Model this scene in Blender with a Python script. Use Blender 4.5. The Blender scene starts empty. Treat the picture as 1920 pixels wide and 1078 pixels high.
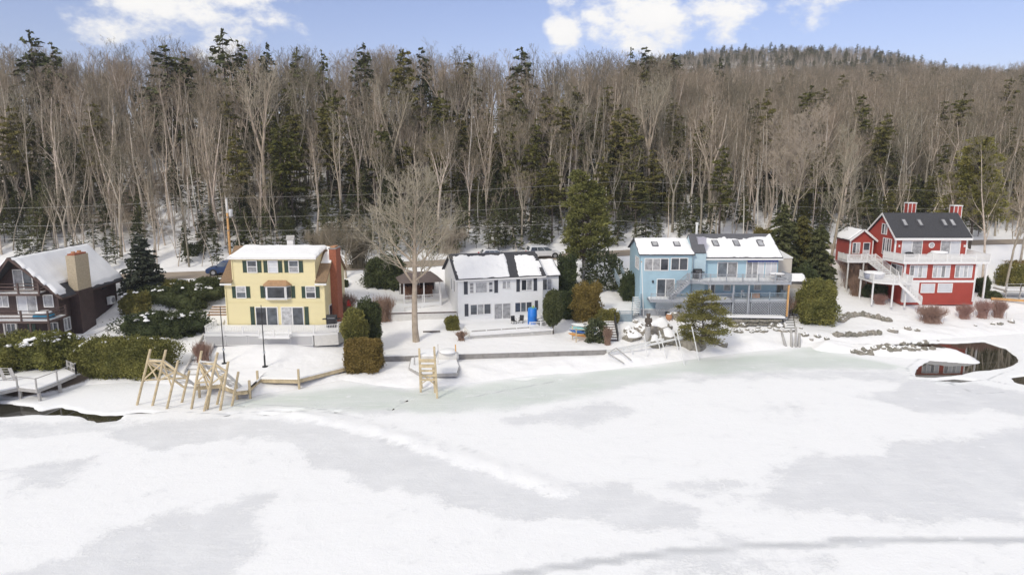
import bpy, math, random
import numpy as np
from mathutils import Vector, Matrix, noise
R = math.radians
random.seed(7)
SC = bpy.context.scene
COL = SC.collection

# ---------------------------------------------------------------- camera
CAM_H, PITCH, F = 20.0, 10.2, 1280.0
cd = bpy.data.cameras.new('camera'); cam = bpy.data.objects.new('camera', cd); COL.objects.link(cam)
cam.location = (0, 0, CAM_H); cam.rotation_euler = (R(90 - PITCH), 0, 0)
cd.sensor_width = 36; cd.lens = 24; cd.clip_start = 0.5; cd.clip_end = 6000
SC.camera = cam

# ---------------------------------------------------------------- light
SUN_EL, SUN_AZ = 38.0, 212.0          # azimuth clockwise from +Y : behind the camera, to the left
w = bpy.data.worlds.new('World'); SC.world = w; w.use_nodes = True
nt = w.node_tree; nt.nodes.clear()
def N(nt, t, **k):
    n = nt.nodes.new(t)
    for a, b in k.items(): setattr(n, a, b)
    return n
def math_node(nt, op, a, b=None, c=None, clamp=False):
    n = nt.nodes.new('ShaderNodeMath'); n.operation = op; n.use_clamp = clamp
    for i, s in enumerate((a, b, c)):
        if s is None: continue
        if isinstance(s, (int, float)): n.inputs[i].default_value = s
        else: nt.links.new(s, n.inputs[i])
    return n.outputs[0]
def mixc(nt, fac, a, b, mode='MIX'):
    n = nt.nodes.new('ShaderNodeMix'); n.data_type = 'RGBA'; n.blend_type = mode
    for s, i in ((fac, 0), (a, 6), (b, 7)):
        if isinstance(s, (int, float)): n.inputs[i].default_value = s
        elif isinstance(s, tuple): n.inputs[i].default_value = (*s, 1) if len(s) == 3 else s
        else: nt.links.new(s, n.inputs[i])
    return n.outputs[2]
out = N(nt, 'ShaderNodeOutputWorld'); bg = N(nt, 'ShaderNodeBackground'); bg.inputs[1].default_value = 0.12
sky = N(nt, 'ShaderNodeTexSky', sky_type='NISHITA', sun_disc=False, sun_elevation=R(SUN_EL), sun_rotation=R(SUN_AZ))
sky.altitude = 300; sky.air_density = 1.0; sky.dust_density = 0.3; sky.ozone_density = 3.0
tc = N(nt, 'ShaderNodeTexCoord'); sep = N(nt, 'ShaderNodeSeparateXYZ'); nt.links.new(tc.outputs['Generated'], sep.inputs[0])
az = math_node(nt, 'ARCTAN2', sep.outputs[0], sep.outputs[1]); el = math_node(nt, 'ARCSINE', sep.outputs[2])
nz = N(nt, 'ShaderNodeTexNoise'); nz.inputs['Scale'].default_value = 14.0; nz.inputs['Detail'].default_value = 9; nz.inputs['Roughness'].default_value = 0.62
mp = N(nt, 'ShaderNodeMapping'); mp.inputs['Scale'].default_value = (1, 1, 1.7); nt.links.new(tc.outputs['Generated'], mp.inputs[0]); nt.links.new(mp.outputs[0], nz.inputs['Vector'])
nzf = nz.outputs[0]
blob = None
# broken clouds low in the sky in front (azimuth, elevation, half widths in radians)
def sky_angle(px, py):
    v = Vector(((px - 960) / F, math.cos(R(PITCH)) + (539 - py) / F * math.sin(R(PITCH)), -math.sin(R(PITCH)) + (539 - py) / F * math.cos(R(PITCH)))).normalized()
    return math.atan2(v.x, v.y), math.asin(v.z)
for cx, cy, rx, ry in ((290, 0, 160, 90), (420, 15, 150, 84), (1062, 46, 50, 54), (1120, 30, 60, 44), (1200, 15, 110, 72), (1250, 50, 110, 56), (1345, 28, 95, 58), (1545, -2, 90, 46), (760, -150, 300, 70), (1800, -170, 260, 80)):
    a0, e0 = sky_angle(cx, cy); ra, re = rx / F * 0.82, ry / F
    dx = math_node(nt, 'DIVIDE', math_node(nt, 'SUBTRACT', az, a0), ra); dy = math_node(nt, 'DIVIDE', math_node(nt, 'SUBTRACT', el, e0), re)
    d = math_node(nt, 'SUBTRACT', 1.0, math_node(nt, 'ADD', math_node(nt, 'MULTIPLY', dx, dx), math_node(nt, 'MULTIPLY', dy, dy)))
    blob = d if blob is None else math_node(nt, 'MAXIMUM', blob, d)
# higher up a bright broken overcast, which gives the soft even light
nz2 = N(nt, 'ShaderNodeTexNoise'); nz2.inputs['Scale'].default_value = 3.2; nz2.inputs['Detail'].default_value = 7; nt.links.new(tc.outputs['Generated'], nz2.inputs['Vector'])
hi = math_node(nt, 'MULTIPLY', math_node(nt, 'SUBTRACT', el, R(22)), 4.0, clamp=True)
hic = math_node(nt, 'MULTIPLY', hi, math_node(nt, 'MULTIPLY_ADD', nz2.outputs[0], 5.0, -1.75, clamp=True))
cl = math_node(nt, 'ADD', math_node(nt, 'MAXIMUM', blob, -1.0), math_node(nt, 'MULTIPLY', math_node(nt, 'SUBTRACT', nzf, 0.50), 5.2))
cl = math_node(nt, 'MULTIPLY', cl, .85, clamp=True)
sm = N(nt, 'ShaderNodeMapRange', interpolation_type='SMOOTHSTEP'); nt.links.new(cl, sm.inputs[0])
cover = math_node(nt, 'MAXIMUM', math_node(nt, 'MULTIPLY', sm.outputs[0], 0.93), hic)
skyc = mixc(nt, 1.0, sky.outputs[0], (1.02, 0.83, 0.89), 'MULTIPLY')
ccol = mixc(nt, math_node(nt, 'MULTIPLY', nzf, 1.3, clamp=True), (6.3, 6.25, 6.2), (7.6, 7.35, 6.85))
nt.links.new(mixc(nt, cover, skyc, ccol), bg.inputs[0]); nt.links.new(bg.outputs[0], out.inputs[0])

sl = bpy.data.lights.new('sun', 'SUN'); sl.energy = 1.5; sl.angle = R(12); sl.color = (1, 0.94, 0.80)
so = bpy.data.objects.new('sun', sl); COL.objects.link(so)
_d = Vector((math.sin(R(SUN_AZ)) * math.cos(R(SUN_EL)), math.cos(R(SUN_AZ)) * math.cos(R(SUN_EL)), math.sin(R(SUN_EL))))
so.rotation_euler = _d.to_track_quat('Z', 'Y').to_euler(); so.location = _d * 200
SC.view_settings.view_transform = 'Standard'; SC.view_settings.look = 'None'; SC.view_settings.gamma = 1; SC.view_settings.use_curve_mapping = False
SC.view_settings.exposure = 0.46
SC.render.engine = 'CYCLES'
SC.cycles.max_bounces = 6; SC.cycles.diffuse_bounces = 3; SC.cycles.glossy_bounces = 3; SC.cycles.transparent_max_bounces = 8

# ---------------------------------------------------------------- helpers
def tag(o, label=None, cat=None, group=None, kind=None):
    for k, v in (('label', label), ('category', cat), ('group', group), ('kind', kind)):
        if v: o[k] = v
    return o
def thing(name, label, cat, loc=(0, 0, 0), rz=0.0, group=None, kind=None):
    o = bpy.data.objects.new(name, None); COL.objects.link(o); o.empty_display_size = 0.3
    o.location = loc; o.rotation_euler = (0, 0, rz)
    return tag(o, label, cat, group, kind)
def linkmesh(name, me, parent=None, loc=None, rz=None):
    o = bpy.data.objects.new(name, me); COL.objects.link(o)
    if parent is not None: o.parent = parent
    if loc is not None: o.location = loc
    if rz is not None: o.rotation_euler = (0, 0, rz)
    return o
def children(o): return [c for c in bpy.data.objects if c.parent == o]
def copy_tree(o, parent=None, kids=None):
    c = o.copy(); COL.objects.link(c)
    if parent is not None: c.parent = parent
    for ch in list(o.children): copy_tree(ch, c)
    return c

class MB:
    def __init__(s): s.v = []; s.f = []; s.m = []; s.mi = 0
    def add(s, vs, fs):
        b = len(s.v); s.v.extend(vs)
        for f in fs: s.f.append(tuple(b + i for i in f)); s.m.append(s.mi)
        return s
    def box(s, x0, x1, y0, y1, z0, z1):
        return s.add([(x0, y0, z0), (x1, y0, z0), (x1, y1, z0), (x0, y1, z0), (x0, y0, z1), (x1, y0, z1), (x1, y1, z1), (x0, y1, z1)],
                     [(0, 3, 2, 1), (4, 5, 6, 7), (0, 1, 5, 4), (1, 2, 6, 5), (2, 3, 7, 6), (3, 0, 4, 7)])
    def bar(s, p, q, w, h=None, up=(0, 0, 1)):
        h = w if h is None else h
        p = Vector(p); q = Vector(q); d = (q - p)
        if d.length < 1e-6: return s
        d.normalize(); u = Vector(up)
        if abs(d.dot(u)) > .98: u = Vector((0, 1, 0))
        a = d.cross(u).normalized() * (w / 2); b = a.cross(d).normalized() * (h / 2)
        vs = [tuple(e + sa * a + sb * b) for e in (p, q) for sa, sb in ((-1, -1), (1, -1), (1, 1), (-1, 1))]
        return s.add(vs, [(0, 3, 2, 1), (4, 5, 6, 7), (0, 1, 5, 4), (1, 2, 6, 5), (2, 3, 7, 6), (3, 0, 4, 7)])
    def tube(s, p, q, r0, r1=None, n=8, caps=True):
        r1 = r0 if r1 is None else r1
        p = Vector(p); q = Vector(q); d = (q - p).normalized()
        u = Vector((0, 0, 1)) if abs(d.z) < .9 else Vector((1, 0, 0))
        a = d.cross(u).normalized(); b = d.cross(a)
        vs = []
        for c, r in ((p, r0), (q, r1)):
            for i in range(n):
                t = 2 * math.pi * i / n; vs.append(tuple(c + a * (r * math.cos(t)) + b * (r * math.sin(t))))
        fs = [(i, (i + 1) % n, n + (i + 1) % n, n + i) for i in range(n)]
        if caps: fs += [tuple(range(n - 1, -1, -1)), tuple(range(n, 2 * n))]
        return s.add(vs, fs)
    def lathe(s, c, prof, n=16):
        vs = []; fs = []
        for r, z in prof:
            for i in range(n):
                t = 2 * math.pi * i / n; vs.append((c[0] + r * math.cos(t), c[1] + r * math.sin(t), c[2] + z))
        for k in range(len(prof) - 1):
            for i in range(n):
                fs.append((k * n + i, k * n + (i + 1) % n, (k + 1) * n + (i + 1) % n, (k + 1) * n + i))
        fs.append(tuple(range(n - 1, -1, -1))); fs.append(tuple((len(prof) - 1) * n + i for i in range(n)))
        return s.add(vs, fs)
    def prism_x(s, prof, x0, x1):       # prof: (y,z) outline, extruded along x
        n = len(prof); vs = [(x0, a, b) for a, b in prof] + [(x1, a, b) for a, b in prof]
        return s.add(vs, [tuple(range(n)), tuple(range(2 * n - 1, n - 1, -1))] + [(i, n + i, n + (i + 1) % n, (i + 1) % n) for i in range(n)])
    def prism_y(s, prof, y0, y1):
        n = len(prof); vs = [(a, y0, b) for a, b in prof] + [(a, y1, b) for a, b in prof]
        return s.add(vs, [tuple(range(n)), tuple(range(2 * n - 1, n - 1, -1))] + [(i, n + i, n + (i + 1) % n, (i + 1) % n) for i in range(n)])
    def prism_z(s, prof, z0, z1):
        n = len(prof); vs = [(a, b, z0) for a, b in prof] + [(a, b, z1) for a, b in prof]
        return s.add(vs, [tuple(range(n - 1, -1, -1)), tuple(range(n, 2 * n))] + [(i, (i + 1) % n, n + (i + 1) % n, n + i) for i in range(n)])
    def slab(s, p, u, v, th):            # parallelogram p,u,v with thickness down its normal
        p, u, v = Vector(p), Vector(u), Vector(v); n = u.cross(v).normalized() * th
        c = [p, p + u, p + u + v, p + v]
        return s.add([tuple(a - n) for a in c] + [tuple(a) for a in c], [(0, 3, 2, 1), (4, 5, 6, 7), (0, 1, 5, 4), (1, 2, 6, 5), (2, 3, 7, 6), (3, 0, 4, 7)])
    def mesh(s, name, mats, smooth=False):
        me = bpy.data.meshes.new(name); me.from_pydata(s.v, [], s.f)
        mats = mats if isinstance(mats, (list, tuple)) else [mats]
        for m in mats: me.materials.append(m)
        if len(mats) > 1: me.polygons.foreach_set('material_index', s.m)
        if smooth: me.polygons.foreach_set('use_smooth', [True] * len(s.f))
        me.update()
        return me
    def fix(s, me):
        import bmesh
        bm = bmesh.new(); bm.from_mesh(me); bmesh.ops.recalc_face_normals(bm, faces=bm.faces); bm.to_mesh(me); bm.free()
    def build(s, name, mat, parent=None, smooth=False, loc=None, rz=None):
        me = s.mesh(name, mat, smooth)
        if len(s.f) < 3000: s.fix(me)
        return linkmesh(name, me, parent, loc, rz)

# pixel of the photograph -> place in the world
def ray(px, py):
    dx, dy = (px - 960) / F, (539 - py) / F; c, s_ = math.cos(R(PITCH)), math.sin(R(PITCH))
    return Vector((dx, c + dy * s_, -s_ + dy * c))
def atz(px, py, z=0.0):
    r = ray(px, py); t = (z - CAM_H) / r.z; return Vector((r.x * t, r.y * t, z))
def atY(px, py, Y):
    r = ray(px, py); t = Y / r.y; return Vector((r.x * t, Y, CAM_H + r.z * t))
def sstep(a, b, x): 
    t = np.clip((x - a) / (b - a), 0, 1); return t * t * (3 - 2 * t)
# cheap numpy value noise
_rng = np.random.RandomState(3); _tab = _rng.rand(256, 256)
def vnoise(x, y, sc):
    x = np.asarray(x) * sc; y = np.asarray(y) * sc
    xi = np.floor(x).astype(int); yi = np.floor(y).astype(int); fx = x - xi; fy = y - yi
    fx = fx * fx * (3 - 2 * fx); fy = fy * fy * (3 - 2 * fy)
    g = lambda a, b: _tab[a & 255, b & 255]
    return (g(xi, yi) * (1 - fx) + g(xi + 1, yi) * fx) * (1 - fy) + (g(xi, yi + 1) * (1 - fx) + g(xi + 1, yi + 1) * fx) * fy - .5
def fnoise(x, y, sc, o=3):
    return sum(vnoise(x + 17.3 * i, y - 9.1 * i, sc * 2 ** i) / 2 ** i for i in range(o))

# ---------------------------------------------------------------- materials
MAT = {}
def mat(name, col, rough=0.8, var=0.12, scale=3.0, bump=0.0, bscale=20.0, lines=None, metal=0.0, col2=None, spec=None, rnd=0.0, thr=None, alpha=None):
    m = bpy.data.materials.new(name); m.use_nodes = True; nt = m.node_tree; b = nt.nodes['Principled BSDF']
    b.inputs['Roughness'].default_value = rough; b.inputs['Metallic'].default_value = metal
    if spec is not None: b.inputs['Specular IOR Level'].default_value = spec
    tc = N(nt, 'ShaderNodeTexCoord'); n = N(nt, 'ShaderNodeTexNoise'); n.inputs['Scale'].default_value = scale; n.inputs['Detail'].default_value = 6; n.inputs['Roughness'].default_value = .65
    nt.links.new(tc.outputs['Object'], n.inputs['Vector'])
    if col2 is None: c1 = tuple(x * (1 - var) for x in col); c2 = tuple(min(1, x * (1 + var)) for x in col)
    else: c1, c2 = col, col2
    fac = math_node(nt, 'MULTIPLY_ADD', n.outputs[0], 2.4 if thr is None else thr, -.7 if thr is None else (.5 - thr * .5), clamp=True)
    c = mixc(nt, fac, c1, c2)
    if rnd:
        oi = N(nt, 'ShaderNodeObjectInfo'); hs = N(nt, 'ShaderNodeHueSaturation'); nt.links.new(c, hs.inputs['Color'])
        nt.links.new(math_node(nt, 'MULTIPLY_ADD', oi.outputs['Random'], rnd * 2, 1 - rnd), hs.inputs['Value'])
        nt.links.new(math_node(nt, 'MULTIPLY_ADD', oi.outputs['Random'], -.03, .515), hs.inputs['Hue'])
        c = hs.outputs[0]
    nt.links.new(c, b.inputs['Base Color'])
    h = None
    if lines:                       # (axis, pitch, depth) siding boards or roofing courses
        ax, pitch, dep = lines; sp = N(nt, 'ShaderNodeSeparateXYZ'); nt.links.new(tc.outputs['Object'], sp.inputs[0])
        v = sp.outputs['XYZ'.index(ax)] if ax != 'XY' else math_node(nt, 'ADD', sp.outputs[0], sp.outputs[1])
        fr = math_node(nt, 'FRACT', math_node(nt, 'DIVIDE', v, pitch)); h = math_node(nt, 'MULTIPLY', fr, dep)
        dk = math_node(nt, 'LESS_THAN', fr, .1)
        nt.links.new(mixc(nt, math_node(nt, 'MULTIPLY', dk, .22), c, (0, 0, 0)), b.inputs['Base Color'])
    if bump or h is not None:
        bp = N(nt, 'ShaderNodeBump'); bp.inputs['Distance'].default_value = 1.0; bp.inputs['Strength'].default_value = 1.0
        if bump:
            n2 = N(nt, 'ShaderNodeTexNoise'); n2.inputs['Scale'].default_value = bscale; n2.inputs['Detail'].default_value = 5; nt.links.new(tc.outputs['Object'], n2.inputs['Vector'])
            hb = math_node(nt, 'MULTIPLY', n2.outputs[0], bump); h = hb if h is None else math_node(nt, 'ADD', h, hb)
        nt.links.new(h, bp.inputs['Height']); nt.links.new(bp.outputs[0], b.inputs['Normal'])
    MAT[name] = m; return m
snow = mat('snow', (.87, .865, .855), .75, .02, 1.2, .03, 3.0)
snowr = mat('roof_snow', (.88, .875, .865), .75, .02, 1.5, .02, 4.0)
white = mat('white_paint', (.78, .77, .75), .5, .04)
offwhite = mat('weathered_white_paint', (.66, .64, .60), .6, .08)
wsiding = mat('white_clapboard', (.86, .86, .84), .55, .03, 1.0, lines=('Z', .14, .012))
ysiding = mat('yellow_clapboard', (.81, .71, .41), .55, .03, 1.0, lines=('Z', .13, .010))
bsiding = mat('blue_clapboard', (.40, .57, .655), .6, .06, 1.0, lines=('Z', .15, .012))
rsiding = mat('red_clapboard', (.39, .055, .036), .6, .08, 1.2, lines=('Z', .15, .012))
csiding = mat('brown_stained_boards', (.060, .036, .032), .7, .25, 1.5, lines=('XY', .22, .014))
ctrim = mat('brown_weathered_trim', (.10, .065, .055), .7, .2)
beige = mat('beige_siding', (.55, .50, .43), .6, .04, 1.0, lines=('Z', .15, .01))
shutg = mat('dark_green_shutter', (.035, .065, .045), .5, .1, lines=('Z', .08, .01))
shutk = mat('slate_shutter', (.045, .05, .065), .5, .1, lines=('Z', .08, .01))
shingk = mat('dark_shingle', (.055, .055, .06), .9, .35, 9.0, .02, 30, lines=('Z', .10, .01))
shing = mat('grey_shingle', (.12, .12, .13), .9, .3, 9.0, .02, 30, lines=('Z', .12, .01))
shingb = mat('brown_shingle', (.25, .165, .095), .9, .35, 8.0, .02, 30, lines=('Z', .10, .01))
copper = mat('tan_copper_roof', (.40, .24, .13), .6, .2)
brick = mat('red_brick', (.36, .12, .065), .85, .25, 6.0, .01, 25, lines=('Z', .10, .012))
buff = mat('buff_brick', (.48, .40, .28), .85, .18, 5.0, .01, 20, lines=('Z', .20, .015))
concrete = mat('grey_concrete', (.27, .255, .24), .85, .2, 2.0, .01, 14)
stone = mat('fieldstone', (.25, .23, .19), .9, .45, 2.2, .06, 5.0, rnd=.2)
stoneb = mat('warm_fieldstone', (.30, .19, .11), .9, .4, 2.5, .05, 6.0)
road = mat('salted_road', (.33, .27, .21), .9, .18, .8, .01, 12)
yellowwood = mat('pressure_treated_pale_timber', (.53, .43, .27), .75, .35, 1.6, .01, 18)
greywood = mat('weathered_grey_timber', (.40, .385, .365), .8, .2, 3.0)
greyrail = mat('grey_painted_timber', (.33, .345, .37), .7, .14, 3.0)
bluerail = mat('blue_grey_boards', (.26, .32, .36), .7, .14, 3.0)
polewood = mat('new_utility_pole_wood', (.58, .33, .13), .8, .2, 2.0)
black = mat('black_metal', (.022, .022, .024), .45, .1)
blackc = mat('black_cover', (.02, .02, .022), .6, .1)
metal = mat('galvanised_metal', (.55, .56, .58), .4, .1, metal=.7)
wmetal = mat('white_metal', (.72, .72, .70), .4, .06)
tarpblue = mat('blue_vinyl', (.015, .18, .62), .4, .08, 2.0)
teal = mat('turquoise_cover', (.03, .25, .42), .5, .2)
glass = mat('window_glass', (.075, .085, .10), .08, .6, 1.3, spec=.8, rnd=.55)
glassc = mat('curtained_glass', (.34, .34, .345), .15, .5, 2.2, spec=.7, rnd=.35)
glassw = mat('white_blind_glass', (.60, .61, .63), .15, .1, 1.0, spec=.6)
rubber = mat('tyre_rubber', (.02, .02, .02), .8, .1)
rim = mat('alloy_rim', (.45, .45, .46), .35, .05, metal=.6)
carblue = mat('dark_blue_car_paint', (.02, .05, .14), .25, .05, spec=.7)
carwhite = mat('white_car_paint', (.75, .75, .75), .3, .02, spec=.6)
clay = mat('terracotta', (.48, .24, .12), .8, .15)
bearwood = mat('dark_carved_wood', (.10, .08, .065), .8, .3, 6.0, .02, 25)
firewood = mat('stacked_firewood', (.20, .10, .06), .9, .6, 7.0)
redplastic = mat('red_plastic', (.55, .03, .02), .4, .05)
bark = mat('hardwood_bark', (.30, .25, .19), .9, .3, 1.5, .02, 12, rnd=.42, col2=(.60, .53, .43))
twig = mat('bare_twigs', (.185, .152, .105), .9, .25, .25, rnd=.4, col2=(.36, .305, .22))
twigp = mat('pale_twigs', (.36, .315, .24), .9, .2, .4, rnd=.1)
barkp = mat('pale_bark', (.38, .32, .24), .9, .3, 1.5, .02, 12, rnd=.1)
birchb = mat('birch_bark', (.66, .62, .55), .8, .15, 2.0, rnd=.1)
barkd = mat('dark_conifer_bark', (.09, .07, .055), .9, .3, 2.0, rnd=.2)
needle = mat('hemlock_needles', (.042, .052, .021), .8, .4, .8, rnd=.35, col2=(.125, .13, .052), spec=.2)
needlel = mat('olive_needles', (.065, .07, .02), .8, .3, .7, rnd=.2, col2=(.20, .18, .055), spec=.2)
needlem = mat('mid_olive_needles', (.085, .095, .028), .8, .3, .6, rnd=.1, col2=(.25, .235, .075), spec=.2)
needlep = mat('pine_needles', (.12, .125, .03), .8, .3, .5, rnd=.2, col2=(.32, .28, .085), spec=.2)
hedgem = mat('hedge_leaves', (.07, .08, .022), .8, .3, .55, rnd=.12, col2=(.28, .255, .07), spec=.25)
hedged = mat('dark_hedge_leaves', (.035, .048, .020), .8, .4, .8, rnd=.15, col2=(.11, .125, .048), spec=.25)
golden = mat('bronze_evergreen_leaves', (.13, .10, .028), .8, .3, .8, rnd=.1, col2=(.27, .20, .06), spec=.2)
rhodo = mat('rhododendron_leaves', (.03, .045, .018), .6, .4, 1.2, rnd=.2, col2=(.10, .11, .05), spec=.4)
redtwig = mat('red_twigs', (.22, .12, .09), .9, .2, .6, rnd=.15, col2=(.38, .26, .20))
brownvine = mat('brown_vine', (.26, .17, .12), .9, .2, 2)
# ---------------------------------------------------------------- terrain
_sp = [(-700, 748), (-300, 750), (0, 748), (40, 748), (100, 738), (150, 722), (250, 716), (330, 722), (400, 738), (445, 744), (470, 745), (490, 738), (560, 728), (640, 712), (700, 722), (760, 728), (860, 720), (930, 713), (1000, 704), (1100, 698), (1200, 686), (1300, 673), (1400, 660), (1480, 652), (1540, 649), (1600, 645), (1700, 641), (1800, 633), (1920, 625), (2300, 606)]
_sw = [atz(a, b, 0) for a, b in _sp]; SX = np.array([p.x for p in _sw]); SY = np.array([p.y for p in _sw])
def shoreY(x): return np.interp(x, SX, SY)
RX = np.array([-90, -37, 4, 18, 45, 75, 110, 200, 420]); RYY = np.array([78, 88, 98, 101, 105, 109, 112, 118, 130.]); RZ = np.array([5.4, 6.0, 6.7, 7.1, 7.4, 7.7, 8, 9, 10.])
def roadY(x): return np.interp(x, RX, RYY)
def roadZ(x): return np.interp(x, RX, RZ)
LX = np.array([-60, -42, -30, -17, -13, 6, 11, 20, 34, 45, 60, 85.])
LT = np.array([0, 1, 3, 6, 10, 14, 20.])
LZ = np.array([[0, .35, .8, 1.3, 1.9, 2.2, 3.0], [0, .3, .7, 1.2, 1.9, 2.4, 3.4], [0, .3, .75, 1.05, 1.9, 2.3, 3.4], [0, .35, .7, 1.0, 1.6, 2.2, 3.4],
               [0, .3, .5, .88, .95, 1.5, 2.6], [0, .3, .5, .86, .86, .98, 2.4], [0, .35, .7, 1.1, 1.5, 2.2, 3.2], [0, .4, .9, 1.5, 2.1, 2.6, 4.0],
               [0, .4, .9, 1.4, 2.0, 2.6, 4.2], [0, .35, .7, 1.0, 1.5, 2.1, 3.2], [0, .3, .6, 1.0, 2.1, 2.55, 3.1], [0, .3, .6, 1.0, 2.1, 2.55, 3.1]])
def lotZ(x, t):
    x = np.asarray(x, float); t = np.asarray(t, float)
    cols = [np.interp(x, LX, LZ[:, k]) for k in range(len(LT))]
    r = np.zeros(np.broadcast(x, t).shape); tt = np.clip(t, 0, 20)
    for k in range(len(LT) - 1):
        m = (tt >= LT[k]) & (tt <= LT[k + 1]); f = (tt - LT[k]) / (LT[k + 1] - LT[k]); r = np.where(m, cols[k] * (1 - f) + cols[k + 1] * f, r)
    return r
def hillZ(x, s):
    L = np.interp(s, [0, 3, 12, 25, 52, 90, 300, 900], [0, .3, 4.0, 9.5, 18.5, 20.5, 23, 28])
    Rr = np.interp(s, [0, 4, 12, 60, 130, 210, 400, 900], [0, .2, 2, 14, 26, 37, 40, 56])
    k = sstep(5, 75, x - s * .1); return L * (1 - k) + Rr * k
# sea wall line in front of the white house
WA, WB = atz(712, 668, 1.0), atz(1138, 655, 1.0)
def wallY(x): return WA.y + (x - WA.x) / (WB.x - WA.x) * (WB.y - WA.y)
def G(x, y):
    x = np.asarray(x, float); y = np.asarray(y, float)
    t = y - shoreY(x); ry = roadY(x); rz = roadZ(x)
    z = lotZ(x, t)
    near = np.where(t < 0, np.maximum(-1.2, t * .45), z)
    k = np.clip((t - 20) / np.maximum(ry - 4 - shoreY(x) - 20, 1), 0, 1)
    z20 = lotZ(x, 20); mid = z20 + (rz - z20) * (k * .7 + .3 * k * k)
    z = np.where(t > 20, mid, near)
    s = y - (ry + 4.5)
    z = np.where(y > ry - 4, rz, z); z = np.where(s > 0, rz + hillZ(x, s), z)
    # lawn is level behind the sea wall
    win = sstep(WA.x - .2, WA.x + .3, x) * (1 - sstep(WB.x - .3, WB.x + .4, x)); wy = wallY(x)
    z = np.where((win > .5) & (t > 0) & (y < wy + .12), np.minimum(z, .25 + .35 * sstep(0, 3, t) - .15 * sstep(-1.5, 0, y - wy)), z)
    z = np.where((win > .5) & (y >= wy + .12) & (y < wy + 7), np.maximum(z, .88), z)
    amp = np.where(t < 5, sstep(-.3, 1.5, t) * (1 - sstep(2.5, 5, t) * .7), .3) * .34 * np.where(np.abs(y - ry) < 4.5, 0, 1)
    amp = np.where((win > .5) & (y > wy - .4) & (y < wy + 8), .05, amp)
    z = z + amp * fnoise(x, y, .55, 3) + np.where(s > 2, 1.6, 0) * fnoise(x, y, .06, 2) * np.clip(s / 20, 0, 1)
    # rock jetty
    jx, jy = (x - JC.x), (y - JC.y); al = jx * JD.x + jy * JD.y; ac = -jx * JD.y + jy * JD.x
    jb = (1.0 + .5 * fnoise(x, y, .8, 2)) * (1 - sstep(6.5, 8.8, np.abs(al))) * (1 - sstep(.4, 2.3, np.abs(ac + .05 * al))) * .95 - .3
    z = np.where((t < 2) & (jb > z) & (jb > -.25), jb, z)
    # far hill
    hx, hy = (x - 245) / 205, (y - 760) / 260
    z = z + 68 * np.exp(-(hx * hx) ** 1.7 - hy * hy) * sstep(380, 560, y) * (1 + .09 * fnoise(x, y, .012, 3))
    z = z - 16 * sstep(900, 1400, y) - 30 * sstep(300, 430, y) * np.exp(-(((x - 100) / 900) ** 2)) * 0
    return z
_j0, _j1 = atz(1570, 652, .2), atz(1775, 664, .2); JC = (_j0 + _j1) / 2; JD = (_j1 - _j0).normalized()
def Gz(x, y): return float(G(x, y))
def gp(px, py, extra=0.0):
    """point of the ground seen at this pixel"""
    r = ray(px, py); y = 50.0
    while y < 600:
        t = y / r.y
        if CAM_H + r.z * t <= Gz(r.x * t, y) + extra: break
        y += .15
    t = y / r.y; return Vector((r.x * t, y, Gz(r.x * t, y) + extra))

def grid_mesh(name, xs, ys, zf, mats, attr=None):
    X, Y = np.meshgrid(xs, ys); Z = zf(X, Y); nx, ny = len(xs), len(ys)
    v = np.stack([X, Y, Z], -1).reshape(-1, 3).astype(np.float32)
    i = np.arange(nx * ny).reshape(ny, nx); q = np.stack([i[:-1, :-1], i[:-1, 1:], i[1:, 1:], i[1:, :-1]], -1).reshape(-1, 4)
    me = bpy.data.meshes.new(name); me.vertices.add(len(v)); me.vertices.foreach_set('co', v.ravel())
    me.loops.add(q.size); me.loops.foreach_set('vertex_index', q.ravel().astype(np.int32))
    me.polygons.add(len(q)); me.polygons.foreach_set('loop_start', np.arange(0, q.size, 4, dtype=np.int32)); me.polygons.foreach_set('loop_total', np.full(len(q), 4, dtype=np.int32))
    me.polygons.foreach_set('use_smooth', np.ones(len(q), bool)); me.materials.append(mats); me.update(calc_edges=True); me.validate()
    if attr:
        for an, af in attr.items():
            a = me.attributes.new(an, 'FLOAT', 'POINT'); a.data.foreach_set('value', af(X, Y).ravel().astype(np.float32))
    return me
xs = np.unique(np.concatenate([np.arange(-900, -260, 20), np.arange(-260, -66, 4), np.arange(-66, 84, .45), np.arange(84, 420, 4), np.arange(420, 1500, 20)]))
ys = np.unique(np.concatenate([np.arange(48, 100, .3), np.arange(100, 130, .8), np.arange(130, 360, 4), np.arange(360, 1000, 8), np.arange(1000, 1500, 40)]))
gm = bpy.data.materials.new('snowy_ground'); gm.use_nodes = True; nt = gm.node_tree; b = nt.nodes['Principled BSDF']; b.inputs['Roughness'].default_value = .8
ge = N(nt, 'ShaderNodeNewGeometry'); at_ = N(nt, 'ShaderNodeAttribute', attribute_name='woods')
n1 = N(nt, 'ShaderNodeTexNoise'); n1.inputs['Scale'].default_value = .8; n1.inputs['Detail'].default_value = 8; n1.inputs['Roughness'].default_value = .7; nt.links.new(ge.outputs['Position'], n1.inputs['Vector'])
n2 = N(nt, 'ShaderNodeTexNoise'); n2.inputs['Scale'].default_value = .07; n2.inputs['Detail'].default_value = 3; nt.links.new(ge.outputs['Position'], n2.inputs['Vector'])
lit = math_node(nt, 'MULTIPLY', math_node(nt, 'MULTIPLY_ADD', math_node(nt, 'ADD', n1.outputs[0], n2.outputs[0]), 6, -5.25, clamp=True), at_.outputs['Fac'])
at2 = N(nt, 'ShaderNodeAttribute', attribute_name='bare')
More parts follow.
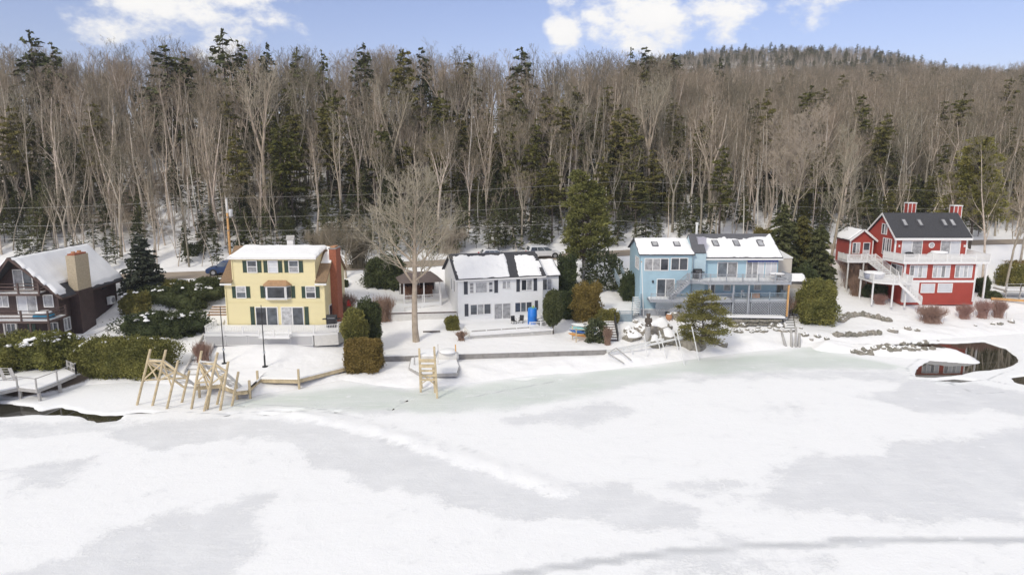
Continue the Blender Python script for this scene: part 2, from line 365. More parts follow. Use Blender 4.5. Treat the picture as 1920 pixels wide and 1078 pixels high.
c = mixc(nt, lit, (.87, .86, .85), (.17, .135, .095)); c = mixc(nt, math_node(nt, 'MULTIPLY_ADD', math_node(nt, 'ADD', at2.outputs['Fac'], math_node(nt, 'MULTIPLY_ADD', n1.outputs[0], .9, -.45)), 5, -2.0, clamp=True), c, (.13, .10, .075))
nt.links.new(c, b.inputs['Base Color'])
n3 = N(nt, 'ShaderNodeTexNoise'); n3.inputs['Scale'].default_value = .9; n3.inputs['Detail'].default_value = 7; nt.links.new(ge.outputs['Position'], n3.inputs['Vector'])
bp = N(nt, 'ShaderNodeBump'); bp.inputs['Distance'].default_value = .22; bp.inputs['Strength'].default_value = .6; nt.links.new(n3.outputs[0], bp.inputs['Height']); nt.links.new(bp.outputs[0], b.inputs['Normal'])
_b1 = atz(95, 728, .5); _b0 = atz(20, 745, .3)
def woods(X, Y): return sstep(roadY(X) + 9, roadY(X) + 22, Y)
def bare(X, Y):
    t = Y - shoreY(X); a = np.exp(-((X - (_b0.x + _b1.x) / 2 + 1) / 4.2) ** 4) * np.exp(-((t - 1.8) / 1.6) ** 4) * .9   # brown bank under the left dock
    return np.maximum(a, 0)
me = grid_mesh('snowy_ground', xs, ys, G, gm, {'woods': woods, 'bare': bare}); tag(linkmesh('snowy_ground', me), kind='structure')

# road sheet
def strip(name, xs_, halfw, lift, m, off=0.0):
    v, f = [], []
    for i, x in enumerate(xs_):
        y = float(roadY(x)) + off; z = float(roadZ(x)) + lift
        for k in range(5): v.append((x, y - halfw + halfw * k / 2, z + (.03 if 0 < k < 4 else 0)))
    for i in range(len(xs_) - 1):
        for k in range(4): a = i * 5 + k; f.append((a, a + 5, a + 6, a + 1))
    me = bpy.data.meshes.new(name); me.from_pydata(v, [], f); me.materials.append(m); me.update(); o = linkmesh(name, me); tag(o, kind='structure'); return o
strip('road', list(np.arange(-120, 300, 3)), 3.1, .05, road)

# ---------------------------------------------------------------- ice and water
def poly_sdf(poly, X, Y):
    P = np.array([(p.x, p.y) for p in poly]); d = np.full(X.shape, 1e9); ins = np.zeros(X.shape, bool)
    for i in range(len(P)):
        a = P[i]; b_ = P[(i + 1) % len(P)]; e = b_ - a; L2 = (e ** 2).sum() + 1e-9
        t = np.clip(((X - a[0]) * e[0] + (Y - a[1]) * e[1]) / L2, 0, 1); d = np.minimum(d, np.hypot(X - a[0] - t * e[0], Y - a[1] - t * e[1]))
        c_ = (a[1] > Y) != (b_[1] > Y); xi = a[0] + (Y - a[1]) * e[0] / (e[1] if abs(e[1]) > 1e-9 else 1e-9); ins ^= c_ & (X < xi)
    return np.where(ins, -d, d)
def pix(*pts, z=0): return [atz(a, b, z) for a, b in pts]
POOLR = pix((1712, 706), (1718, 690), (1738, 677), (1788, 664), (1772, 652), (1700, 648), (1600, 650), (1600, 643), (1700, 641), (1790, 641), (1845, 639), (1885, 652), (1912, 673), (1897, 686), (1862, 692), (1822, 697), (1785, 704), (1745, 708))
POOLL = pix((-300, 748), (-40, 753), (20, 754), (48, 758), (72, 769), (112, 762), (150, 768), (188, 777), (232, 776), (224, 787), (186, 789), (150, 780), (110, 777), (60, 776), (-40, 784), (-300, 790))
SLIV = [pix((1895, 706), (1925, 702), (1925, 722), (1903, 716)), pix((225, 774), (262, 770), (300, 773), (262, 774)), pix((215, 788), (268, 784), (240, 789)),
        pix((520, 769), (550, 768), (578, 766), (548, 772)), pix((405, 778), (438, 774), (430, 779)), pix((448, 760), (463, 757), (460, 762)), pix((612, 768), (640, 770), (630, 773)), pix((730, 768), (745, 757), (738, 768)), pix((752, 752), (768, 745), (764, 752)),
        pix((960, 712), (1002, 709), (985, 713)), pix((480, 774), (520, 776), (500, 778)), pix((1740, 712), (1790, 708), (1830, 712), (1800, 716))]
def wob(X, Y): return .45 * fnoise(X, Y, .45, 3) + .12 * fnoise(X, Y, 2.2, 2)
def holes(X, Y):
    d = np.minimum(poly_sdf(POOLR, X, Y) + wob(X, Y) * .8, poly_sdf(POOLL, X, Y) + wob(X, Y) * .8)
    for s_ in SLIV: d = np.minimum(d, poly_sdf(s_, X, Y) + .15 * wob(X, Y) + .02)
    return d
RIDGE = pix((560, 776), (640, 790), (700, 805), (760, 822), (840, 848), (900, 868), (960, 885), (1010, 905), (1045, 918))
def pl_dist(P, X, Y):
    d = np.full(X.shape, 1e9)
    for a, b_ in zip(P[:-1], P[1:]):
        ex, ey = b_.x - a.x, b_.y - a.y; t = np.clip(((X - a.x) * ex + (Y - a.y) * ey) / (ex * ex + ey * ey), 0, 1); d = np.minimum(d, np.hypot(X - a.x - t * ex, Y - a.y - t * ey))
    return d
def iceZ(X, Y):
    h = holes(X, Y); z = -.28 * (1 - sstep(-.25, .22, h)) + .02 * np.exp(-np.clip(h, 0, 9) ** 2)
    z += .2 * np.exp(-(pl_dist(RIDGE, X, Y) / .8) ** 2) * (.7 + fnoise(X, Y, 1.2, 2)) + .025 * fnoise(X, Y, .5, 2)
    return z
GREY = [(pix((275, 792), (520, 786), (640, 786), (800, 836), (960, 902), (1060, 905), (1180, 905), (1310, 968), (1180, 988), (960, 962), (800, 930), (640, 878), (500, 822), (420, 822), (330, 835), (200, 815)), 1.0),
        (pix((20, 880), (100, 858), (200, 850), (190, 880), (90, 912), (10, 935)), .75), (pix((-20, 1100), (130, 1050), (300, 968), (430, 940), (530, 915), (480, 965), (475, 1040), (440, 1100)), .85),
        (pix((1420, 915), (1460, 875), (1550, 850), (1720, 835), (1960, 790), (1960, 965), (1700, 978), (1560, 950), (1440, 940)), .95), (pix((960, 788), (1060, 762), (1150, 756), (1200, 775), (1130, 796)), .8),
        (pix((1390, 770), (1500, 758), (1560, 766), (1500, 776)), .5), (pix((1230, 905), (1300, 888), (1380, 900), (1350, 925), (1240, 925)), .7), (pix((1180, 1045), (1400, 1022), (1560, 1040), (1500, 1085), (1200, 1085)), .7),
        (pix((1640, 745), (1710, 712), (1800, 716), (1960, 740), (1960, 780), (1720, 768)), .9), (pix((1250, 690), (1450, 670), (1600, 675), (1700, 695), (1700, 720), (1500, 706), (1300, 715)), .6), (pix((0, 790), (280, 790), (230, 812), (0, 815)), .6),
        (pix((400, 745), (640, 728), (900, 728), (1160, 705), (1300, 700), (1120, 735), (940, 768), (800, 778), (600, 768), (450, 772)), .75)]
TRACK = pix((860, 1095), (1010, 1068), (1160, 1047), (1260, 1034), (1400, 1024), (1560, 1016), (1750, 1013), (2000, 1013)); TRACK2 = pix((1180, 740), (1300, 712), (1420, 700), (1560, 690))
GREEN = pix((420, 760), (500, 742), (640, 722), (760, 732), (900, 722), (1060, 702), (1250, 682), (1430, 662), (1530, 652), (1700, 690), (1500, 690), (1290, 702), (1100, 735), (950, 762), (780, 775), (620, 770))
def greyA(X, Y):
    g = np.zeros(X.shape)
    for p, w_ in GREY: g = np.maximum(g, w_ * (1 - sstep(-1.3, 1.3, poly_sdf(p, X, Y) + 1.8 * fnoise(X, Y, .35, 3))))
    g = np.maximum(g, .8 * (1 - sstep(.25, .45, pl_dist(TRACK, X, Y) + .2 * fnoise(X, Y, .8, 2))))
    g *= sstep(.9, 1.5, pl_dist(RIDGE, X, Y) + .5 * fnoise(X, Y, .9, 2)) * .9 + .1
    g = np.maximum(g, .9 * (1 - sstep(0, .35, np.abs(pl_dist(RIDGE, X, Y) - 1.35)) ) * (fnoise(X, Y, .6, 2) > 0) * .4)
    return g
def trackA(X, Y):
    w_ = .10 + .10 * (fnoise(X, Y, .5, 2) + .3); a = 1 - sstep(0, .22, pl_dist(TRACK, X, Y) + .12 * fnoise(X, Y, 1.5, 2) - w_)
    b_ = (1 - sstep(0, .12, np.abs(pl_dist(RIDGE, X, Y) - 1.15) + .25 * fnoise(X, Y, .7, 2))) * (fnoise(X + 9, Y, .3, 2) > -.05)
    c_ = 0
    for P in CRACKS: c_ = np.maximum(c_, 1 - sstep(.0, .11, pl_dist(P, X, Y) + .1 * fnoise(X, Y, 1.6, 2)))
    return np.maximum(np.maximum(a * .8, b_ * .45), c_)
CRACKS = [pix((235, 776), (330, 771), (420, 776), (520, 770), (640, 776)), pix((300, 760), (380, 766), (450, 757), (560, 762)), pix((560, 762), (600, 768), (660, 764)), pix((735, 768), (765, 748), (800, 738)), pix((880, 745), (960, 730), (1040, 715)), pix((1715, 712), (1780, 718), (1850, 712), (1900, 722)), pix((1780, 718), (1830, 738), (1880, 735)), pix((1850, 712), (1900, 692)), pix((130, 716), (190, 706), (260, 712)), pix((1710, 706), (1700, 690), (1725, 672), (1790, 662))]
def greenA(X, Y): return 1 - sstep(-1.2, 1.2, poly_sdf(GREEN, X, Y) + 1.5 * fnoise(X, Y, .3, 3))
im = bpy.data.materials.new('lake_ice'); im.use_nodes = True; nt = im.node_tree; b = nt.nodes['Principled BSDF']
ge = N(nt, 'ShaderNodeNewGeometry'); a1 = N(nt, 'ShaderNodeAttribute', attribute_name='grey'); a2 = N(nt, 'ShaderNodeAttribute', attribute_name='green')
def noise_n(sc, det=6, ro=.6, vec=None, sx=None):
    n = N(nt, 'ShaderNodeTexNoise'); n.inputs['Scale'].default_value = sc; n.inputs['Detail'].default_value = det; n.inputs['Roughness'].default_value = ro
    if sx: m_ = N(nt, 'ShaderNodeMapping'); m_.inputs['Scale'].default_value = sx; m_.inputs['Rotation'].default_value = (0, 0, .25); nt.links.new(ge.outputs['Position'], m_.inputs[0]); nt.links.new(m_.outputs[0], n.inputs['Vector'])
    else: nt.links.new(ge.outputs['Position'], n.inputs['Vector'])
    return n.outputs[0]
nA = noise_n(.9, 9, .72); nB = noise_n(5, 6, .7); nC = noise_n(.16, 4, .5, sx=(1, 2.2, 1))
f = math_node(nt, 'ADD', a1.outputs['Fac'], math_node(nt, 'MULTIPLY_ADD', nA, 2.0, -1.0)); f = math_node(nt, 'ADD', f, math_node(nt, 'MULTIPLY_ADD', nB, 1.5, -.75))
f = math_node(nt, 'ADD', f, math_node(nt, 'MULTIPLY_ADD', nC, 1.1, -.5))
f = math_node(nt, 'MULTIPLY_ADD', f, 2.1, -.55, clamp=True); nG = noise_n(.35, 5, .6); f = math_node(nt, 'MULTIPLY', f, math_node(nt, 'MULTIPLY_ADD', nG, 1.5, .15, clamp=True))
c = mixc(nt, f, (.885, .885, .88), (.735, .74, .748)); gcol = mixc(nt, nA, (.55, .62, .545), (.70, .745, .695)); c = mixc(nt, math_node(nt, 'MULTIPLY', a2.outputs['Fac'], math_node(nt, 'MULTIPLY_ADD', nC, 1.2, .1, clamp=True)), c, gcol)
nS = noise_n(1.1, 7, .65, sx=(.35, 1.6, 1)); c = mixc(nt, math_node(nt, 'MULTIPLY', math_node(nt, 'MULTIPLY_ADD', nS, 7, -3.6, clamp=True), math_node(nt, 'MULTIPLY_ADD', f, .55, .0)), c, (.84, .84, .84)); nT = noise_n(.5, 8, .7, sx=(.5, 1.9, 1)); c = mixc(nt, math_node(nt, 'MULTIPLY', math_node(nt, 'MULTIPLY_ADD', nT, 8, -4.6, clamp=True), .28), c, (.70, .70, .70))
aT = N(nt, 'ShaderNodeAttribute', attribute_name='track'); c = mixc(nt, math_node(nt, 'MULTIPLY', aT.outputs['Fac'], .75), c, (.46, .47, .48))
# flecks of blown snow and dark pits
vo = N(nt, 'ShaderNodeTexVoronoi'); vo.inputs['Scale'].default_value = .55; nt.links.new(ge.outputs['Position'], vo.inputs['Vector'])
fl = math_node(nt, 'LESS_THAN', math_node(nt, 'ADD', vo.outputs['Distance'], math_node(nt, 'MULTIPLY', nA, .55)), .36); c = mixc(nt, math_node(nt, 'MULTIPLY', fl, .7), c, (.87, .87, .88))
nD = noise_n(2.6, 8, .75); c = mixc(nt, math_node(nt, 'MULTIPLY', math_node(nt, 'MULTIPLY_ADD', nD, 9, -5.7, clamp=True), .22), c, (.60, .60, .62))
nt.links.new(c, b.inputs['Base Color'])
nt.links.new(math_node(nt, 'MULTIPLY_ADD', math_node(nt, 'MAXIMUM', f, math_node(nt, 'MULTIPLY', a2.outputs['Fac'], .8)), -.32, .78), b.inputs['Roughness'])
bp = N(nt, 'ShaderNodeBump'); bp.inputs['Distance'].default_value = .07; nt.links.new(math_node(nt, 'SUBTRACT', math_node(nt, 'ADD', nA, math_node(nt, 'MULTIPLY', nB, .35)), math_node(nt, 'MULTIPLY', f, .45)), bp.inputs['Height']); nt.links.new(bp.outputs[0], b.inputs['Normal'])
ixs = np.unique(np.concatenate([np.arange(-400, -62, 8), np.arange(-62, 72, .28), np.arange(72, 300, 6)]))
iys = np.unique(np.concatenate([np.arange(-60, 26, 4), np.arange(26, 52, .5), np.arange(52, 84, .2), np.arange(84, 96, 3)]))
me = grid_mesh('lake_ice', ixs, iys, iceZ, im, {'grey': greyA, 'green': greenA, 'track': trackA}); tag(linkmesh('lake_ice', me), kind='structure')
wm = mat('dark_lake_water', (.035, .032, .022), .01, .3, .6, .0006, 2.0, spec=.5)
MB().add([(-400, -60, -.13), (300, -60, -.13), (300, 96, -.13), (-400, 96, -.13)], [(0, 1, 2, 3)]).build('lake_water', wm).__setitem__('kind', 'structure')
# ---------------------------------------------------------------- vegetation
def rvec(rnd, s=1.0): return Vector((rnd.gauss(0, s), rnd.gauss(0, s), rnd.gauss(0, s)))
def seg_tube(mb, pts, rads, n):
    """tapering tube along points, few sides, no caps"""
    base = len(mb.v); k = len(pts)
    for i, p in enumerate(pts):
        d = (pts[min(i + 1, k - 1)] - pts[max(i - 1, 0)]).normalized(); u = Vector((0, 0, 1)) if abs(d.z) < .92 else Vector((1, 0, 0))
        a = d.cross(u).normalized(); b = d.cross(a)
        for j in range(n):
            t = 6.28318 * j / n; mb.v.append(tuple(p + a * (rads[i] * math.cos(t)) + b * (rads[i] * math.sin(t))))
    for i in range(k - 1):
        for j in range(n):
            a = base + i * n + j; b_ = base + i * n + (j + 1) % n; mb.f.append((a, b_, b_ + n, a + n)); mb.m.append(mb.mi)
def bare_tree(seed, H, r0=.17, first=.38, nlimb=11, up=.75, spread=.34, twigs=(6, 5, 4), twr=.014, fork=False, lean=.03):
    rnd = random.Random(seed); T, C = MB(), MB()
    def path(p, d, L, segs, wig, trop):
        pts = [p.copy()]; d = d.normalized()
        for i in range(segs):
            d = (d + rvec(rnd, wig) + Vector((0, 0, trop))).normalized(); p = p + d * (L / segs); pts.append(p.copy())
        return pts
    def at(pts, t):
        k = t * (len(pts) - 1); i = min(int(k), len(pts) - 2); return pts[i].lerp(pts[i + 1], k - i), (pts[i + 1] - pts[i]).normalized()
    def branch(pts, r, lev, L):
        n = twigs[lev]; 
        for i in range(n):
            t = .22 + .78 * (i + rnd.random() * .8) / n; p, d = at(pts, min(t, .99))
            side = rvec(rnd).cross(d).normalized(); nd = (d * rnd.uniform(.7, 1.1) + side * rnd.uniform(.55, 1.0) + Vector((0, 0, .22))).normalized()
            l = L * (.62 - .32 * t) * rnd.uniform(.7, 1.25); rr = max(twr, r * (.55 - .25 * t))
            if lev + 1 < len(twigs):
                q = path(p, nd, l, 3, .13, .06); seg_tube(C, q, [rr, rr * .75, rr * .5, twr * .8], 3); branch(q, rr, lev + 1, l)
            else:
                q = path(p, nd, l, 2, .16, .05); seg_tube(C, q, [twr, twr * .8, twr * .35], 3)
    trunks = [(Vector((0, 0, -.5)), Vector((rnd.gauss(0, lean), rnd.gauss(0, lean), 1)), H, r0, first)]
    if fork:
        k = rnd.choice((2, 2, 3)); base = path(Vector((0, 0, -.5)), trunks[0][1], H * fork, 4, .03, .02); seg_tube(T, base, [r0 * 1.25, r0 * 1.1, r0, r0 * .95, r0 * .9], 6)
        trunks = []
        a0 = rnd.random() * 6
        for i in range(k):
            a = a0 + i * 6.283 / k; trunks.append((base[-1], Vector((math.cos(a) * spread * .8, math.sin(a) * spread * .8, 1)), H * (1 - fork) * rnd.uniform(.85, 1), r0 * .68, .12))
    for p, d, L, r, fs in trunks:
        pts = path(p, d, L * .97, 9, .05, .03); rr = [r * (1.15 if i == 0 and not fork else 1) * (1 - .88 * (i / 9) ** 1.2) for i in range(10)]; rr = [max(x, twr) for x in rr]; seg_tube(T, pts, rr, 6)
        nl = nlimb if not fork else max(5, int(nlimb * .65))
        for i in range(nl):
            t = fs + (1 - fs) * (i + rnd.random() * .7) / nl; t = min(t, .98); q0, dd = at(pts, t); a = i * 2.4 + rnd.random()
            out_ = Vector((math.cos(a), math.sin(a), 0)); nd = out_ * rnd.uniform(.6, 1) * (1.25 - up * .6) + Vector((0, 0, up * rnd.uniform(.7, 1.3)))
            l = H * spread * (1.15 - .75 * t) * rnd.uniform(.75, 1.2); k9 = t * 9; lr = rr[int(k9)] * rnd.uniform(.4, .58)
            q = path(q0, nd, l, 4, .11, .10); rad = [lr, lr * .8, lr * .55, lr * .35, twr]; rad = [max(x, twr) for x in rad]; seg_tube(T if lr > .05 else C, q, rad, 4); branch(q, lr, 0, l)
        branch(pts[-3:], .05, 1, L * .3)
    return T, C
def leafq(mb, p, rnd, s, up=None, el=1.5):
    a = rvec(rnd).normalized() if up is None else (up + rvec(rnd, .45)).normalized(); b = a.cross(rvec(rnd)).normalized()
    a = a * (s * el * .5); b = b * (s * .42)
    mb.add([tuple(p - a), tuple(p + b), tuple(p + a), tuple(p - b)], [(0, 1, 2, 3)])
def conifer(seed, H, rad, z0=.1, per=26, leaf=.34, droop=.25, dens=1.0, shape=1.0, r0=.14, gaps=.12, wh=None):
    rnd = random.Random(seed); T, C = MB(), MB(); pts = [Vector((rnd.gauss(0, .04) * i * .3, rnd.gauss(0, .04) * i * .3, -.4 + (H + .4) * i / 6)) for i in range(7)]
    seg_tube(T, pts, [r0 * (1 - .93 * i / 6) for i in range(7)], 6)
    nw = wh or int(H * 2.2)
    for i in range(nw):
        t = i / nw; z = H * (z0 + (1 - z0) * t)
        for j in range(rnd.choice((4, 5, 6)) if t < .9 else 3):
            if rnd.random() < gaps: continue
            droop_ = droop + rnd.gauss(0, .11); L = rad * ((1 - t) ** shape) * rnd.uniform(.65, 1.15) + .15; a = rnd.random() * 6.283; k = z / H * 6; i0 = min(int(k), 5); c = pts[i0].lerp(pts[i0 + 1], k - i0); c.z = min(H * .985, z + rnd.uniform(-.5, .5) * H * (1 - z0) / nw * 1.6)
            o = Vector((math.cos(a), math.sin(a), 0)); seg_tube(T, [c, c + o * L * .5 + Vector((0, 0, .06 * L)), c + o * L * .92 + Vector((0, 0, -droop_ * L))], [.03, .02, .008], 3)
            n = max(3, int(per * dens * L / rad))
            for m in range(n):
                u = rnd.random() ** .7; wdt = L * .30 * (1.1 - u) + .08; sd = Vector((-o.y, o.x, 0)) * rnd.uniform(-1, 1) * wdt
                p = c + o * (L * u) + sd + Vector((0, 0, .12 * L * u - droop_ * L * u * u * 1.2 + rnd.gauss(0, .06)))
                leafq(C, p, rnd, leaf * rnd.uniform(.6, 1.2), o * .8 + sd.normalized() * .5 + Vector((0, 0, -.25)), 1.7)
    for _ in range(12): leafq(C, Vector((pts[-1].x + rnd.gauss(0, .06), pts[-1].y + rnd.gauss(0, .06), H - rnd.random() * .8)), rnd, leaf * .7, Vector((0, 0, 1)), 1.6)
    return T, C
def superell(th, ph, e):
    f = lambda v: math.copysign(abs(v) ** e, v)
    return Vector((f(math.cos(ph)) * f(math.cos(th)), f(math.cos(ph)) * f(math.sin(th)), f(math.sin(ph))))
def shrub(seed, rx, ry, rz, e=.7, leaf=.14, n=2500, lump=.12, core=True, taper=0.0, flat=False):
    """evergreen mass, leaves on an uneven shell; base at z=0"""
    rnd = random.Random(seed); C = MB(); off = Vector((seed * 3.1, seed * 1.7, 0))
    def surf(th, ph, k=1.0):
        s = superell(th, ph, e); q = 1 + lump * 2 * noise.fractal(Vector((s.x * rx, s.y * ry, s.z * rz)) * (1.1 / max(.6, min(rx, ry, rz))) + off, 1, 2, 3)
        h = (s.z + 1) * .5; tp = 1 - taper * h; return Vector((s.x * rx * q * k * tp, s.y * ry * q * k * tp, (s.z * q * k + 1) * rz))
    if core:
        nu, nv = 28, 14; vs = [tuple(surf(6.283 * i / nu, -1.57 + 3.14 * j / (nv - 1), .84)) for j in range(nv) for i in range(nu)]
        C.add(vs, [(j * nu + i, j * nu + (i + 1) % nu, (j + 1) * nu + (i + 1) % nu, (j + 1) * nu + i) for j in range(nv - 1) for i in range(nu)])
    c = Vector((0, 0, rz)); tot = 0
    aA = (ry * rz, rx * rz, rx * ry); n = int(n * 2.2)
    while tot < n:
        q_ = rnd.choices((0, 1, 2), aA)[0]; s = Vector([rnd.uniform(-1, 1) for _ in range(3)]); s[q_] = rnd.choice((-1, 1))
        s *= (abs(s.x) ** (2 / e) + abs(s.y) ** (2 / e) + abs(s.z) ** (2 / e)) ** (-e / 2)
        k = min(1.16, rnd.gauss(.97, .06)); qq = k * (1 + lump * 2 * noise.fractal(Vector((s.x * rx, s.y * ry, s.z * rz)) * (1.1 / max(.6, min(rx, ry, rz))) + off, 1, 2, 3)); tp = 1 - taper * (s.z + 1) * .5
        p = Vector((s.x * rx * qq * tp, s.y * ry * qq * tp, (s.z * qq + 1) * rz))
        if p.z < .02: tot += .4; continue
        up = (p - c); up = Vector((up.x / rx, up.y / ry, up.z / rz)).normalized() * .6 + Vector((0, 0, .35)); leafq(C, p, rnd, leaf * rnd.uniform(.6, 1.3), up, 1.5); tot += 1
    return C
def snow_clumps(seed, rx, ry, rz, n, s=.35, e=.7, top=.55):
    rnd = random.Random(seed); M = MB()
    for _ in range(n):
        th = rnd.random() * 6.283; ph = math.asin(rnd.uniform(top, 1)); q = superell(th, ph, e); c = Vector((q.x * rx * .97, q.y * ry * .97, (q.z * .98 + 1) * rz + .04)); a, b = s * rnd.uniform(.5, 1.4), s * rnd.uniform(.3, .8); r = rnd.random() * 3
        k = 8; ring = []
        for lv, (rr, zz) in enumerate(((1, -.03), (.8, .06), (.4, .10))):
            for i in range(k):
                t = 6.283 * i / k; w_ = rr * (1 + .25 * math.sin(3 * t + r * 4)); x, y = a * w_ * math.cos(t), b * w_ * math.sin(t); ring.append(tuple(c + Vector((x * math.cos(r) - y * math.sin(r), x * math.sin(r) + y * math.cos(r), zz - .25 * rr * rr * a * (1 - q.z)))))
        M.add(ring, [(l * k + i, l * k + (i + 1) % k, (l + 1) * k + (i + 1) % k, (l + 1) * k + i) for l in (0, 1) for i in range(k)] + [tuple(2 * k + i for i in range(k))])
    return M
def bush_thing(name, label, cat, base, dims, m, seed, leaf=.14, n=2500, e=.7, lump=.12, nsnow=0, rz=0., group=None, taper=0., ssz=.35, core=True):
    t = thing(name, label, cat, base, rz, group)
    shrub(seed, *dims, e=e, leaf=leaf, n=n, lump=lump, taper=taper, core=core).build('foliage', m, t)
    if nsnow: snow_clumps(seed + 5, *dims, nsnow, ssz, e).build('snow_clump', snow, t, True)
    return t
def twig_bush(seed, rx, ry, h, n=260, r=.010):
    rnd = random.Random(seed); C = MB()
    for _ in range(n):
        a = rnd.random() * 6.283; k = rnd.random() ** .5; p = Vector((rnd.gauss(0, rx * .25), rnd.gauss(0, ry * .25), 0)); q = Vector((math.cos(a) * rx * k, math.sin(a) * ry * k, h * (rnd.uniform(.8, 1.02) - .22 * k * k)))
        mid = p.lerp(q, .5) + Vector((rnd.gauss(0, .05), rnd.gauss(0, .05), .08 * h)); seg_tube(C, [p, mid, q], [r * 1.4, r, r * .5], 3)
        for _k in range(3):
            s = mid.lerp(q, rnd.random()); seg_tube(C, [s, s + Vector((rnd.gauss(0, .16), rnd.gauss(0, .16), rnd.uniform(.1, .32) * h))], [r * .8, r * .4], 3)
    return C

def puff_tree(seed, H, rad, z0=.3, npuff=70, per=90, leaf=.2, prof=None, ps=.22, flat=.5, r0=.2, tops=1):
    rnd = random.Random(seed); T, C = MB(), MB(); prof = prof or (lambda t: (1 - t) ** .55 * min(1, .45 + t * 2.2)); lead = []
    for k in range(tops): lead.append([Vector((rnd.gauss(0, .03) * i + (k - (tops - 1) / 2) * rad * .42 * max(0, i - 2) / 4, rnd.gauss(0, .03) * i, -.4 + (H * (1 - .10 * k) + .4) * i / 6)) for i in range(7)]); seg_tube(T, lead[-1], [r0 * (1 - .9 * i / 6) for i in range(7)], 7)
    for i in range(npuff):
        t = (i + rnd.random()) / npuff; L = lead[i % tops]; z = z0 + (1 - z0) * t; k = z * 6; i0 = min(int(k), 5); c = L[i0].lerp(L[i0 + 1], k - i0); a = i * 2.4 + rnd.random(); r = rad * prof(t) * rnd.uniform(.35, 1.0) * (1 if tops == 1 else .92); o = Vector((math.cos(a), math.sin(a), 0)); p = c + o * r + Vector((0, 0, r * rnd.uniform(-.1, .3)))
        seg_tube(T, [c - Vector((0, 0, .1 * r)), c.lerp(p, .6) + Vector((0, 0, .05)), p], [.05 * r0 / .2, .03, .012], 4); s1 = rad * ps * rnd.uniform(.6, 1.3) * (.5 + .5 * prof(t))
        for _ in range(int(per * s1 / (rad * ps))):
            v = rvec(rnd, .5); q = p + Vector((v.x * s1, v.y * s1, v.z * s1 * flat)); leafq(C, q, rnd, leaf * rnd.uniform(.6, 1.3), o * .5 + Vector((v.x, v.y, .5)), 1.8)
    return T, C
# --- the woods: a few trees of each kind, copied
SRC = {}
_bp = [dict(H=18, r0=.21, first=.46, nlimb=12, spread=.25, up=.85, twigs=(4, 3, 3)), dict(H=16.5, r0=.18, first=.55, nlimb=11, spread=.20, up=1.2, twigs=(4, 3, 3)), dict(H=19, r0=.24, fork=.42, nlimb=14, spread=.28, up=1.05, twigs=(4, 3, 3)),
       dict(H=17, r0=.16, first=.45, nlimb=12, spread=.22, up=.9, twigs=(4, 4, 2), lean=.1), dict(H=18, r0=.22, fork=.5, nlimb=16, spread=.32, up=1.05, twigs=(4, 3, 3)), dict(H=15, r0=.11, first=.30, nlimb=12, spread=.26, up=.7, twigs=(4, 3, 3), lean=.1),
       dict(H=18.5, r0=.19, fork=.28, nlimb=15, spread=.28, up=1.1, twigs=(4, 3, 3)), dict(H=12, r0=.10, first=.55, nlimb=8, spread=.20, up=1.0, twigs=(4, 3), lean=.12), dict(H=14, r0=.12, first=.58, nlimb=8, spread=.17, up=1.1, twigs=(4, 3), lean=.08)]
for i, k_ in enumerate(_bp): SRC['bare', i] = bare_tree(100 + i, **{**dict(lean=.035, twr=.013), **k_})
for i in range(2): SRC['birch', i] = bare_tree(130 + i, 17, r0=.12, first=.5, nlimb=9, spread=.16, up=1.2, twigs=(6, 5), lean=.04)
for i in range(3): SRC['hemlock', i] = conifer(200 + i, 12.5 + i * 1.5, 2.9, z0=.18, per=24, leaf=.34, droop=.16, shape=.6, gaps=.42)
for i in range(2): SRC['pine', i] = conifer(220 + i, 20 + i, 3.3, z0=.42, per=40, leaf=.5, droop=.05, shape=.45, gaps=.3, r0=.24, wh=16)
for i in range(3): SRC['sapling', i] = conifer(240 + i, 5.5 + i * 1.2, 1.5, z0=.08, per=18, leaf=.26, droop=.22, shape=.8, gaps=.4, r0=.06)
KM = {'bare': (bark, twig), 'birch': (birchb, twig), 'hemlock': (barkd, needle), 'pine': (barkd, needlel), 'sapling': (barkd, needle)}
NAMES = {'bare': 'bare_hardwood_tree', 'birch': 'birch_tree', 'hemlock': 'hemlock_tree', 'pine': 'pine_tree', 'sapling': 'young_hemlock_tree'}
TM = {}; srccol = bpy.data.collections.new('forest_source'); smallcol = bpy.data.collections.new('forest_source_conifer')
for (k, i), (T, C) in SRC.items():
    TM[k, i] = (T.mesh('trunk', KM[k][0], True), C.mesh('crown', KM[k][1]))
    if k == 'sapling': continue
    J = MB(); J.v = T.v + C.v; J.f = T.f + [tuple(a + len(T.v) for a in f_) for f_ in C.f]; J.m = [0] * len(T.f) + [1] * len(C.f)
    o = bpy.data.objects.new('source_' + k, J.mesh('source_' + k, list(KM[k]))); (srccol if k in ('bare', 'birch') else smallcol).objects.link(o)
def forest_tree(k, i, p, rz, s, label, group):
    o = thing(NAMES[k], label, {'bare': 'tree', 'birch': 'birch', 'hemlock': 'hemlock', 'pine': 'pine', 'sapling': 'young conifer'}[k], p, rz, group); o.scale = (s * random.uniform(.88, 1.12), s * random.uniform(.88, 1.12), s)
    linkmesh('trunk', TM[k, i][0], o); linkmesh('crown', TM[k, i][1], o); return o
def to_px(x, y, z):
    c, s_ = math.cos(R(PITCH)), math.sin(R(PITCH)); f_ = y * c - (z - CAM_H) * s_; u = y * s_ + (z - CAM_H) * c; return 960 + F * x / f_, 539 - F * u / f_
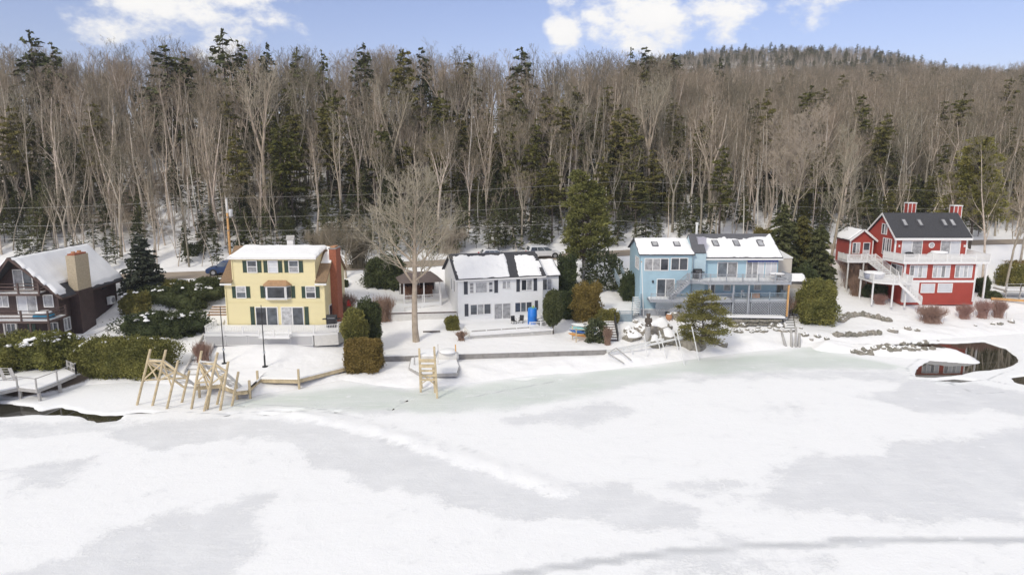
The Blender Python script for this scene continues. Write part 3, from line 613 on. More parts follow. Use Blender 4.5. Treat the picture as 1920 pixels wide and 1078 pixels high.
LAND = [(70, 'far left edge'), (150, 'brown chalet ridge'), (235, 'brown chalet right eave'), (320, 'single spruce'), (395, 'open snow bank'), (450, 'utility pole'), (540, 'yellow house dormer'), (610, 'yellow house chimney'), (680, 'small fruit tree'), (760, 'huge bare maple'), (840, 'white house porch'), (915, 'white house left gable'), (970, 'white station wagon'), (1045, 'white utility vehicle'), (1150, 'tall olive evergreen'), (1230, 'blue house left wing'), (1300, 'blue house flue pipe'), (1400, 'blue house skylights'), (1470, 'beige garage'), (1540, 'pale willow'), (1600, 'tall pale maple'), (1670, 'red house entry wing'), (1740, 'red house left chimney'), (1810, 'red house right chimney'), (1870, 'yellow-green pine'), (9999, 'far right edge')]
def land(px): return next(t for m_, t in LAND if px < m_)
def row(s): return 'at the roadside edge' if s < 9 else 'in the lower rows' if s < 20 else 'halfway up' if s < 38 else 'high up the slope'
BARE_LOOK = {2: 'broad forked', 4: 'wide spreading forked', 6: 'low forked', 7: 'thin pole-like', 8: 'thin pole-like', 5: 'small twiggy', 0: 'straight full-crowned', 1: 'slender straight', 3: 'leaning narrow'}
def wood_label(k, i, sc, s, px):
    if k == 'bare': a = BARE_LOOK[i] + ' leafless hardwood'
    elif k == 'birch': a = ('taller' if sc > .92 else 'shorter') + ' white-barked leafless birch'
    elif k == 'hemlock': a = ('tall' if sc > .85 else 'low' if sc < .62 else 'medium') + ' dark green hemlock'
    elif k == 'pine': a = ('large' if sc > .76 else 'smaller') + ' open-crowned green pine'
    else: a = ('knee-high' if sc < .6 else 'short' if sc < .8 else 'taller') + ' young hemlock on snow'
    p = land(px); at = ('%s, %s' % (row(s), 'at the ' + p if 'edge' in p else 'behind the ' + p)); l = a + ' ' + at
    return l, '%s, %s %s' % (a, row(s), p)
rf = random.Random(11); cand = []
tries = 0
used = {}
def free(x, y, d):
    k = (int(x // 3), int(y // 3))
    for a in (-1, 0, 1):
        for b_ in (-1, 0, 1):
            for (u, v_) in used.get((k[0] + a, k[1] + b_), ()):
                if (u - x) ** 2 + (v_ - y) ** 2 < d * d: return False
    used.setdefault(k, []).append((x, y)); return True
depthL, depthR = 62, 215
while tries < 150000:
    tries += 1
    s = rf.random() ** .8 * 220 + 1.5; x = rf.uniform(-150, 290); ry = float(roadY(x)); y = ry + 4.5 + s
    if abs(x) > .80 * y + 6: continue
    kx = float(sstep(0, 80, x - s * .1)); 
    if s > 66 + kx * 160: continue
    if s < 5 and x < 46 and rf.random() < .5: continue
    if s < 6 and 40 < x < 80 and rf.random() < .7: continue
    if not free(x, y, 1.25 if s < 25 else 1.55 if s < 66 else 2.2): continue
    cand.append((y, x, s, kx))
cand.sort(); dens = fnoise(np.array([c[1] for c in cand]), np.array([c[0] for c in cand]), .05, 3)
sh0 = random.Random(21); ind = {'bare': [], 'hemlock': [], 'birch': [], 'pine': []}; far = []
for (y, x, s, kx), dn in zip(cand, dens):
    # dark hemlocks under and among the hardwoods, thinning out to the right
    pc = (.36 - .15 * kx) * (1 + 1.1 * dn) * (1.3 if s < 25 else 1) * (1.3 if x < -25 else 1) * (1.15 if s < 16 else 1) * (.6 if s > 30 else 1)
    r = rf.random()
    if s > 34 and kx < .5 and sh0.random() < .6: pc *= .4
    k = 'hemlock' if r < pc * .93 else 'pine' if r < pc else 'birch' if r > .975 else 'bare'
    ind[k].append((y, x, s))
LIM = {'bare': 300, 'birch': 60, 'hemlock': 200, 'pine': 30}
sh = random.Random(5)
for k, L in ind.items():
    nv = {'bare': 9, 'birch': 2, 'hemlock': 3, 'pine': 2}[k]
    for n_, (y, x, s) in enumerate(L):
        z = Gz(x, y); sc = sh.uniform(.72, 1.12) * (.8 if k == 'hemlock' and s < 30 else 1) * (.84 if s < 10 else 1)
        if k == 'hemlock': sc *= sh.uniform(.55, 1.1) * (.72 if s < 16 else 1)
        if k == 'bare' and s < 40 and sh.random() < .35: sc *= .62
        if k == 'pine': sc *= .80
        if k == 'hemlock' and s > 34: sc *= .8
        if k == 'pine' and s > 34 and x < 60: sc *= .82
        if n_ < LIM[k]:
            px, _ = to_px(x, y, z + 8)
            if px < -60 or px > 1980: continue
            vi = (7 + sh.randrange(2) if k == 'bare' and s < 26 and sh.random() < .5 else sh.randrange(nv)); la, gr = wood_label(k, vi, sc, s, px)
            forest_tree(k, vi, (x, y, z - .1), sh.random() * 6.28, sc, la, gr)
        else: far.append((x, y, z - .1, sc, k))
# saplings in the snow below the woods
for n_ in range(320):
    x = rf.uniform(-50, 75); y = float(roadY(x)) + 6.5 + rf.random() * 26; z = Gz(x, y)
    if not free(x, y, 1.0): continue
    px, _ = to_px(x, y, z + 2)
    if -20 < px < 1940: sc = rf.uniform(.6, 1.25); la, gr = wood_label('sapling', 0, sc, y - float(roadY(x)) - 4.5, px); forest_tree('sapling', rf.randrange(3), (x, y, z - .05), rf.random() * 6.28, sc, la, gr)
# far hill
def stuff_forest(name, label, P, coll, cat='woods'):
    me = bpy.data.meshes.new(name); me.from_pydata([p[:3] for p in P], [], []); 
    a = me.attributes.new('sc', 'FLOAT', 'POINT'); a.data.foreach_set('value', [p[3] for p in P])
    o = linkmesh(name, me); tag(o, label, cat, kind='stuff')
    g = bpy.data.node_groups.new(name, 'GeometryNodeTree'); g.interface.new_socket('Geometry', in_out='INPUT', socket_type='NodeSocketGeometry'); g.interface.new_socket('Geometry', in_out='OUTPUT', socket_type='NodeSocketGeometry')
    gi = g.nodes.new('NodeGroupInput'); go = g.nodes.new('NodeGroupOutput'); iop = g.nodes.new('GeometryNodeInstanceOnPoints'); ci = g.nodes.new('GeometryNodeCollectionInfo')
    ci.inputs[0].default_value = coll; ci.inputs[1].default_value = True; ci.inputs[2].default_value = True
    ri = g.nodes.new('FunctionNodeRandomValue'); ri.data_type = 'INT'; ri.inputs[4].default_value = 0; ri.inputs[5].default_value = 50; ri.inputs['Seed'].default_value = 3
    rr = g.nodes.new('FunctionNodeRandomValue'); rr.data_type = 'FLOAT_VECTOR'; rr.inputs[0].default_value = (-.05, -.05, 0); rr.inputs[1].default_value = (.05, .05, 6.28)
    na = g.nodes.new('GeometryNodeInputNamedAttribute'); na.data_type = 'FLOAT'; na.inputs[0].default_value = 'sc'
    m2p = g.nodes.new('GeometryNodeMeshToPoints'); g.links.new(gi.outputs[0], m2p.inputs[0]); g.links.new(m2p.outputs[0], iop.inputs['Points'])
    g.links.new(ci.outputs[0], iop.inputs['Instance']); iop.inputs['Pick Instance'].default_value = True; g.links.new(ri.outputs[2], iop.inputs['Instance Index'])
    g.links.new(rr.outputs[0], iop.inputs['Rotation']); g.links.new(na.outputs[0], iop.inputs['Scale']); g.links.new(iop.outputs[0], go.inputs[0])
    o.modifiers.new('scatter', 'NODES').node_group = g; return o
fb = [(x, y, z, s) for x, y, z, s, k in far if k in ('bare', 'birch')]; fc = [(x, y, z, s) for x, y, z, s, k in far if k in ('hemlock', 'pine')]
hb, hc = [], []
for _ in range(14000):
    x = rf.uniform(-60, 640); y = rf.uniform(400, 800)
    if abs(x) > .82 * y: continue
    z = Gz(x, y)
    if z < 60: continue
    top = z > 128 + 14 * math.sin(x * .03); (hc if rf.random() < (.75 if top else .22) else hb).append((x, y, z - .2, rf.uniform(.55, .95) * (.8 if top else .9)))
stuff_forest('upland_hardwood_forest', 'leafless hardwood forest filling the slope above the front trees', fb, srccol)
stuff_forest('upland_evergreen_trees', 'dark evergreens scattered through the upper slope and skyline', fc, smallcol)
stuff_forest('distant_hardwood_forest', 'greyish leafless forest on the distant hill at upper right', hb, srccol)
stuff_forest('distant_evergreen_forest', 'dark evergreens along the crest of the distant hill', hc, smallcol)
print('FOREST', len(cand), {k: len(v) for k, v in ind.items()}, len(far), len(hb), len(hc))
# ---------------------------------------------------------------- building parts
def fpt(face, at, u, v, o):
    return (u, at - o, v) if face == 'f' else (at - o, u, v) if face == 'l' else (at + o, u, v)
def fbox(mb, face, at, u0, u1, v0, v1, o0, o1):
    a, b = fpt(face, at, u0, v0, o0), fpt(face, at, u1, v1, o1)
    return mb.box(min(a[0], b[0]), max(a[0], b[0]), min(a[1], b[1]), max(a[1], b[1]), v0, v1)
def window(par, face, at, u0, u1, v0, v1, cols=1, g=None, fm=None, rows=1, name='window', fr=.09, label=None, bars=0):
    g = g or glass; fm = fm or white; M = MB()
    fbox(M, face, at, u0 - fr, u0, v0 - fr, v1 + fr, -.02, .06); fbox(M, face, at, u1, u1 + fr, v0 - fr, v1 + fr, -.02, .06)
    fbox(M, face, at, u0, u1, v0 - fr, v0, -.02, .075); fbox(M, face, at, u0, u1, v1, v1 + fr, -.02, .06)
    w_ = (u1 - u0) / cols; h_ = (v1 - v0) / rows; mw = .05
    for i in range(1, cols): fbox(M, face, at, u0 + i * w_ - mw, u0 + i * w_ + mw, v0, v1, -.02, .055)
    for i in range(1, rows): fbox(M, face, at, u0, u1, v0 + i * h_ - .03, v0 + i * h_ + .03, -.02, .05)
    o = M.build(name, fm, par)
    if label: o['label'] = label
    gl = g if isinstance(g, (list, tuple)) else [g]
    for i in range(cols):
        for j in range(rows):
            P = MB(); fbox(P, face, at, u0 + i * w_ + (mw if i else 0), u0 + (i + 1) * w_ - (mw if i < cols - 1 else 0), v0 + j * h_ + (.03 if j else 0), v0 + (j + 1) * h_ - (.03 if j < rows - 1 else 0), -.03, .02); P.build('pane', gl[(i + j * cols) % len(gl)], o)
    return o
def shutter(par, face, at, u, v0, v1, m, w_=.42):
    M = MB(); fbox(M, face, at, u - w_ / 2, u + w_ / 2, v0, v1, 0, .04); fbox(M, face, at, u - w_ / 2 - .01, u - w_ / 2 + .05, v0 - .01, v1 + .01, 0, .06); fbox(M, face, at, u + w_ / 2 - .05, u + w_ / 2 + .01, v0 - .01, v1 + .01, 0, .06); fbox(M, face, at, u - w_ / 2, u + w_ / 2, (v0 + v1) / 2 - .03, (v0 + v1) / 2 + .03, 0, .06)
    return M.build('shutter', m, par)
def railing(par, pts, m, h=.95, gap=.16, post=1.8, name='railing', pw=.10, bw=.035, rails=None, postm=True):
    M = MB()
    for a, b in zip(pts[:-1], pts[1:]):
        a, b = Vector(a), Vector(b); L = (b - a).length; n = max(1, round(L / post)); up = Vector((0, 0, 1))
        first = a == Vector(pts[0])
        for i in range(0 if first else 1, n + 1): c = a.lerp(b, i / n); M.box(c.x - pw / 2, c.x + pw / 2, c.y - pw / 2, c.y + pw / 2, c.z, c.z + h + .06)
        if rails:
            for r_ in rails: M.bar(a + up * h * r_, b + up * h * r_, .05, .12)
        e_ = (b - a).normalized() * (.0 if first else .05); M.bar(a + up * (h - .01) + e_, b + up * (h - .01), .09, .05); 
        if gap:
            M.bar(a + up * .1, b + up * .1, .05, .05); k = int(L / gap)
            for i in range(1, k): c = a.lerp(b, i / k); M.bar(c + up * .1, c + up * h, bw, bw)
    return M.build(name, m, par)
def lattice(par, face, at, u0, u1, v0, v1, m, pitch=.28, name='lattice_panel', w_=.05):
    M = MB(); fr = .07
    for a in ((u0, u0 + fr, v0, v1), (u1 - fr, u1, v0, v1), (u0, u1, v0, v0 + fr), (u0, u1, v1 - fr, v1)): fbox(M, face, at, *a, 0, .05)
    W, H = u1 - u0, v1 - v0; k = -H
    while k < W:
        for sgn in (1, -1):
            a0 = max(0, k); a1 = min(W, k + H)
            if a1 > a0:
                if sgn > 0: p, q = (u0 + a0, v0 + a0 - k), (u0 + a1, v0 + a1 - k)
                else: p, q = (u0 + a0, v1 - (a0 - k)), (u0 + a1, v1 - (a1 - k))
                M.bar(fpt(face, at, *p, .02 + .012 * sgn), fpt(face, at, *q, .02 + .012 * sgn), w_, .012, up=(0, 1, 0) if face == 'f' else (1, 0, 0))
        k += pitch
    return M.build(name, m, par)
def steps(par, a, b, width_dir, width, n, m, name='stairs', rail=None, risers=False, h=.9, snowm=None):
    """a = foot, b = head (local points on one side); width_dir unit vector"""
    a, b, wd = Vector(a), Vector(b), Vector(width_dir); M = MB(); S = MB(); run = (b - a); hor = Vector((run.x, run.y, 0)); st = hor / n; hd = hor.normalized()
    for e in (0, width): M.bar(a + wd * e, b + wd * e, .06, .28)
    for i in range(n):
        p = a + st * i; z = a.z + run.z * (i + 1) / n; p = Vector((p.x, p.y, z)); q = p + st * 1.05
        c0 = p; c1 = p + wd * width; th = .05
        M.add([tuple(v + Vector((0, 0, dz))) for dz in (-th, 0) for v in (c0, c1, c1 + st * 1.05, c0 + st * 1.05)], [(0, 3, 2, 1), (4, 5, 6, 7), (0, 1, 5, 4), (1, 2, 6, 5), (2, 3, 7, 6), (3, 0, 4, 7)])
        if risers: M.add([tuple(v) for v in (c0 - Vector((0, 0, run.z / n)), c1 - Vector((0, 0, run.z / n)), c1, c0)], [(0, 1, 2, 3)])
        if snowm: S.add([tuple(v + Vector((0, 0, dz))) for dz in (.002, .05) for v in (c0 + wd * .07 + st * .1, c0 + wd * (width - .07) + st * .1, c0 + wd * (width - .07) + st, c0 + wd * .07 + st)], [(0, 3, 2, 1), (4, 5, 6, 7), (0, 1, 5, 4), (1, 2, 6, 5), (2, 3, 7, 6), (3, 0, 4, 7)])
    o = M.build(name, m, par)
    if snowm: S.build('snow_layer', snowm, o if par is not None and par.parent is None else par)
    if rail:
        for e in ((0, width) if rail is True or not isinstance(rail, tuple) else rail[1:]):
            railing(par, [a + wd * e, b + wd * e], rail[0] if isinstance(rail, tuple) else m, h, .17, 1.6, 'stair_railing')
    return o
def snow_sheet(par, p, u, v, th, maskf, nu=60, nv=30, name='roof_snow', m=None):
    """snow on a roof slope: thickness follows a mask, bare patches stay bare"""
    p, u, v = Vector(p), Vector(u), Vector(v); n = u.cross(v).normalized()
    if n.z < 0: n = -n
    vs, hs = [], []
    for j in range(nv + 1):
        for i in range(nu + 1):
            a, b = i / nu, j / nv; k = maskf(a, b); e = min(a * u.length, (1 - a) * u.length, b * v.length, (1 - b) * v.length)
            k = min(k, (e - .04 + .14 * noise.noise(p + u * a * 1.3 + v * b * 1.3)) / .30); h = th * max(-.35, min(1, k * 1.6)) + .05 * noise.noise(p + u * a * .9 + v * b * .9) ; h = h if k > 0 else -.04
            hs.append(k > -.0); vs.append(tuple(p + u * a + v * b + n * h))
    fs = []
    for j in range(nv):
        for i in range(nu):
            q = (j * (nu + 1) + i, j * (nu + 1) + i + 1, (j + 1) * (nu + 1) + i + 1, (j + 1) * (nu + 1) + i)
            if any(hs[t] for t in q): fs.append(q)
    M = MB(); M.add(vs, fs); return M.build(name, m or snowr, par, True)
def slope_roof(par, x0, x1, ye, ze, yr, zr, th, m, name='roof', ov=.25, ovx=.25):
    """one roof slope with its eave at (ye,ze) and its ridge at (yr,zr)"""
    d = Vector((0, yr - ye, zr - ze)); d.normalize(); e = Vector((0, ye, ze)) - d * ov; L = (Vector((0, yr, zr)) - e).length
    M = MB(); p = Vector((x0 - ovx, e.y, e.z)); u = Vector((x1 - x0 + 2 * ovx, 0, 0)); v = d * L; n = u.cross(v).normalized(); n = n if n.z > 0 else -n
    c = [p, p + u, p + u + v, p + v]; vs = [tuple(a + n * .005) for a in c] + [tuple(a + n * th) for a in c]
    M.add(vs, [(0, 3, 2, 1), (4, 5, 6, 7), (0, 1, 5, 4), (1, 2, 6, 5), (2, 3, 7, 6), (3, 0, 4, 7)])
    o = M.build(name, m, par); return o, p + n * th, u, v
def gable_walls(par, x0, x1, y0, y1, zb, zf, zbk, yr, zr, m, name='wall'):
    return MB().prism_x([(y0, zb), (y1, zb), (y1, zbk), (yr, zr), (y0, zf)], x0, x1).build(name, m, par)
full = lambda a, b: 1.0
def nmask(seed, th, sc=3.0, base=None): return lambda a, b: noise.fractal(Vector((a * sc * 2, b * sc, seed)), .9, 2, 4) * 1.2 + th + (base(a, b) if base else 0)
def tbl(name, label, cat, loc, r, h, mt, group=None):
    t = thing(name, label, cat, loc, 0, group); MB().lathe((0, 0, 0), [(r, h - .05), (r, h)], 20).build('table_top', mt, t); MB().lathe((0, 0, 0), [(.2, 0), (.05, .06), (.05, h - .05)], 8).build('pedestal', black, t); MB().lathe((0, 0, 0), [(r * .97, h + .002), (r * .9, h + .09), (r * .5, h + .13)], 20).build('snow_layer', snow, t, True); return t
def chair(label, loc, rz, m, group=None, reclined=False):
    t = thing('patio_chair', label, 'chair', loc, rz, group); MB().box(-.25, .25, -.25, .25, .38, .43).build('seat', m, t); MB().add([(-.25, .22, .43), (.25, .22, .43), (.25, .30, .95), (-.25, .30, .95), (-.25, .26, .43), (.25, .26, .43), (.25, .34, .95), (-.25, .34, .95)], [(0, 1, 2, 3), (7, 6, 5, 4), (0, 4, 5, 1), (1, 5, 6, 2), (2, 6, 7, 3), (3, 7, 4, 0)]).build('backrest', m, t)
    for sx in (-.23, .23):
        for sy in (-.22, .22): MB().bar((sx, sy, 0), (sx, sy, .38), .04).build('leg', m, t)
        MB().bar((sx * 1.1, -.24, .62), (sx * 1.1, .27, .62), .05, .03).build('armrest', m, t)
    return t
def grill(label, loc, rz=0., s=1.0):
    t = thing('barbecue_grill', label, 'grill', loc, rz); t.scale = (s, s, s)
    MB().box(-.4, .4, -.27, .27, .1, .75).build('cabinet', black, t); MB().prism_x([(-.3, .75), (.3, .75), (.3, .95), (.15, 1.12), (-.12, 1.12), (-.3, .92)], -.42, .42).build('lid', blackc, t); MB().box(-.75, -.43, -.2, .2, .76, .8).build('side_shelf', black, t); MB().box(.43, .75, -.2, .2, .76, .8).build('side_shelf', black, t)
    MB().bar((-.3, -.35, .9), (.3, -.35, .9), .035).build('handle', metal, t); return t
def covered_heap(name, label, cat, loc, rx, ry, h, m, seed=1, rz=0., snowcap=False):
    M = MB(); off = Vector((seed, 0, 0)); nu = 20; prof = [(1, 0), (1.0, .35), (.93, .7), (.7, .93), (.35, 1.0)]
    vs = []
    for r, z in prof:
        for i in range(nu):
            t = 6.283 * i / nu; q = superell(t, 0, .6); k = r * (1 + .06 * noise.noise(Vector((q.x * 3, q.y * 3, z * 2)) + off)); vs.append((q.x * rx * k, q.y * ry * k, z * h * (1 + .08 * noise.noise(Vector((q.x * 2, q.y * 2, 5)) + off))))
    fs = [(k * nu + i, k * nu + (i + 1) % nu, (k + 1) * nu + (i + 1) % nu, (k + 1) * nu + i) for k in range(len(prof) - 1) for i in range(nu)] + [tuple((len(prof) - 1) * nu + i for i in range(nu))]
    M.add(vs, fs); 
    if not snowcap: o = M.build(name, m, None, True, loc, rz); return tag(o, label, cat)
    t = thing(name, label, cat, loc, rz); M.build('cover', m, t, True); MB().lathe((0, 0, 0), [(rx * .8, h * .86), (rx * .7, h * 1.08), (rx * .3, h * 1.14)], 16).build('snow_layer', snow, t, True); return t

# ================================================================ the brown chalet, far left
c0 = thing('brown_chalet', 'dark brown stained chalet with snowy roof and tan chimney at far left', 'house', (-46.6, 68.8, 2.0))
GX0, GPK = -6.8, -3.4
YB = 10.3
EZ, RZ_ = 5.25, 8.75
MB().prism_y([(GX0, -.8), (0, -.8), (0, EZ), (GPK, RZ_), (GX0, EZ)], 0, YB).build('wall', csiding, c0)
dR = Vector((-GPK, 0, EZ - RZ_)).normalized(); nR = Vector((RZ_ - EZ, 0, -GPK)).normalized()
L_ = Vector((GPK, 0, RZ_ - EZ)).length
for sgn in (1, -1):
    d = Vector((dR.x * sgn, 0, dR.z)); n = Vector((nR.x * sgn, 0, nR.z)); M = MB(); ridge = Vector((GPK, -1.6, RZ_)) + n * .01; ridge_b = Vector((GPK, YB + .5, RZ_)) + n * .01; e1 = d * (L_ + 1.0)
    c = [ridge, ridge_b, ridge_b + e1, ridge + e1 + Vector((0, 1.0, 0))]
    M.add([tuple(a) for a in c] + [tuple(a + n * .2) for a in c], [(0, 3, 2, 1), (4, 5, 6, 7), (0, 1, 5, 4), (1, 2, 6, 5), (2, 3, 7, 6), (3, 0, 4, 7)]); rf_ = M.build('roof', shingk, c0)
    if sgn > 0:
        MB().bar(c[3] + n * .08 + Vector((0, -.03, 0)), c[2] + n * .08, .06, .24).build('fascia_board', ctrim, c0)
        snow_sheet(c0, Vector(c[0]) + n * .2, Vector(c[1]) - Vector(c[0]), (e1) + Vector((0, .0, 0)), .22, lambda a, b: (1.0 if b < .86 else .8 - (b - .86) * 9) + .25 * noise.noise(Vector((a * 9, b * 4, 2))) + (-3 if a < .07 * b + .01 else 0) - (2.5 * max(0, 1 - abs(a - .26) / .10) * (1 if b > .72 else 0)), 70, 40)
    else: snow_sheet(c0, Vector(c[0]) + n * .2, Vector(c[1]) - Vector(c[0]), e1, .2, nmask(3, .9), 40, 20)
    MB().bar(ridge + Vector((0, -.04, .08)), ridge + e1 + Vector((0, .96, .08)), .07, .26).build('rake_board', ctrim, c0)
# chimney on the right wall with its own bump-out
ch = MB().box(.0, 1.02, 1.75, 4.2, -1.2, EZ - .3).build('chimney_chase', csiding, c0)
cb = MB().box(.04, 1.0, 1.8, 4.1, EZ - .9, RZ_ - .1).build('chimney', buff, c0); MB().box(.14, .9, 1.95, 3.95, RZ_ - .1, RZ_ + .06).build('chimney_cap', brick, cb)
for k, xx in enumerate((2.4, 3.4)): MB().lathe((.5, xx, RZ_ + .06), [(.2, 0), (.2, .2)], 8).build('flue', clay, cb)
window(c0, 'f', 0, -4.25, -2.45, 5.45, 7.4, 2, [glassc, glass]); window(c0, 'f', 0, -4.2, -2.3, 2.95, 4.85, 2, [glassw, glassc], name='patio_door'); window(c0, 'f', 0, -1.45, -.6, 3.65, 4.8, 1, glassc); window(c0, 'f', 0, -6.3, -5.2, 3.65, 4.8, 2, glassc)
window(c0, 'f', 0, -1.3, -.4, .6, 1.9, 2, glass); window(c0, 'f', 0, -5.6, -4.8, .9, 1.8, 2, glass); MB().box(-3.5, -2.7, -.05, .0, -.6, 1.8).build('door', mat('dark_green_door', (.02, .06, .04), .4), c0); window(c0, 'r', 0, .45, 1.35, 1.0, 2.2, 2, glassc)
window(c0, 'r', 0, 7.4, 8.4, 4.0, 4.5, 1, glass, ctrim)
for z, y0, x1 in ((5.2, -1.25, -1.0), (2.75, -2.9, .75)):
    M = MB(); M.box(GX0 - .5, x1, y0, -.03, z - .22, z); dk = M.build('balcony' if z > 3 else 'deck', ctrim, c0); MB().box(GX0 - .4, x1 - .1, y0 + .1, -.1, z + .002, z + .07).build('snow_layer', snow, dk)
    railing(c0, [(GX0 - .5, y0 + .06, z), (x1 - .06, y0 + .06, z), (x1 - .06, -.1, z)], ctrim, 1.0, 0, 2.3, rails=(.33, .66), pw=.14)
for x in (-6.5, -5.0, -3.8, -2.6, -1.2, .65):
    MB().box(x - .08, x + .08, -2.85, -2.69, -1.0, 2.53).build('deck_post', ctrim if x not in (-3.8, -2.6) else greywood, c0)
railing(c0, [(GX0, -3.2, -.3), (.9, -3.2, -.3)], ctrim, .9, 0, 3.0, rails=(.5,)); MB().box(-1.0, .7, -2.5, -1.9, -.2, .45).build('bench_seat', offwhite, c0)
MB().box(GX0, .9, -3.2, -.05, -.9, -.3).build('lower_deck', ctrim, c0)
hp = thing('heat_pump', 'white outdoor heat pump unit on the side wall of the brown chalet', 'heat pump', (-46.58, 77.3, 4.2)); MB().box(.12, .5, -.5, .5, 0, .85).build('casing', white, hp); M = MB(); M.tube((.5, .08, .43), (.53, .08, .43), .32, n=16); M.build('fan_grille', mat('grey_grille', (.25, .25, .26), .5), hp); MB().box(0, .12, -.4, .4, -.1, -.02).build('bracket', metal, hp)
covered_heap('covered_table', 'turquoise covered table on the deck of the brown chalet', 'table', (-47.1, 67.1, 4.84), .95, .6, .6, teal, 2, snowcap=True)

# ================================================================ the yellow house
yb = Vector((-30.6, 71.5, 2.95)); yh = thing('yellow_house', 'three storey yellow house with green shutters and brick chimney', 'house', yb)
W, Dp = 10.7, 8.4; ZE, ZR = 4.95, 8.2
gable_walls(yh, 0, W, 0, Dp, -1.5, ZE, ZE, 4.2, 7.95, ysiding)
MB().prism_x([(-.012, ZE - .4), (4.0, ZE - .4), (4.0, 7.85), (0 - .012, 7.35)], .95, W - .95).build('dormer_wall', ysiding, yh)
for s_ in (0, 1):
    x0, x1 = ((-.28, .945) if s_ == 0 else (W - .945, W + .28))
    o, p, u, v = slope_roof(yh, x0 + .25, x1 - .25, 0, ZE, 4.2, 8.02, .16, shingb, ov=.4)
    if s_: snow_sheet(yh, p, u, v, .07, lambda a, b: .5 * noise.noise(Vector((a * 5, b * 9, 4))) - .12 + (.35 if b > .5 else -.2), 16, 50)
slope_roof(yh, 0, W, Dp, ZE, 4.2, 8.02, .16, shingb, ov=.4)
M = MB(); M.prism_x([(-.4, 7.34), (4.3, 7.99), (4.3, 8.13), (-.4, 7.48)], .7, W - .7); M.build('dormer_roof', white, yh)
snow_sheet(yh, (.72, -.38, 7.49), (W - 1.44, 0, 0), (0, 4.66, .65), .16, full, 50, 20)
MB().box(.7, W - .7, -.45, -.405, 7.25, 7.50).build('gutter', white, yh)
for x0, x1 in ((-.28, .95), (W - .95, W + .28)): MB().box(x0, x1, -.5, -.40, 4.5, 4.68).build('eave_board', white, yh)
MB().box(.0, W, -.03, -.002, 2.55, 2.61).build('belt_board', ysiding, yh)
for x in (3.1, 5.3, 7.5):
    window(yh, 'f', -.012, x - .45, x + .45, 5.85, 7.0, 1, [glassc, glass] if x != 5.3 else [glassw, glassw], rows=2)
    for d in (-.78, .78): shutter(yh, 'f', -.012, x + d, 5.8, 7.05, shutg, .38)
for x in (1.75, 9.15):
    window(yh, 'f', 0, x - .45, x + .45, 3.1, 4.25, 1, [glass, glassc], rows=2)
    for d in (-.76, .76): shutter(yh, 'f', 0, x + d, 3.05, 4.3, shutg, .36)
bay = MB(); bay.prism_z([(4.25, -.01), (4.55, -.55), (6.75, -.55), (7.05, -.01)], 2.95, 4.45); bo = bay.build('bay_window', white, yh)
window(yh, 'f', -.55, 4.75, 6.55, 3.15, 4.3, 1, glass, name='bay_pane_frame')
for xa, ya, xb, yb_ in ((4.27, -.06, 4.53, -.53), (6.77, -.53, 7.03, -.06)):
    a, b = Vector((xa, ya, 3.72)), Vector((xb, yb_, 3.72)); nn = Vector((b.y - a.y, -(b.x - a.x), 0)).normalized() ; M = MB(); M.bar(a + nn * .02, b + nn * .02, .05, 1.15); M.build('side_pane', glass, bo)
MB().add([(4.1, -.01, 4.5), (4.45, -.75, 4.5), (6.85, -.75, 4.5), (7.2, -.01, 4.5), (4.7, -.01, 4.98), (6.6, -.01, 4.98), (4.1, -.01, 4.45), (4.45, -.75, 4.45), (6.85, -.75, 4.45), (7.2, -.01, 4.45)], [(0, 1, 4), (1, 2, 5, 4), (2, 3, 5), (0, 6, 7, 1), (1, 7, 8, 2), (2, 8, 9, 3), (6, 9, 8, 7), (0, 4, 5, 3, 9, 6)]).build('bay_roof', copper, yh)
for d in (-1.65, 1.65): shutter(yh, 'f', 0, 5.65 + d, 3.05, 4.35, shutg, .36)
window(yh, 'f', 0, 3.2, 5.45, .12, 2.0, 2, glass, name='patio_door'); window(yh, 'f', 0, 5.95, 8.2, .12, 2.0, 2, [glassc, glass], name='patio_door')
for x in (2.8, 8.6): shutter(yh, 'f', 0, x, .05, 2.1, shutg, .4)
window(yh, 'r', W, 4.9, 5.8, 3.1, 4.2, 1, glass); window(yh, 'r', W, 1.2, 2.2, -.0, 1.9, 1, glass, name='side_door')
cy = MB().box(W + .0, W + .75, 2.2, 4.2, -.3, 8.0).build('chimney', brick, yh); MB().box(W - .05, W + .8, 2.15, 4.25, 8.0, 8.12).build('chimney_cap', concrete, cy); MB().box(W + .1, W + .6, 2.5, 3.9, 8.12, 8.24).build('flue', clay, cy)
MB().box(W + .0, W + .85, 2.1, 4.3, -1.6, -.3).build('chimney_footing', concrete, yh)
MB().box(5.4, 6.1, 4.6, 5.2, 7.7, 8.75).build('vent_box', white, yh); MB().prism_x([(4.5, 8.75), (5.3, 8.75), (4.9, 9.25)], 5.3, 6.2).build('vent_cap', greywood, yh)
for x in (.98, W - .98, .1, W - .1): MB().box(x - .05, x + .05, -.09, -.015, .1 if x in (.1, W - .1) else ZE, 4.6 if x in (.1, W - .1) else 7.3).build('downspout', ysiding, yh)
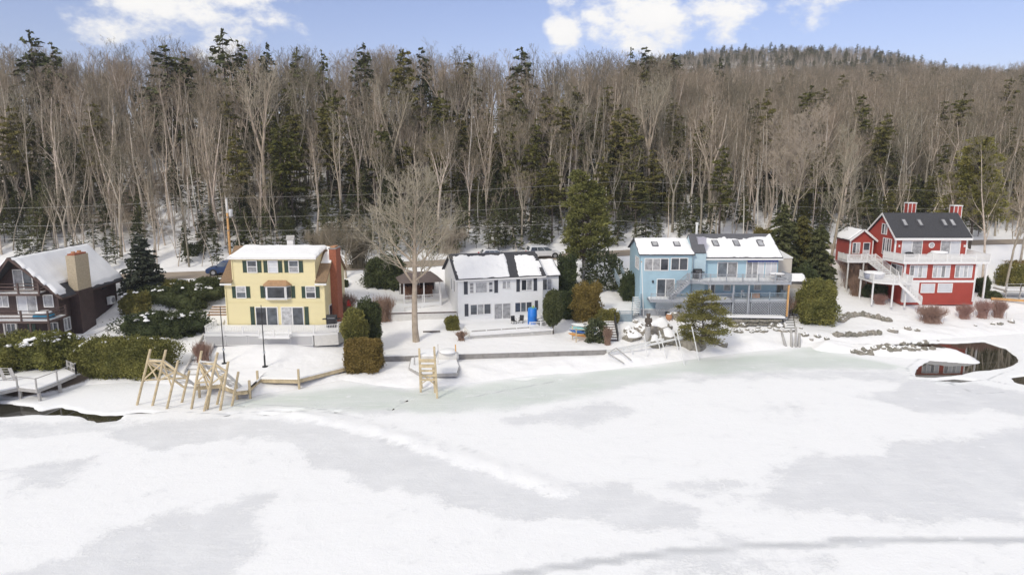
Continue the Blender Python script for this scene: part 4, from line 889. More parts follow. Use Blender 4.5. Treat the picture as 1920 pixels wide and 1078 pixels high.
# deck
dk = thing('white_deck', 'long white deck with lattice skirt in front of the yellow house', 'deck', (0, 0, 0))
M = MB(); dz = 2.95; dx0, dx1, dy0 = -31.6, -18.0, 68.0
M.prism_z([(dx0, dy0), (dx1 - 2.3, dy0), (dx1, dy0 + .6), (dx1 + .5, 71.3), (dx1 + .5, 73.5), (-19.6, 73.5), (-19.6, 71.42), (dx0, 71.42)], dz - .2, dz); dko = M.build('deck_floor', white, dk)
MB().prism_z([(dx0 + .1, dy0 + .15), (dx1 - 2.4, dy0 + .15), (dx1 - .2, dy0 + .8), (dx1 + .3, 71.2), (dx0 + .1, 71.3)], dz + .002, dz + .16).build('snow_layer', snow, dko)
railing(dk, [(dx0 + .05, dy0 + .06, dz), (-25.6, dy0 + .06, dz)], white, .75, .17, 1.9); railing(dk, [(-22.6, dy0 + .06, dz), (dx1 - 2.3, dy0 + .08, dz), (dx1 + .02, dy0 + .7, dz), (dx1 + .45, 71.3, dz)], white, .85, .17, 1.9)
railing(dk, [(dx0 + .05, dy0 + .06, dz), (dx0 + .05, 71.0, dz)], white, .75, .17, 1.9)
MB().box(-25.7, -22.5, dy0 - .9, dy0, dz - .3, dz - .12).build('step_landing', white, dk); MB().box(-25.6, -22.6, dy0 - .85, dy0 - .02, dz - .118, dz - .02).build('snow_layer', snow, dk); railing(dk, [(-25.6, dy0 - .85, dz - .1), (-22.6, dy0 - .85, dz - .1)], white, .75, .17, 1.5)
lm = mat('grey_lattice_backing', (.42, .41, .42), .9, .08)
for a, b in ((dx0, -29.4), (-29.3, -27.2), (-27.1, -25.1), (-25.0, -22.9), (-22.8, -20.4)): lattice(dk, 'f', dy0 + .06, a, b, dz - 1.25, dz - .21, white, .26, w_=.045)
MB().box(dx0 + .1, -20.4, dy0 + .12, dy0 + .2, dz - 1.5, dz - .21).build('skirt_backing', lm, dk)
for (xa, ya), (xb, yb_) in (((dx1 - 2.3, dy0 + .04), (dx1, dy0 + .62)), ((dx1, dy0 + .62), (dx1 + .48, 71.3))): M = MB(); M.bar((xa, ya, dz - .75), (xb, yb_, dz - .75), .08, 1.1); M.build('skirt_board', offwhite, dk)
grill('black covered grill on the right end of the white deck by the yellow house', (-19.0, 70.2, dz + .1), .1, 1.25)
# flag poles
for pa, pb, H in (((421, 682), (411, 574), 0), ((497, 688), (490, 572), 0)):
    b_ = gp(*pa); top = atY(pb[0], pb[1], b_.y); H = top.z - b_.z; t = thing('lamp_post', 'thin black post at the left on the snow below the yellow house deck' if pa[0] < 450 else 'thin black post standing in front of the deck centre of the yellow house', 'post', b_, 0, 'black posts below the yellow house')
    M = MB(); M.tube((0, 0, -.3), (0, 0, 1.1), .09, .085, 8); M.tube((0, 0, 1.1), (0, 0, H), .055, .04, 8); M.build('shaft', black, t); MB().lathe((0, 0, 0), [(.28, -.1), (.26, .06), (.1, .1)], 12).build('base_plate', black, t); MB().lathe((0, 0, 1.3), [(.1, 0), (.12, .1), (.1, .2)], 10).build('collar', metal, t)

# ================================================================ the white house
wa = math.radians(16); wh = thing('white_house', 'white two storey house with dark shutters and partly snowy dark roof', 'house', (-6.3, 78, 1.65), wa)
W, Dp = 10.4, 8.2; ZE, ZR = 5.35, 7.5
gable_walls(wh, 0, W, 0, Dp, -.9, ZE, ZE, 4.1, ZR, wsiding)
o, p, u, v = slope_roof(wh, 0, W, 0, ZE, 4.1, ZR, .16, shingk, ov=.35, ovx=.3); 
def wmask(a, b):
    k = .55 + .3 * noise.noise(Vector((a * 10, b * 5, 1))) + .2 * noise.noise(Vector((a * 30, b * 12, 7)))
    k -= 4 * max(0, b - .80 - .03 * math.sin(a * 14)); k -= 3.5 * max(0, (1 - abs(a - .665 - .05 * (b - .5)) / .06)) ; k -= 2.5 * max(0, .05 - a) * 10; k -= 3 * max(0, (a - .93) * 5) * (1 if b < .35 else .4)
    if b > .62 and .60 < a: k -= (a - .60) * 1.6 * (b - .4)
    return k
snow_sheet(wh, p, u, v, .14, wmask, 90, 40)
slope_roof(wh, 0, W, Dp, ZE, 4.1, ZR, .16, shingk, ov=.35, ovx=.3); MB().box(-.3, W + .3, 3.95, 4.25, ZR + .1, ZR + .20).build('ridge_cap', shing, wh)
MB().box(-.3, W + .3, -.42, -.33, ZE - .28, ZE - .12).build('gutter', white, wh)
for s_, x in ((0, -.33), (1, W + .27)): MB().prism_x([(-.4, ZE - .32), (4.1, ZR - .12), (4.1, ZR + .12), (-.4, ZE - .08)], x, x + .05).build('rake_board', white, wh)
# right extension
gable_walls(wh, W + .003, W + 2.6, 1.6, 7.4, -.9, 5.0, 5.0, 4.5, 6.5, wsiding, 'side_wing_wall'); o, p, u, v = slope_roof(wh, W + .3, W + 2.6, 1.6, 5.0, 4.5, 6.5, .14, shingk, ov=.3, ovx=.2); snow_sheet(wh, p, u, v, .15, full, 20, 20); slope_roof(wh, W + .3, W + 2.6, 7.4, 5.0, 4.5, 6.5, .14, shingk, ov=.3, ovx=.2)
window(wh, 'f', 1.6, W + .55, W + 1.65, 3.2, 4.5, 2, [glass, glassc])
window(wh, 'f', 0, 1.45, 1.85, 3.6, 4.75, 1, glassc, rows=3, fr=.06); window(wh, 'f', 0, 2.15, 3.45, 3.6, 4.75, 1, glassc); window(wh, 'f', 0, 3.75, 4.15, 3.6, 4.75, 1, [glass, glassc], rows=3, fr=.06); shutter(wh, 'f', 0, .95, 3.45, 4.95, shutk, .42); shutter(wh, 'f', 0, 4.6, 3.45, 4.95, shutk, .42)
window(wh, 'f', 0, 5.4, 6.3, 3.95, 4.75, 2, glassc); window(wh, 'f', 0, 7.75, 9.0, 3.6, 4.8, 2, [glass, glassc]); shutter(wh, 'f', 0, 7.3, 3.45, 4.95, shutk, .4); shutter(wh, 'f', 0, 9.45, 3.45, 4.95, shutk, .4)
window(wh, 'f', 0, 1.5, 3.9, 1.0, 2.15, 3, [glass, glassc, glass]); shutter(wh, 'f', 0, 1.0, .85, 2.3, shutk, .42); window(wh, 'f', 0, 4.4, 6.35, .1, 2.1, 2, glassc, name='patio_door'); window(wh, 'f', 0, 6.95, 9.0, 1.0, 2.1, 3, glass); shutter(wh, 'f', 0, 9.6, 1.1, 2.25, shutk, .36)
for u0 in (1.6, 3.2): window(wh, 'l', 0, u0, u0 + .6, 3.5, 4.8, 1, glass)
# left porch
MB().box(-7.6, -1.2, 4.2, 8.5, -.6, 1.9).build('porch_base', wsiding, wh)
for x in (-5.7, -3.3, -1.35):
    for y in (4.3, 8.2): MB().box(x - .07, x + .07, y - .07, y + .07, 1.9, 4.35).build('porch_post', white, wh)
pass; MB().box(-5.8, -1.25, 8.2, 8.26, 1.9, 4.3).build('porch_back_wall', csiding, wh)
MB().add([(-6.2, 3.8, 4.4), (-.9, 3.8, 4.4), (-.9, 8.7, 4.4), (-6.2, 8.7, 4.4), (-5.0, 5.9, 5.35), (-2.1, 5.9, 5.35), (-2.1, 6.6, 5.35), (-5.0, 6.6, 5.35)], [(0, 3, 2, 1), (4, 5, 6, 7), (0, 1, 5, 4), (1, 2, 6, 5), (2, 3, 7, 6), (3, 0, 4, 7)]).build('porch_roof', mat('brown_canopy', (.13, .10, .09), .85, .15, 2), wh)
railing(wh, [(-5.75, 4.25, 1.9), (-1.25, 4.25, 1.9)], white, .95, .16, 2.2, 'porch_railing')
for x in (-5.8, -3.5): window(wh, 'f', 4.2, x + .15, x + 2.0, -.1, 1.4, 1, wsiding, offwhite, name='crawlspace_hatch', fr=.05)
wp = thing('firewood_stack', 'stack of split firewood under the porch roof left of the white house', 'firewood', wh.matrix_basis @ Vector((-3.6, 6.9, 1.9)), wa)
_r = random.Random(4); M = MB()
for k in range(11):
    for i in range(20): 
        if k > 8 and _r.random() < .5: continue
        M.tube((-1.7 + i * .175 + (k % 2) * .08, -.3 + _r.uniform(-.05, .05), .09 + k * .15), (-1.7 + i * .175 + (k % 2) * .08, .35, .09 + k * .15), .085 * _r.uniform(.8, 1.1), n=6)
M.build('log_pile', firewood, wp)['kind'] = 'stuff'
# deck of the white house
wd = thing('white_house_deck', 'low white deck with lattice skirt in front of the white house', 'deck', (-6.3, 78, 1.65), wa)
d = MB().box(.2, 9.9, -5.2, -.1, -.16, 0).build('deck_floor', white, wd); MB().box(.3, 9.8, -5.1, -.12, .002, .16).build('snow_layer', snow, d)
for k in range(4): lattice(wd, 'f', -5.2, .2 + k * 2.42, .2 + (k + 1) * 2.42 - .03, -.92, -.2, offwhite, .20)
MB().box(.3, 9.8, -5.12, -5.02, -1.2, -.2).build('skirt_backing', mat('pale_backing', (.55, .54, .53), .9), wd)
MB().box(.2, 9.9, -5.32, -5.22, -.20, .03).build('edge_board', white, wd); railing(wd, [(7.2, -5.1, 0), (9.8, -5.1, 0), (9.8, -.4, 0)], white, .85, .15, 1.3)
M = MB()
for k in range(4): M.box(.5 + k * 1.75, .5 + k * 1.75 + 1.6, -5.0, -4.85, .12, .28)
M.build('bench_board', greywood, wd)
def onw(x, y, z): return wh.matrix_basis @ Vector((x, y, z))
bl = thing('blue_barrel', 'tall bright blue cylinder standing on the deck of the white house', 'barrel', onw(8.15, -3.0, .1)); MB().lathe((0, 0, 0), [(.50, 0), (.54, .06), (.54, 1.0), (.56, 1.04), (.54, 1.08), (.53, 1.85), (.47, 1.92)], 24).build('drum', tarpblue, bl, True); MB().lathe((0, 0, 1.92), [(.45, 0), (.42, .04)], 20).build('lid', teal, bl); MB().lathe((.1, 0, 1.96), [(.09, 0), (.1, .2), (.05, .24)], 8).build('valve', mat('lime_plastic', (.45, .6, .08), .4), bl)
chair('black patio chair at the left of the pair beside the blue barrel', onw(6.1, -2.4, .1), .5, black); chair('black patio chair next to the blue barrel on the white deck', onw(7.0, -2.3, .1), -.3, black)
covered_heap('covered_grill', 'round black kettle grill by the right wall of the white house', 'grill', onw(10.5, -1.1, -.2), .4, .4, 1.2, blackc, 3)
hb_ = covered_heap('folded_lounger', 'dark snow covered lounger on the deck right of the blue barrel', 'lounger', onw(9.1, -3.0, .12), .5, 1.3, .45, blackc, 8, wa, True)

# ================================================================ the blue house
bz = 2.2
bh = thing('blue_house', 'light blue house with grey decks and skylights in its snowy roof', 'house', (0, 0, 0))
# left wing
wx0, wx1, wy, wz, we, wr = 15.4, 21.6, 81.0, 4.3, 9.45, 10.9
gable_walls(bh, wx0, wx1, wy, wy + 7.5, 2.5, we, we + .1, wy + 3.8, wr - .1, bsiding, 'wing_wall'); o, p, u, v = slope_roof(bh, wx0, wx1, wy, we, wy + 3.8, wr, .14, shing, ov=.3); snow_sheet(bh, p, u, v, .13, full, 30, 20, 'roof_snow'); slope_roof(bh, wx0, wx1, wy + 7.5, we, wy + 3.8, wr, .14, shing, ov=.5)
def skylight(par, p, u, v, a, b, w_, h_):
    uu, vv = Vector(u).normalized(), Vector(v).normalized(); n = uu.cross(vv); n = n if n.z > 0 else -n; c = Vector(p) + Vector(u) * a + Vector(v) * b + n * .12
    f = MB(); f.slab(c + n * .12, uu * w_, vv * h_, .3); o = f.build('skylight', shing, par); g = MB(); g.slab(c + uu * .1 + vv * .1 + n * .14, uu * (w_ - .2), vv * (h_ - .2), .02); g.build('pane', glassc, o); return o
skylight(bh, p, u, v, .28, .42, .75, 1.1); skylight(bh, p, u, v, .68, .42, .75, 1.1)
window(bh, 'f', wy, wx0 + .55, wx0 + 3.3, 7.55, 8.9, 3, [glassc, glassc, glass]); window(bh, 'f', wy, wx0 + 3.7, wx0 + 5.6, 7.6, 8.95, 2, [glass, glass]); window(bh, 'f', wy, wx0 + 2.1, wx0 + 4.1, 4.35, 6.4, 2, [glass, glassc], name='patio_door'); window(bh, 'l', wx0, wy + .9, wy + 3.2, 7.5, 8.8, 3, glassc)
MB().box(wx1 - .03, wx1 + .07, wy - .1, wy - .02, 4.4, 9.3).build('downspout', bluerail, bh)
for x in (1.45, 4.85): MB().box(wx0 + x, wx0 + x + .18, wy - .2, wy - .01, 6.0, 6.3).build('wall_lamp', black, bh)
# chase between the wings
gable_walls(bh, wx1 + .05, wx1 + 1.7, wy + .25, wy + 5, 3.0, 9.5, 9.5, wy + 2.6, 11.4, mat('pale_blue_clapboard', (.47, .60, .66), .6, .06, 1.0, lines=('Z', .15, .012)), 'stair_tower_wall'); slope_roof(bh, wx1 + .05, wx1 + 1.6, wy + .25, 9.6, wy + 2.6, 11.5, .12, shing, ov=.1, ovx=.02); slope_roof(bh, wx1 + .05, wx1 + 1.6, wy + 5, 9.6, wy + 2.6, 11.5, .12, shing, ov=.1, ovx=.02)
cp = MB(); cp.lathe((wx1 + 1.15, wy + 3.0, 10.4), [(.14, 0), (.14, 2.4), (.2, 2.42), (.2, 2.6)], 12); cp.build('flue_pipe', wmetal, bh); MB().box(wx1 + .9, wx1 + 1.9, wy + 1.2, wy + 2.6, 8.6, 11.3).build('chimney', mat('lavender_brick', (.45, .44, .50), .85, .1, lines=('Z', .12, .01)), bh)
# main block
mx0, mx1, my, me_, mr = 23.1, 32.3, 82.0, 9.1, 11.25
gable_walls(bh, mx0, mx1, my, my + 8.4, 2.6, me_, me_ + .2, my + 4.2, mr, bsiding); o, p, u, v = slope_roof(bh, mx0, mx1, my, me_, my + 4.2, mr, .16, shing, ov=.5, ovx=.35)
def bmask(a, b):
    k = .6 + .3 * noise.noise(Vector((a * 9, b * 6, 3))) + .2 * noise.noise(Vector((a * 22, b * 14, 5))); lim = .74 - .10 * max(0, 1 - a * 3) + .04 * math.sin(a * 17)
    k -= 5 * max(0, b - lim)
    if .40 < a < .62: k -= 3 * max(0, b - .62)
    k -= 2 * max(0, 1 - math.hypot((a - .82) / .06, (b - .70) / .1)); return k + (2 * max(0, a - .93) * 10 if b > .7 else 0)
snow_sheet(bh, p, u, v, .15, bmask, 90, 44)
for a in (.2, .46, .76): skylight(bh, p, u, v, a, .42, .75, 1.25)
slope_roof(bh, mx0, mx1, my + 8.4, me_, my + 4.2, mr, .16, shing, ov=.5, ovx=.35); MB().box(mx0 - .35, mx1 + .35, my - .6, my - .49, me_ - .42, me_ - .22).build('gutter', wmetal, bh)
window(bh, 'f', my, mx0 + 1.9, mx0 + 4.2, 6.55, 8.3, 2, [glass, glassc]); window(bh, 'f', my, mx0 + 5.4, mx0 + 7.4, 6.15, 8.4, 3, [glassc, glassc, glassw], name='patio_door'); window(bh, 'f', my, mx0 + 9.2 - 1.0 - 2.0 + 1.5, mx0 + 8.9 , 6.8, 8.3, 2, glassw) if False else window(bh, 'f', my, mx0 + 7.75, mx0 + 8.95, 6.6, 8.4, 2, glassw)
window(bh, 'l', mx0, my + .5, my + 1.3, 6.5, 8.2, 1, glass)
aw = MB(); na_ = 22
for k in range(na_): x = mx0 + 5.3 + k * .17; aw.add([(x, my - .35, me_ - .42), (x + .17, my - .35, me_ - .42), (x + .17, my - .42, me_ - .62 - .0), (x + .085, my - .43, me_ - .72), (x, my - .42, me_ - .62)], [(0, 1, 2, 3, 4)])
aw.build('awning_valance', mat('navy_awning', (.03, .06, .25), .7), bh)
# upper deck
ud = 6.35; ux0, ux1, uy = 22.0, 32.9, 79.2
o = MB().prism_z([(ux0 - 2.2, 79.9), (ux0 + .3, 79.9), (ux0 + 1.3, uy), (ux1, uy), (ux1, my - .03), (ux0 - .9, my - .03), (ux0 - .9, 81.1), (ux0 - 2.2, 81.0)], ud - .28, ud).build('upper_deck_floor', greyrail, bh); MB().prism_z([(ux0 - .5, 80.2), (ux0 + 1.4, uy + .3), (ux1 - .2, uy + .3), (ux1 - .2, my - .2), (ux0 - .5, my - .2)], ud + .002, ud + .14).build('snow_layer', snow, o)
railing(bh, [(ux0 - 1.0, 79.95, ud), (ux0 + .3, 79.95, ud), (ux0 + 1.35, uy + .05, ud), (ux1 - .05, uy + .05, ud), (ux1 - .05, my - .1, ud)], greyrail, .95, .15, 1.9, 'upper_railing', pw=.12)
for x in (ux0 + 1.4, 26.2, 28.0, 32.7): MB().box(x - .09, x + .09, uy + .1, uy + .28, 2.2, ud - .28).build('deck_post', polewood if x == 32.7 else greyrail, bh)
# lower porch
ld = 4.15
o = MB().box(26.1, 32.9, uy + .3, my - .03, ld - .22, ld).build('porch_floor', greyrail, bh); MB().box(26.3, 32.7, uy + .4, uy + 1.2, ld + .002, ld + .06).build('snow_layer', snow, o)
railing(bh, [(26.2, uy + .38, ld), (32.8, uy + .38, ld), (32.8, my - .1, ld)], bluerail, .9, .15, 2.2, 'porch_railing')
for a, b in ((22.4, 24.6), (24.7, 26.0), (26.1, 28.3), (28.4, 30.6), (30.7, 32.9)): lattice(bh, 'f', uy + .3, a, b, 1.9, ld - .24, greyrail, .30, w_=.07)
MB().box(22.4, 32.85, uy + .9, uy + 1.0, 1.6, ld - .3).build('skirt_backing', mat('crawlspace_shade', (.07, .075, .08), .9), bh)  # dark sheet behind the lattice, its colour stands in for shade under the deck
window(bh, 'f', my, 24.0, 24.7, 4.5, 6.0, 1, glass); window(bh, 'f', my, 25.9, 26.6, 4.9, 5.8, 1, glassc); window(bh, 'f', my, 29.6, 30.3, 5.0, 5.9, 1, glassc)
# lower deck before the left wing
o = MB().box(wx0 + .9, 26.0, 79.0, 80.98, wz - .3, wz - .1).build('lower_deck_floor', greyrail, bh); MB().box(wx0 + 1.0, 25.9, 79.1, 80.9, wz - .098, wz + .02).build('snow_layer', snow, o)
railing(bh, [(wx0 + 1.0, 79.05, wz - .1), (26.0, 79.05, wz - .1)], greyrail, .85, .16, 2.2, 'lower_railing'); lattice(bh, 'f', 79.1, wx0 + 1.6, 19.8, 2.9, wz - .32, greyrail, .22); lattice(bh, 'f', 79.1, 19.9, 22.3, 2.7, wz - .32, greyrail, .22)
steps(bh, (wx0 + 3.2, 79.2, wz - .1), (ux0 - 1.1, 79.2, ud), (0, 1, 0), 1.1, 11, greyrail, 'outside_stairs', rail=(greyrail, 0, 1.1), snowm=snow)
tbl('round_table', 'round snow covered table at the right end of the blue house upper deck', 'table', (31.6, 80.3, ud + .1), .9, .72, brownvine); grill('black covered grill at the head of the blue house stairs', (22.3, 81.0, ud + .1), 0, 1.1)
MB().box(-.5, .5, -.3, .3, 0, .55).build('storage_bench', clay, None, False, (29.4, 81.2, ld)); tag(bpy.data.objects['storage_bench'], 'tan storage box against the wall of the blue house porch', 'box')
chair('white chair on the blue house lower porch', (28.0, 80.9, ld), .6, wmetal)
# beige lean-to at the right
gb = thing('beige_garage', 'beige garage attached behind the right end of the blue house', 'garage', (33.0, 83.2, 0)); gable_walls(gb, -.6, 1.7, .6, 5, 2.5, 8.6, 8.9, 4.9, 9.0, beige); slope_roof(gb, -.6, 1.7, .6, 8.6, 4.9, 9.0, .12, white, ov=.1, ovx=.05); MB().box(.2, 3.0, -1.0, .58, 2.4, 5.9).build('lower_shed_wall', beige, gb); MB().prism_x([(-1.2, 5.8), (.58, 6.6), (.58, 6.75), (-1.2, 5.95)], .1, 3.15).build('shed_roof', shing, gb); snow_sheet(gb, (.12, -1.18, 5.96), (3.0, 0, 0), (0, 1.72, .77), .12, full, 10, 10); MB().box(.7, 2.6, -1.05, -.99, 2.4, 5.1).build('garage_door', offwhite, gb)

# ================================================================ the red house
before_red = set(bpy.data.objects)
rh = thing('red_house', 'barn red house with white trim, dark roof and stacked white decks', 'house', (0, 0, 0)); RB = 1.9
x0, x1, y0 = 53.0, 62.4, 91.0
MB().box(x0, x1, y0, y0 + 9, RB - .6, RB + 2.45).build('ground_floor_wall', rsiding, rh); MB().box(x0 + .002, x1 - .002, y0 + .002, y0 + 9, RB + 2.452, 7.0).build('first_floor_wall', rsiding, rh)
uy0 = 94.3; ux0, ux1 = 53.3, 63.0; ez, rz_, ry_ = 10.0, 12.7, 97.6
gable_walls(rh, ux0, ux1, uy0, 101.6, 6.9, ez, ez - .3, ry_, rz_ - .15, rsiding, 'upper_wall')
o, p, u, v = slope_roof(rh, ux0, ux1, uy0, ez, ry_, rz_, .18, shingk, ov=.45, ovx=.3); slope_roof(rh, ux0, ux1, 101.6, ez - .3, ry_, rz_, .18, shingk, ov=.4, ovx=.3)
for a in (.18, .38, .70, .81): skylight(rh, p, u, v, a, .42, .55, 1.25)
MB().box(ux0 - .3, ux1 + .3, uy0 - .52, uy0 - .42, ez - .55, ez - .25).build('gutter', white, rh)
for x in (ux0 - .36, ux1 + .31): 
    MB().prism_x([(uy0 - .5, ez - .55), (ry_, rz_ - .12), (ry_, rz_ + .16), (uy0 - .5, ez - .2)], x, x + .05).build('rake_board', white, rh); MB().prism_x([(102, ez - .7), (ry_, rz_ - .12), (ry_, rz_ + .16), (102, ez - .4)], x, x + .05).build('rake_board', white, rh)
for x in (ux0, ux1 - .16): MB().box(x - .01, x + .17, uy0 - .03, uy0 + .15, 7.0, ez - .2).build('corner_board', white, rh)
for x in (x0, x1 - .18): MB().box(x - .015, x + .19, y0 - .035, y0 + .15, RB - .2, 6.75).build('corner_board', white, rh)
window(rh, 'f', uy0, ux0 + 1.0, ux0 + 3.6, 7.2, 9.25, 2, [glassw, glassc], name='patio_door', label='left sliding door with white blind'); window(rh, 'f', uy0, ux0 + 6.2, ux0 + 8.7, 7.2, 9.25, 2, [glassc, glassw], name='patio_door')
M = MB(); M.tube((ux0 + 4.9, uy0 + .02, 8.75), (ux0 + 4.9, uy0 - .07, 8.75), .40, n=20); oo = M.build('round_window', white, rh); M = MB(); M.tube((ux0 + 4.9, uy0 - .06, 8.75), (ux0 + 4.9, uy0 - .085, 8.75), .27, n=16); M.build('pane', glassc, oo); M = MB(); M.box(ux0 + 4.6, ux0 + 5.2, uy0 - .10, uy0 - .087, 8.73, 8.77); M.box(ux0 + 4.88, ux0 + 4.92, uy0 - .10, uy0 - .087, 8.45, 9.05); M.build('muntin', white, oo)
for x in (.45, 9.2): MB().box(ux0 + x, ux0 + x + .16, uy0 - .2, uy0 - .01, 8.5, 8.8).build('wall_lamp', white, rh)
window(rh, 'l', ux0, 96.6, 97.8, 10.0, 11.3, 2, [glassc, glass]); window(rh, 'l', ux0, 95.2, 97.2, 7.3, 9.4, 4, [glassc, glass])
# middle storey windows
for a in (.75, 3.75, 6.65): window(rh, 'f', y0, x0 + a, x0 + a + 2.1, 4.95, 6.45, 4, [glassc, glassw, glassc, glassw])
MB().box(x0 - .01, x1 + .01, y0 - .045, y0 + .02, RB + 2.35, RB + 2.65).build('belt_board', white, rh); window(rh, 'l', x0, 91.5, 94.0, 4.75, 6.3, 2, [glassc, glass], name='patio_door')
window(rh, 'f', y0, x0 + 2.45, x0 + 4.1, RB + 1.05, RB + 2.1, 1, glassw); window(rh, 'f', y0, x0 + 4.65, x0 + 6.4, RB + 1.1, RB + 2.15, 1, glassw)
MB().box(x0 + .02, x0 + 2.1, y0 - .06, y0 - .001, RB - .3, RB + 2.33).build('garage_door', white, rh)
# upper deck on the projecting storeys
o = MB().prism_z([(x0 - 1.2, 94.28), (x0 - .5, y0 - .5), (x0 + .5, y0 - .65), (x1 + 1.3, y0 - .5), (x1 + 1.5, 95.5), (63.2, 95.5), (63.2, 94.28)], 6.75, 7.05).build('upper_deck_floor', white, rh); MB().prism_z([(x0 - .8, 94.2), (x0 - .3, y0 - .2), (x1 + 1.1, y0 - .2), (x1 + 1.2, 94.2)], 7.052, 7.32).build('snow_layer', snow, o)
railing(rh, [(x0 - 1.15, 94.2, 7.05), (x0 - .45, y0 - .45, 7.05), (x1 + 1.25, y0 - .45, 7.05), (x1 + 1.45, 95.4, 7.05), (63.3, 95.4, 7.05)], white, .95, .13, 1.9, 'upper_railing', pw=.13, bw=.06)
for x in (x1 + 1.0,): 
    for y in (y0 - .35, 94.5): MB().box(x - .09, x + .09, y - .09, y + .09, RB - .3, 6.75).build('deck_post', white, rh)
covered_heap('covered_patio_table', 'snow heaped patio table in the middle of the red house upper deck', 'table', (58.3, 92.6, 7.2), 1.35, 1.0, .85, offwhite, 4, snowcap=True); covered_heap('covered_grill', 'black covered grill beside the left door on the red house upper deck', 'grill', (54.8, 93.4, 7.2), .6, .4, .75, blackc, 5)
# chimneys
for cx, cy, cz in ((57.9, 99.6, 14.05), (63.45, 98.2, 13.75)):
    c_ = MB().box(cx - .55, cx + .55, cy - .45, cy + .45, 9.0 if cx < 60 else RB, cz).build('chimney', rsiding, rh); M = MB()
    for sx in (-.53, .0, .53): M.box(cx + sx - .045, cx + sx + .045, cy - .48, cy - .45, 9.2, cz)
    for sy in (-.47, .47): M.box(cx - .585, cx - .552, cy + sy - .07, cy + sy + .07, 9.2, cz)
    M.box(cx - .64, cx + .64, cy - .54, cy + .54, cz - .03, cz + .10); M.build('chimney_trim', white, c_)
# small wing with gable front
gx0, gx1, gy = 49.6, 52.9, 99.0
MB().prism_y([(gx0, 5.6), (gx1, 5.6), (gx1, 9.0), ((gx0 + gx1) / 2, 10.3), (gx0, 9.0)], gy, gy + 4).build('wing_wall', rsiding, rh); MB().box(gx1 + .002, ux0 - .002, gy + .8, gy + 4, 5, 8.9).build('link_wall', rsiding, rh)
for sg in (-1, 1):
    xm = (gx0 + gx1) / 2; a = Vector((xm, gy - .4, 10.35)); d = Vector((sg * (gx1 - gx0) / 2, 0, -1.3)).normalized(); LL = 2.45 if sg < 0 else 2.6; e = d * LL; b = Vector((0, 4.8, 0)); nn = d.cross(b).normalized(); nn = nn if nn.z > 0 else -nn
    M = MB(); c = [a, a + b, a + b + e, a + e]; M.add([tuple(q + nn * .01) for q in c] + [tuple(q + nn * .15) for q in c], [(0, 3, 2, 1), (4, 5, 6, 7), (0, 1, 5, 4), (1, 2, 6, 5), (2, 3, 7, 6), (3, 0, 4, 7)]); M.build('wing_roof', shingk, rh); M = MB(); M.bar(a + Vector((0, -.03, .03)), a + e + Vector((0, -.03, .03)), .06, .26); M.build('rake_board', white, rh)
    snow_sheet(rh, a + nn * .15 + Vector((0, .05, 0)), e, b * .97, .14, full, 12, 16)
for x in (gx0, gx1 - .14): MB().box(x - .01, x + .15, gy - .03, gy + .14, 5.6, 8.9).build('corner_board', white, rh)
window(rh, 'f', gy, gx0 + .45, gx0 + 1.35, 7.1, 8.5, 2, [glass, glassc]); window(rh, 'f', gy, gx0 + 1.95, gx0 + 2.75, 6.45, 8.5, 1, [glassw, glass], name='entry_door', rows=2)
o = MB().box(48.0, 53.2, 96.2, 98.98, 6.1, 6.35).build('entry_deck_floor', white, rh); MB().box(48.1, 53.1, 96.3, 98.9, 6.352, 6.5).build('snow_layer', snow, o); railing(rh, [(48.05, 98.9, 6.35), (48.05, 96.25, 6.35), (51.9, 96.25, 6.35)], white, .9, .13, 1.6, 'entry_railing', pw=.12, bw=.06)
for x in (48.3, 50.4, 52.6): MB().box(x - .08, x + .08, 96.3, 96.46, 1.8, 6.1).build('deck_post', offwhite, rh)
steps(rh, (52.8, 91.9, 4.6), (51.9, 96.3, 6.4), (-1, 0, 0), 1.1, 9, white, 'upper_stairs', rail=(white, 0, 1.1), snowm=snow)
# lower left deck with tub
o = MB().prism_z([(48.6, 90.2), (50.6, 88.8), (52.98, 88.8), (52.98, 93.9), (48.6, 93.9)], 4.3, 4.55).build('lower_deck_floor', white, rh); MB().prism_z([(48.8, 90.4), (50.7, 89.0), (52.9, 89.0), (52.9, 93.8), (48.8, 93.8)], 4.552, 4.7).build('snow_layer', snow, o)
railing(rh, [(48.7, 93.8, 4.55), (48.7, 90.25, 4.55), (50.6, 88.9, 4.55), (51.2, 88.9, 4.55)], white, .9, .13, 1.6, 'lower_railing', pw=.12, bw=.05); railing(rh, [(52.2, 88.9, 4.55), (52.9, 88.9, 4.55), (52.9, 91, 4.55)], white, .9, .13, 1.6, 'lower_railing', pw=.12, bw=.05)
for x, y in ((48.8, 90.4), (50.6, 89.0), (52.3, 89.0), (48.8, 93.6)): MB().box(x - .08, x + .08, y - .08, y + .08, 1.4, 4.3).build('deck_post', white, rh)
steps(rh, (53.6, 87.6, 2.0), (51.2, 88.9, 4.55), (.48, .88, 0), 1.05, 10, white, 'lower_stairs', rail=(white, 0, 1.05), snowm=snow)
hot = thing('hot_tub', 'round snow topped hot tub on the lower left deck of the red house', 'hot tub', (49.6, 91.9, 4.6)); MB().lathe((0, 0, 0), [(1.05, 0), (1.15, .2), (1.2, .75)], 24).build('shell', mat('grey_lilac_tub', (.40, .42, .50), .5), hot, True); MB().lathe((0, 0, .75), [(1.28, 0), (1.28, .08), (1.1, .16), (.5, .2)], 24).build('snowy_cover', snow, hot, True)

for o in set(bpy.data.objects) - before_red:
    if o.parent is None: o.location += Vector((-1.95, -3.2, .62))
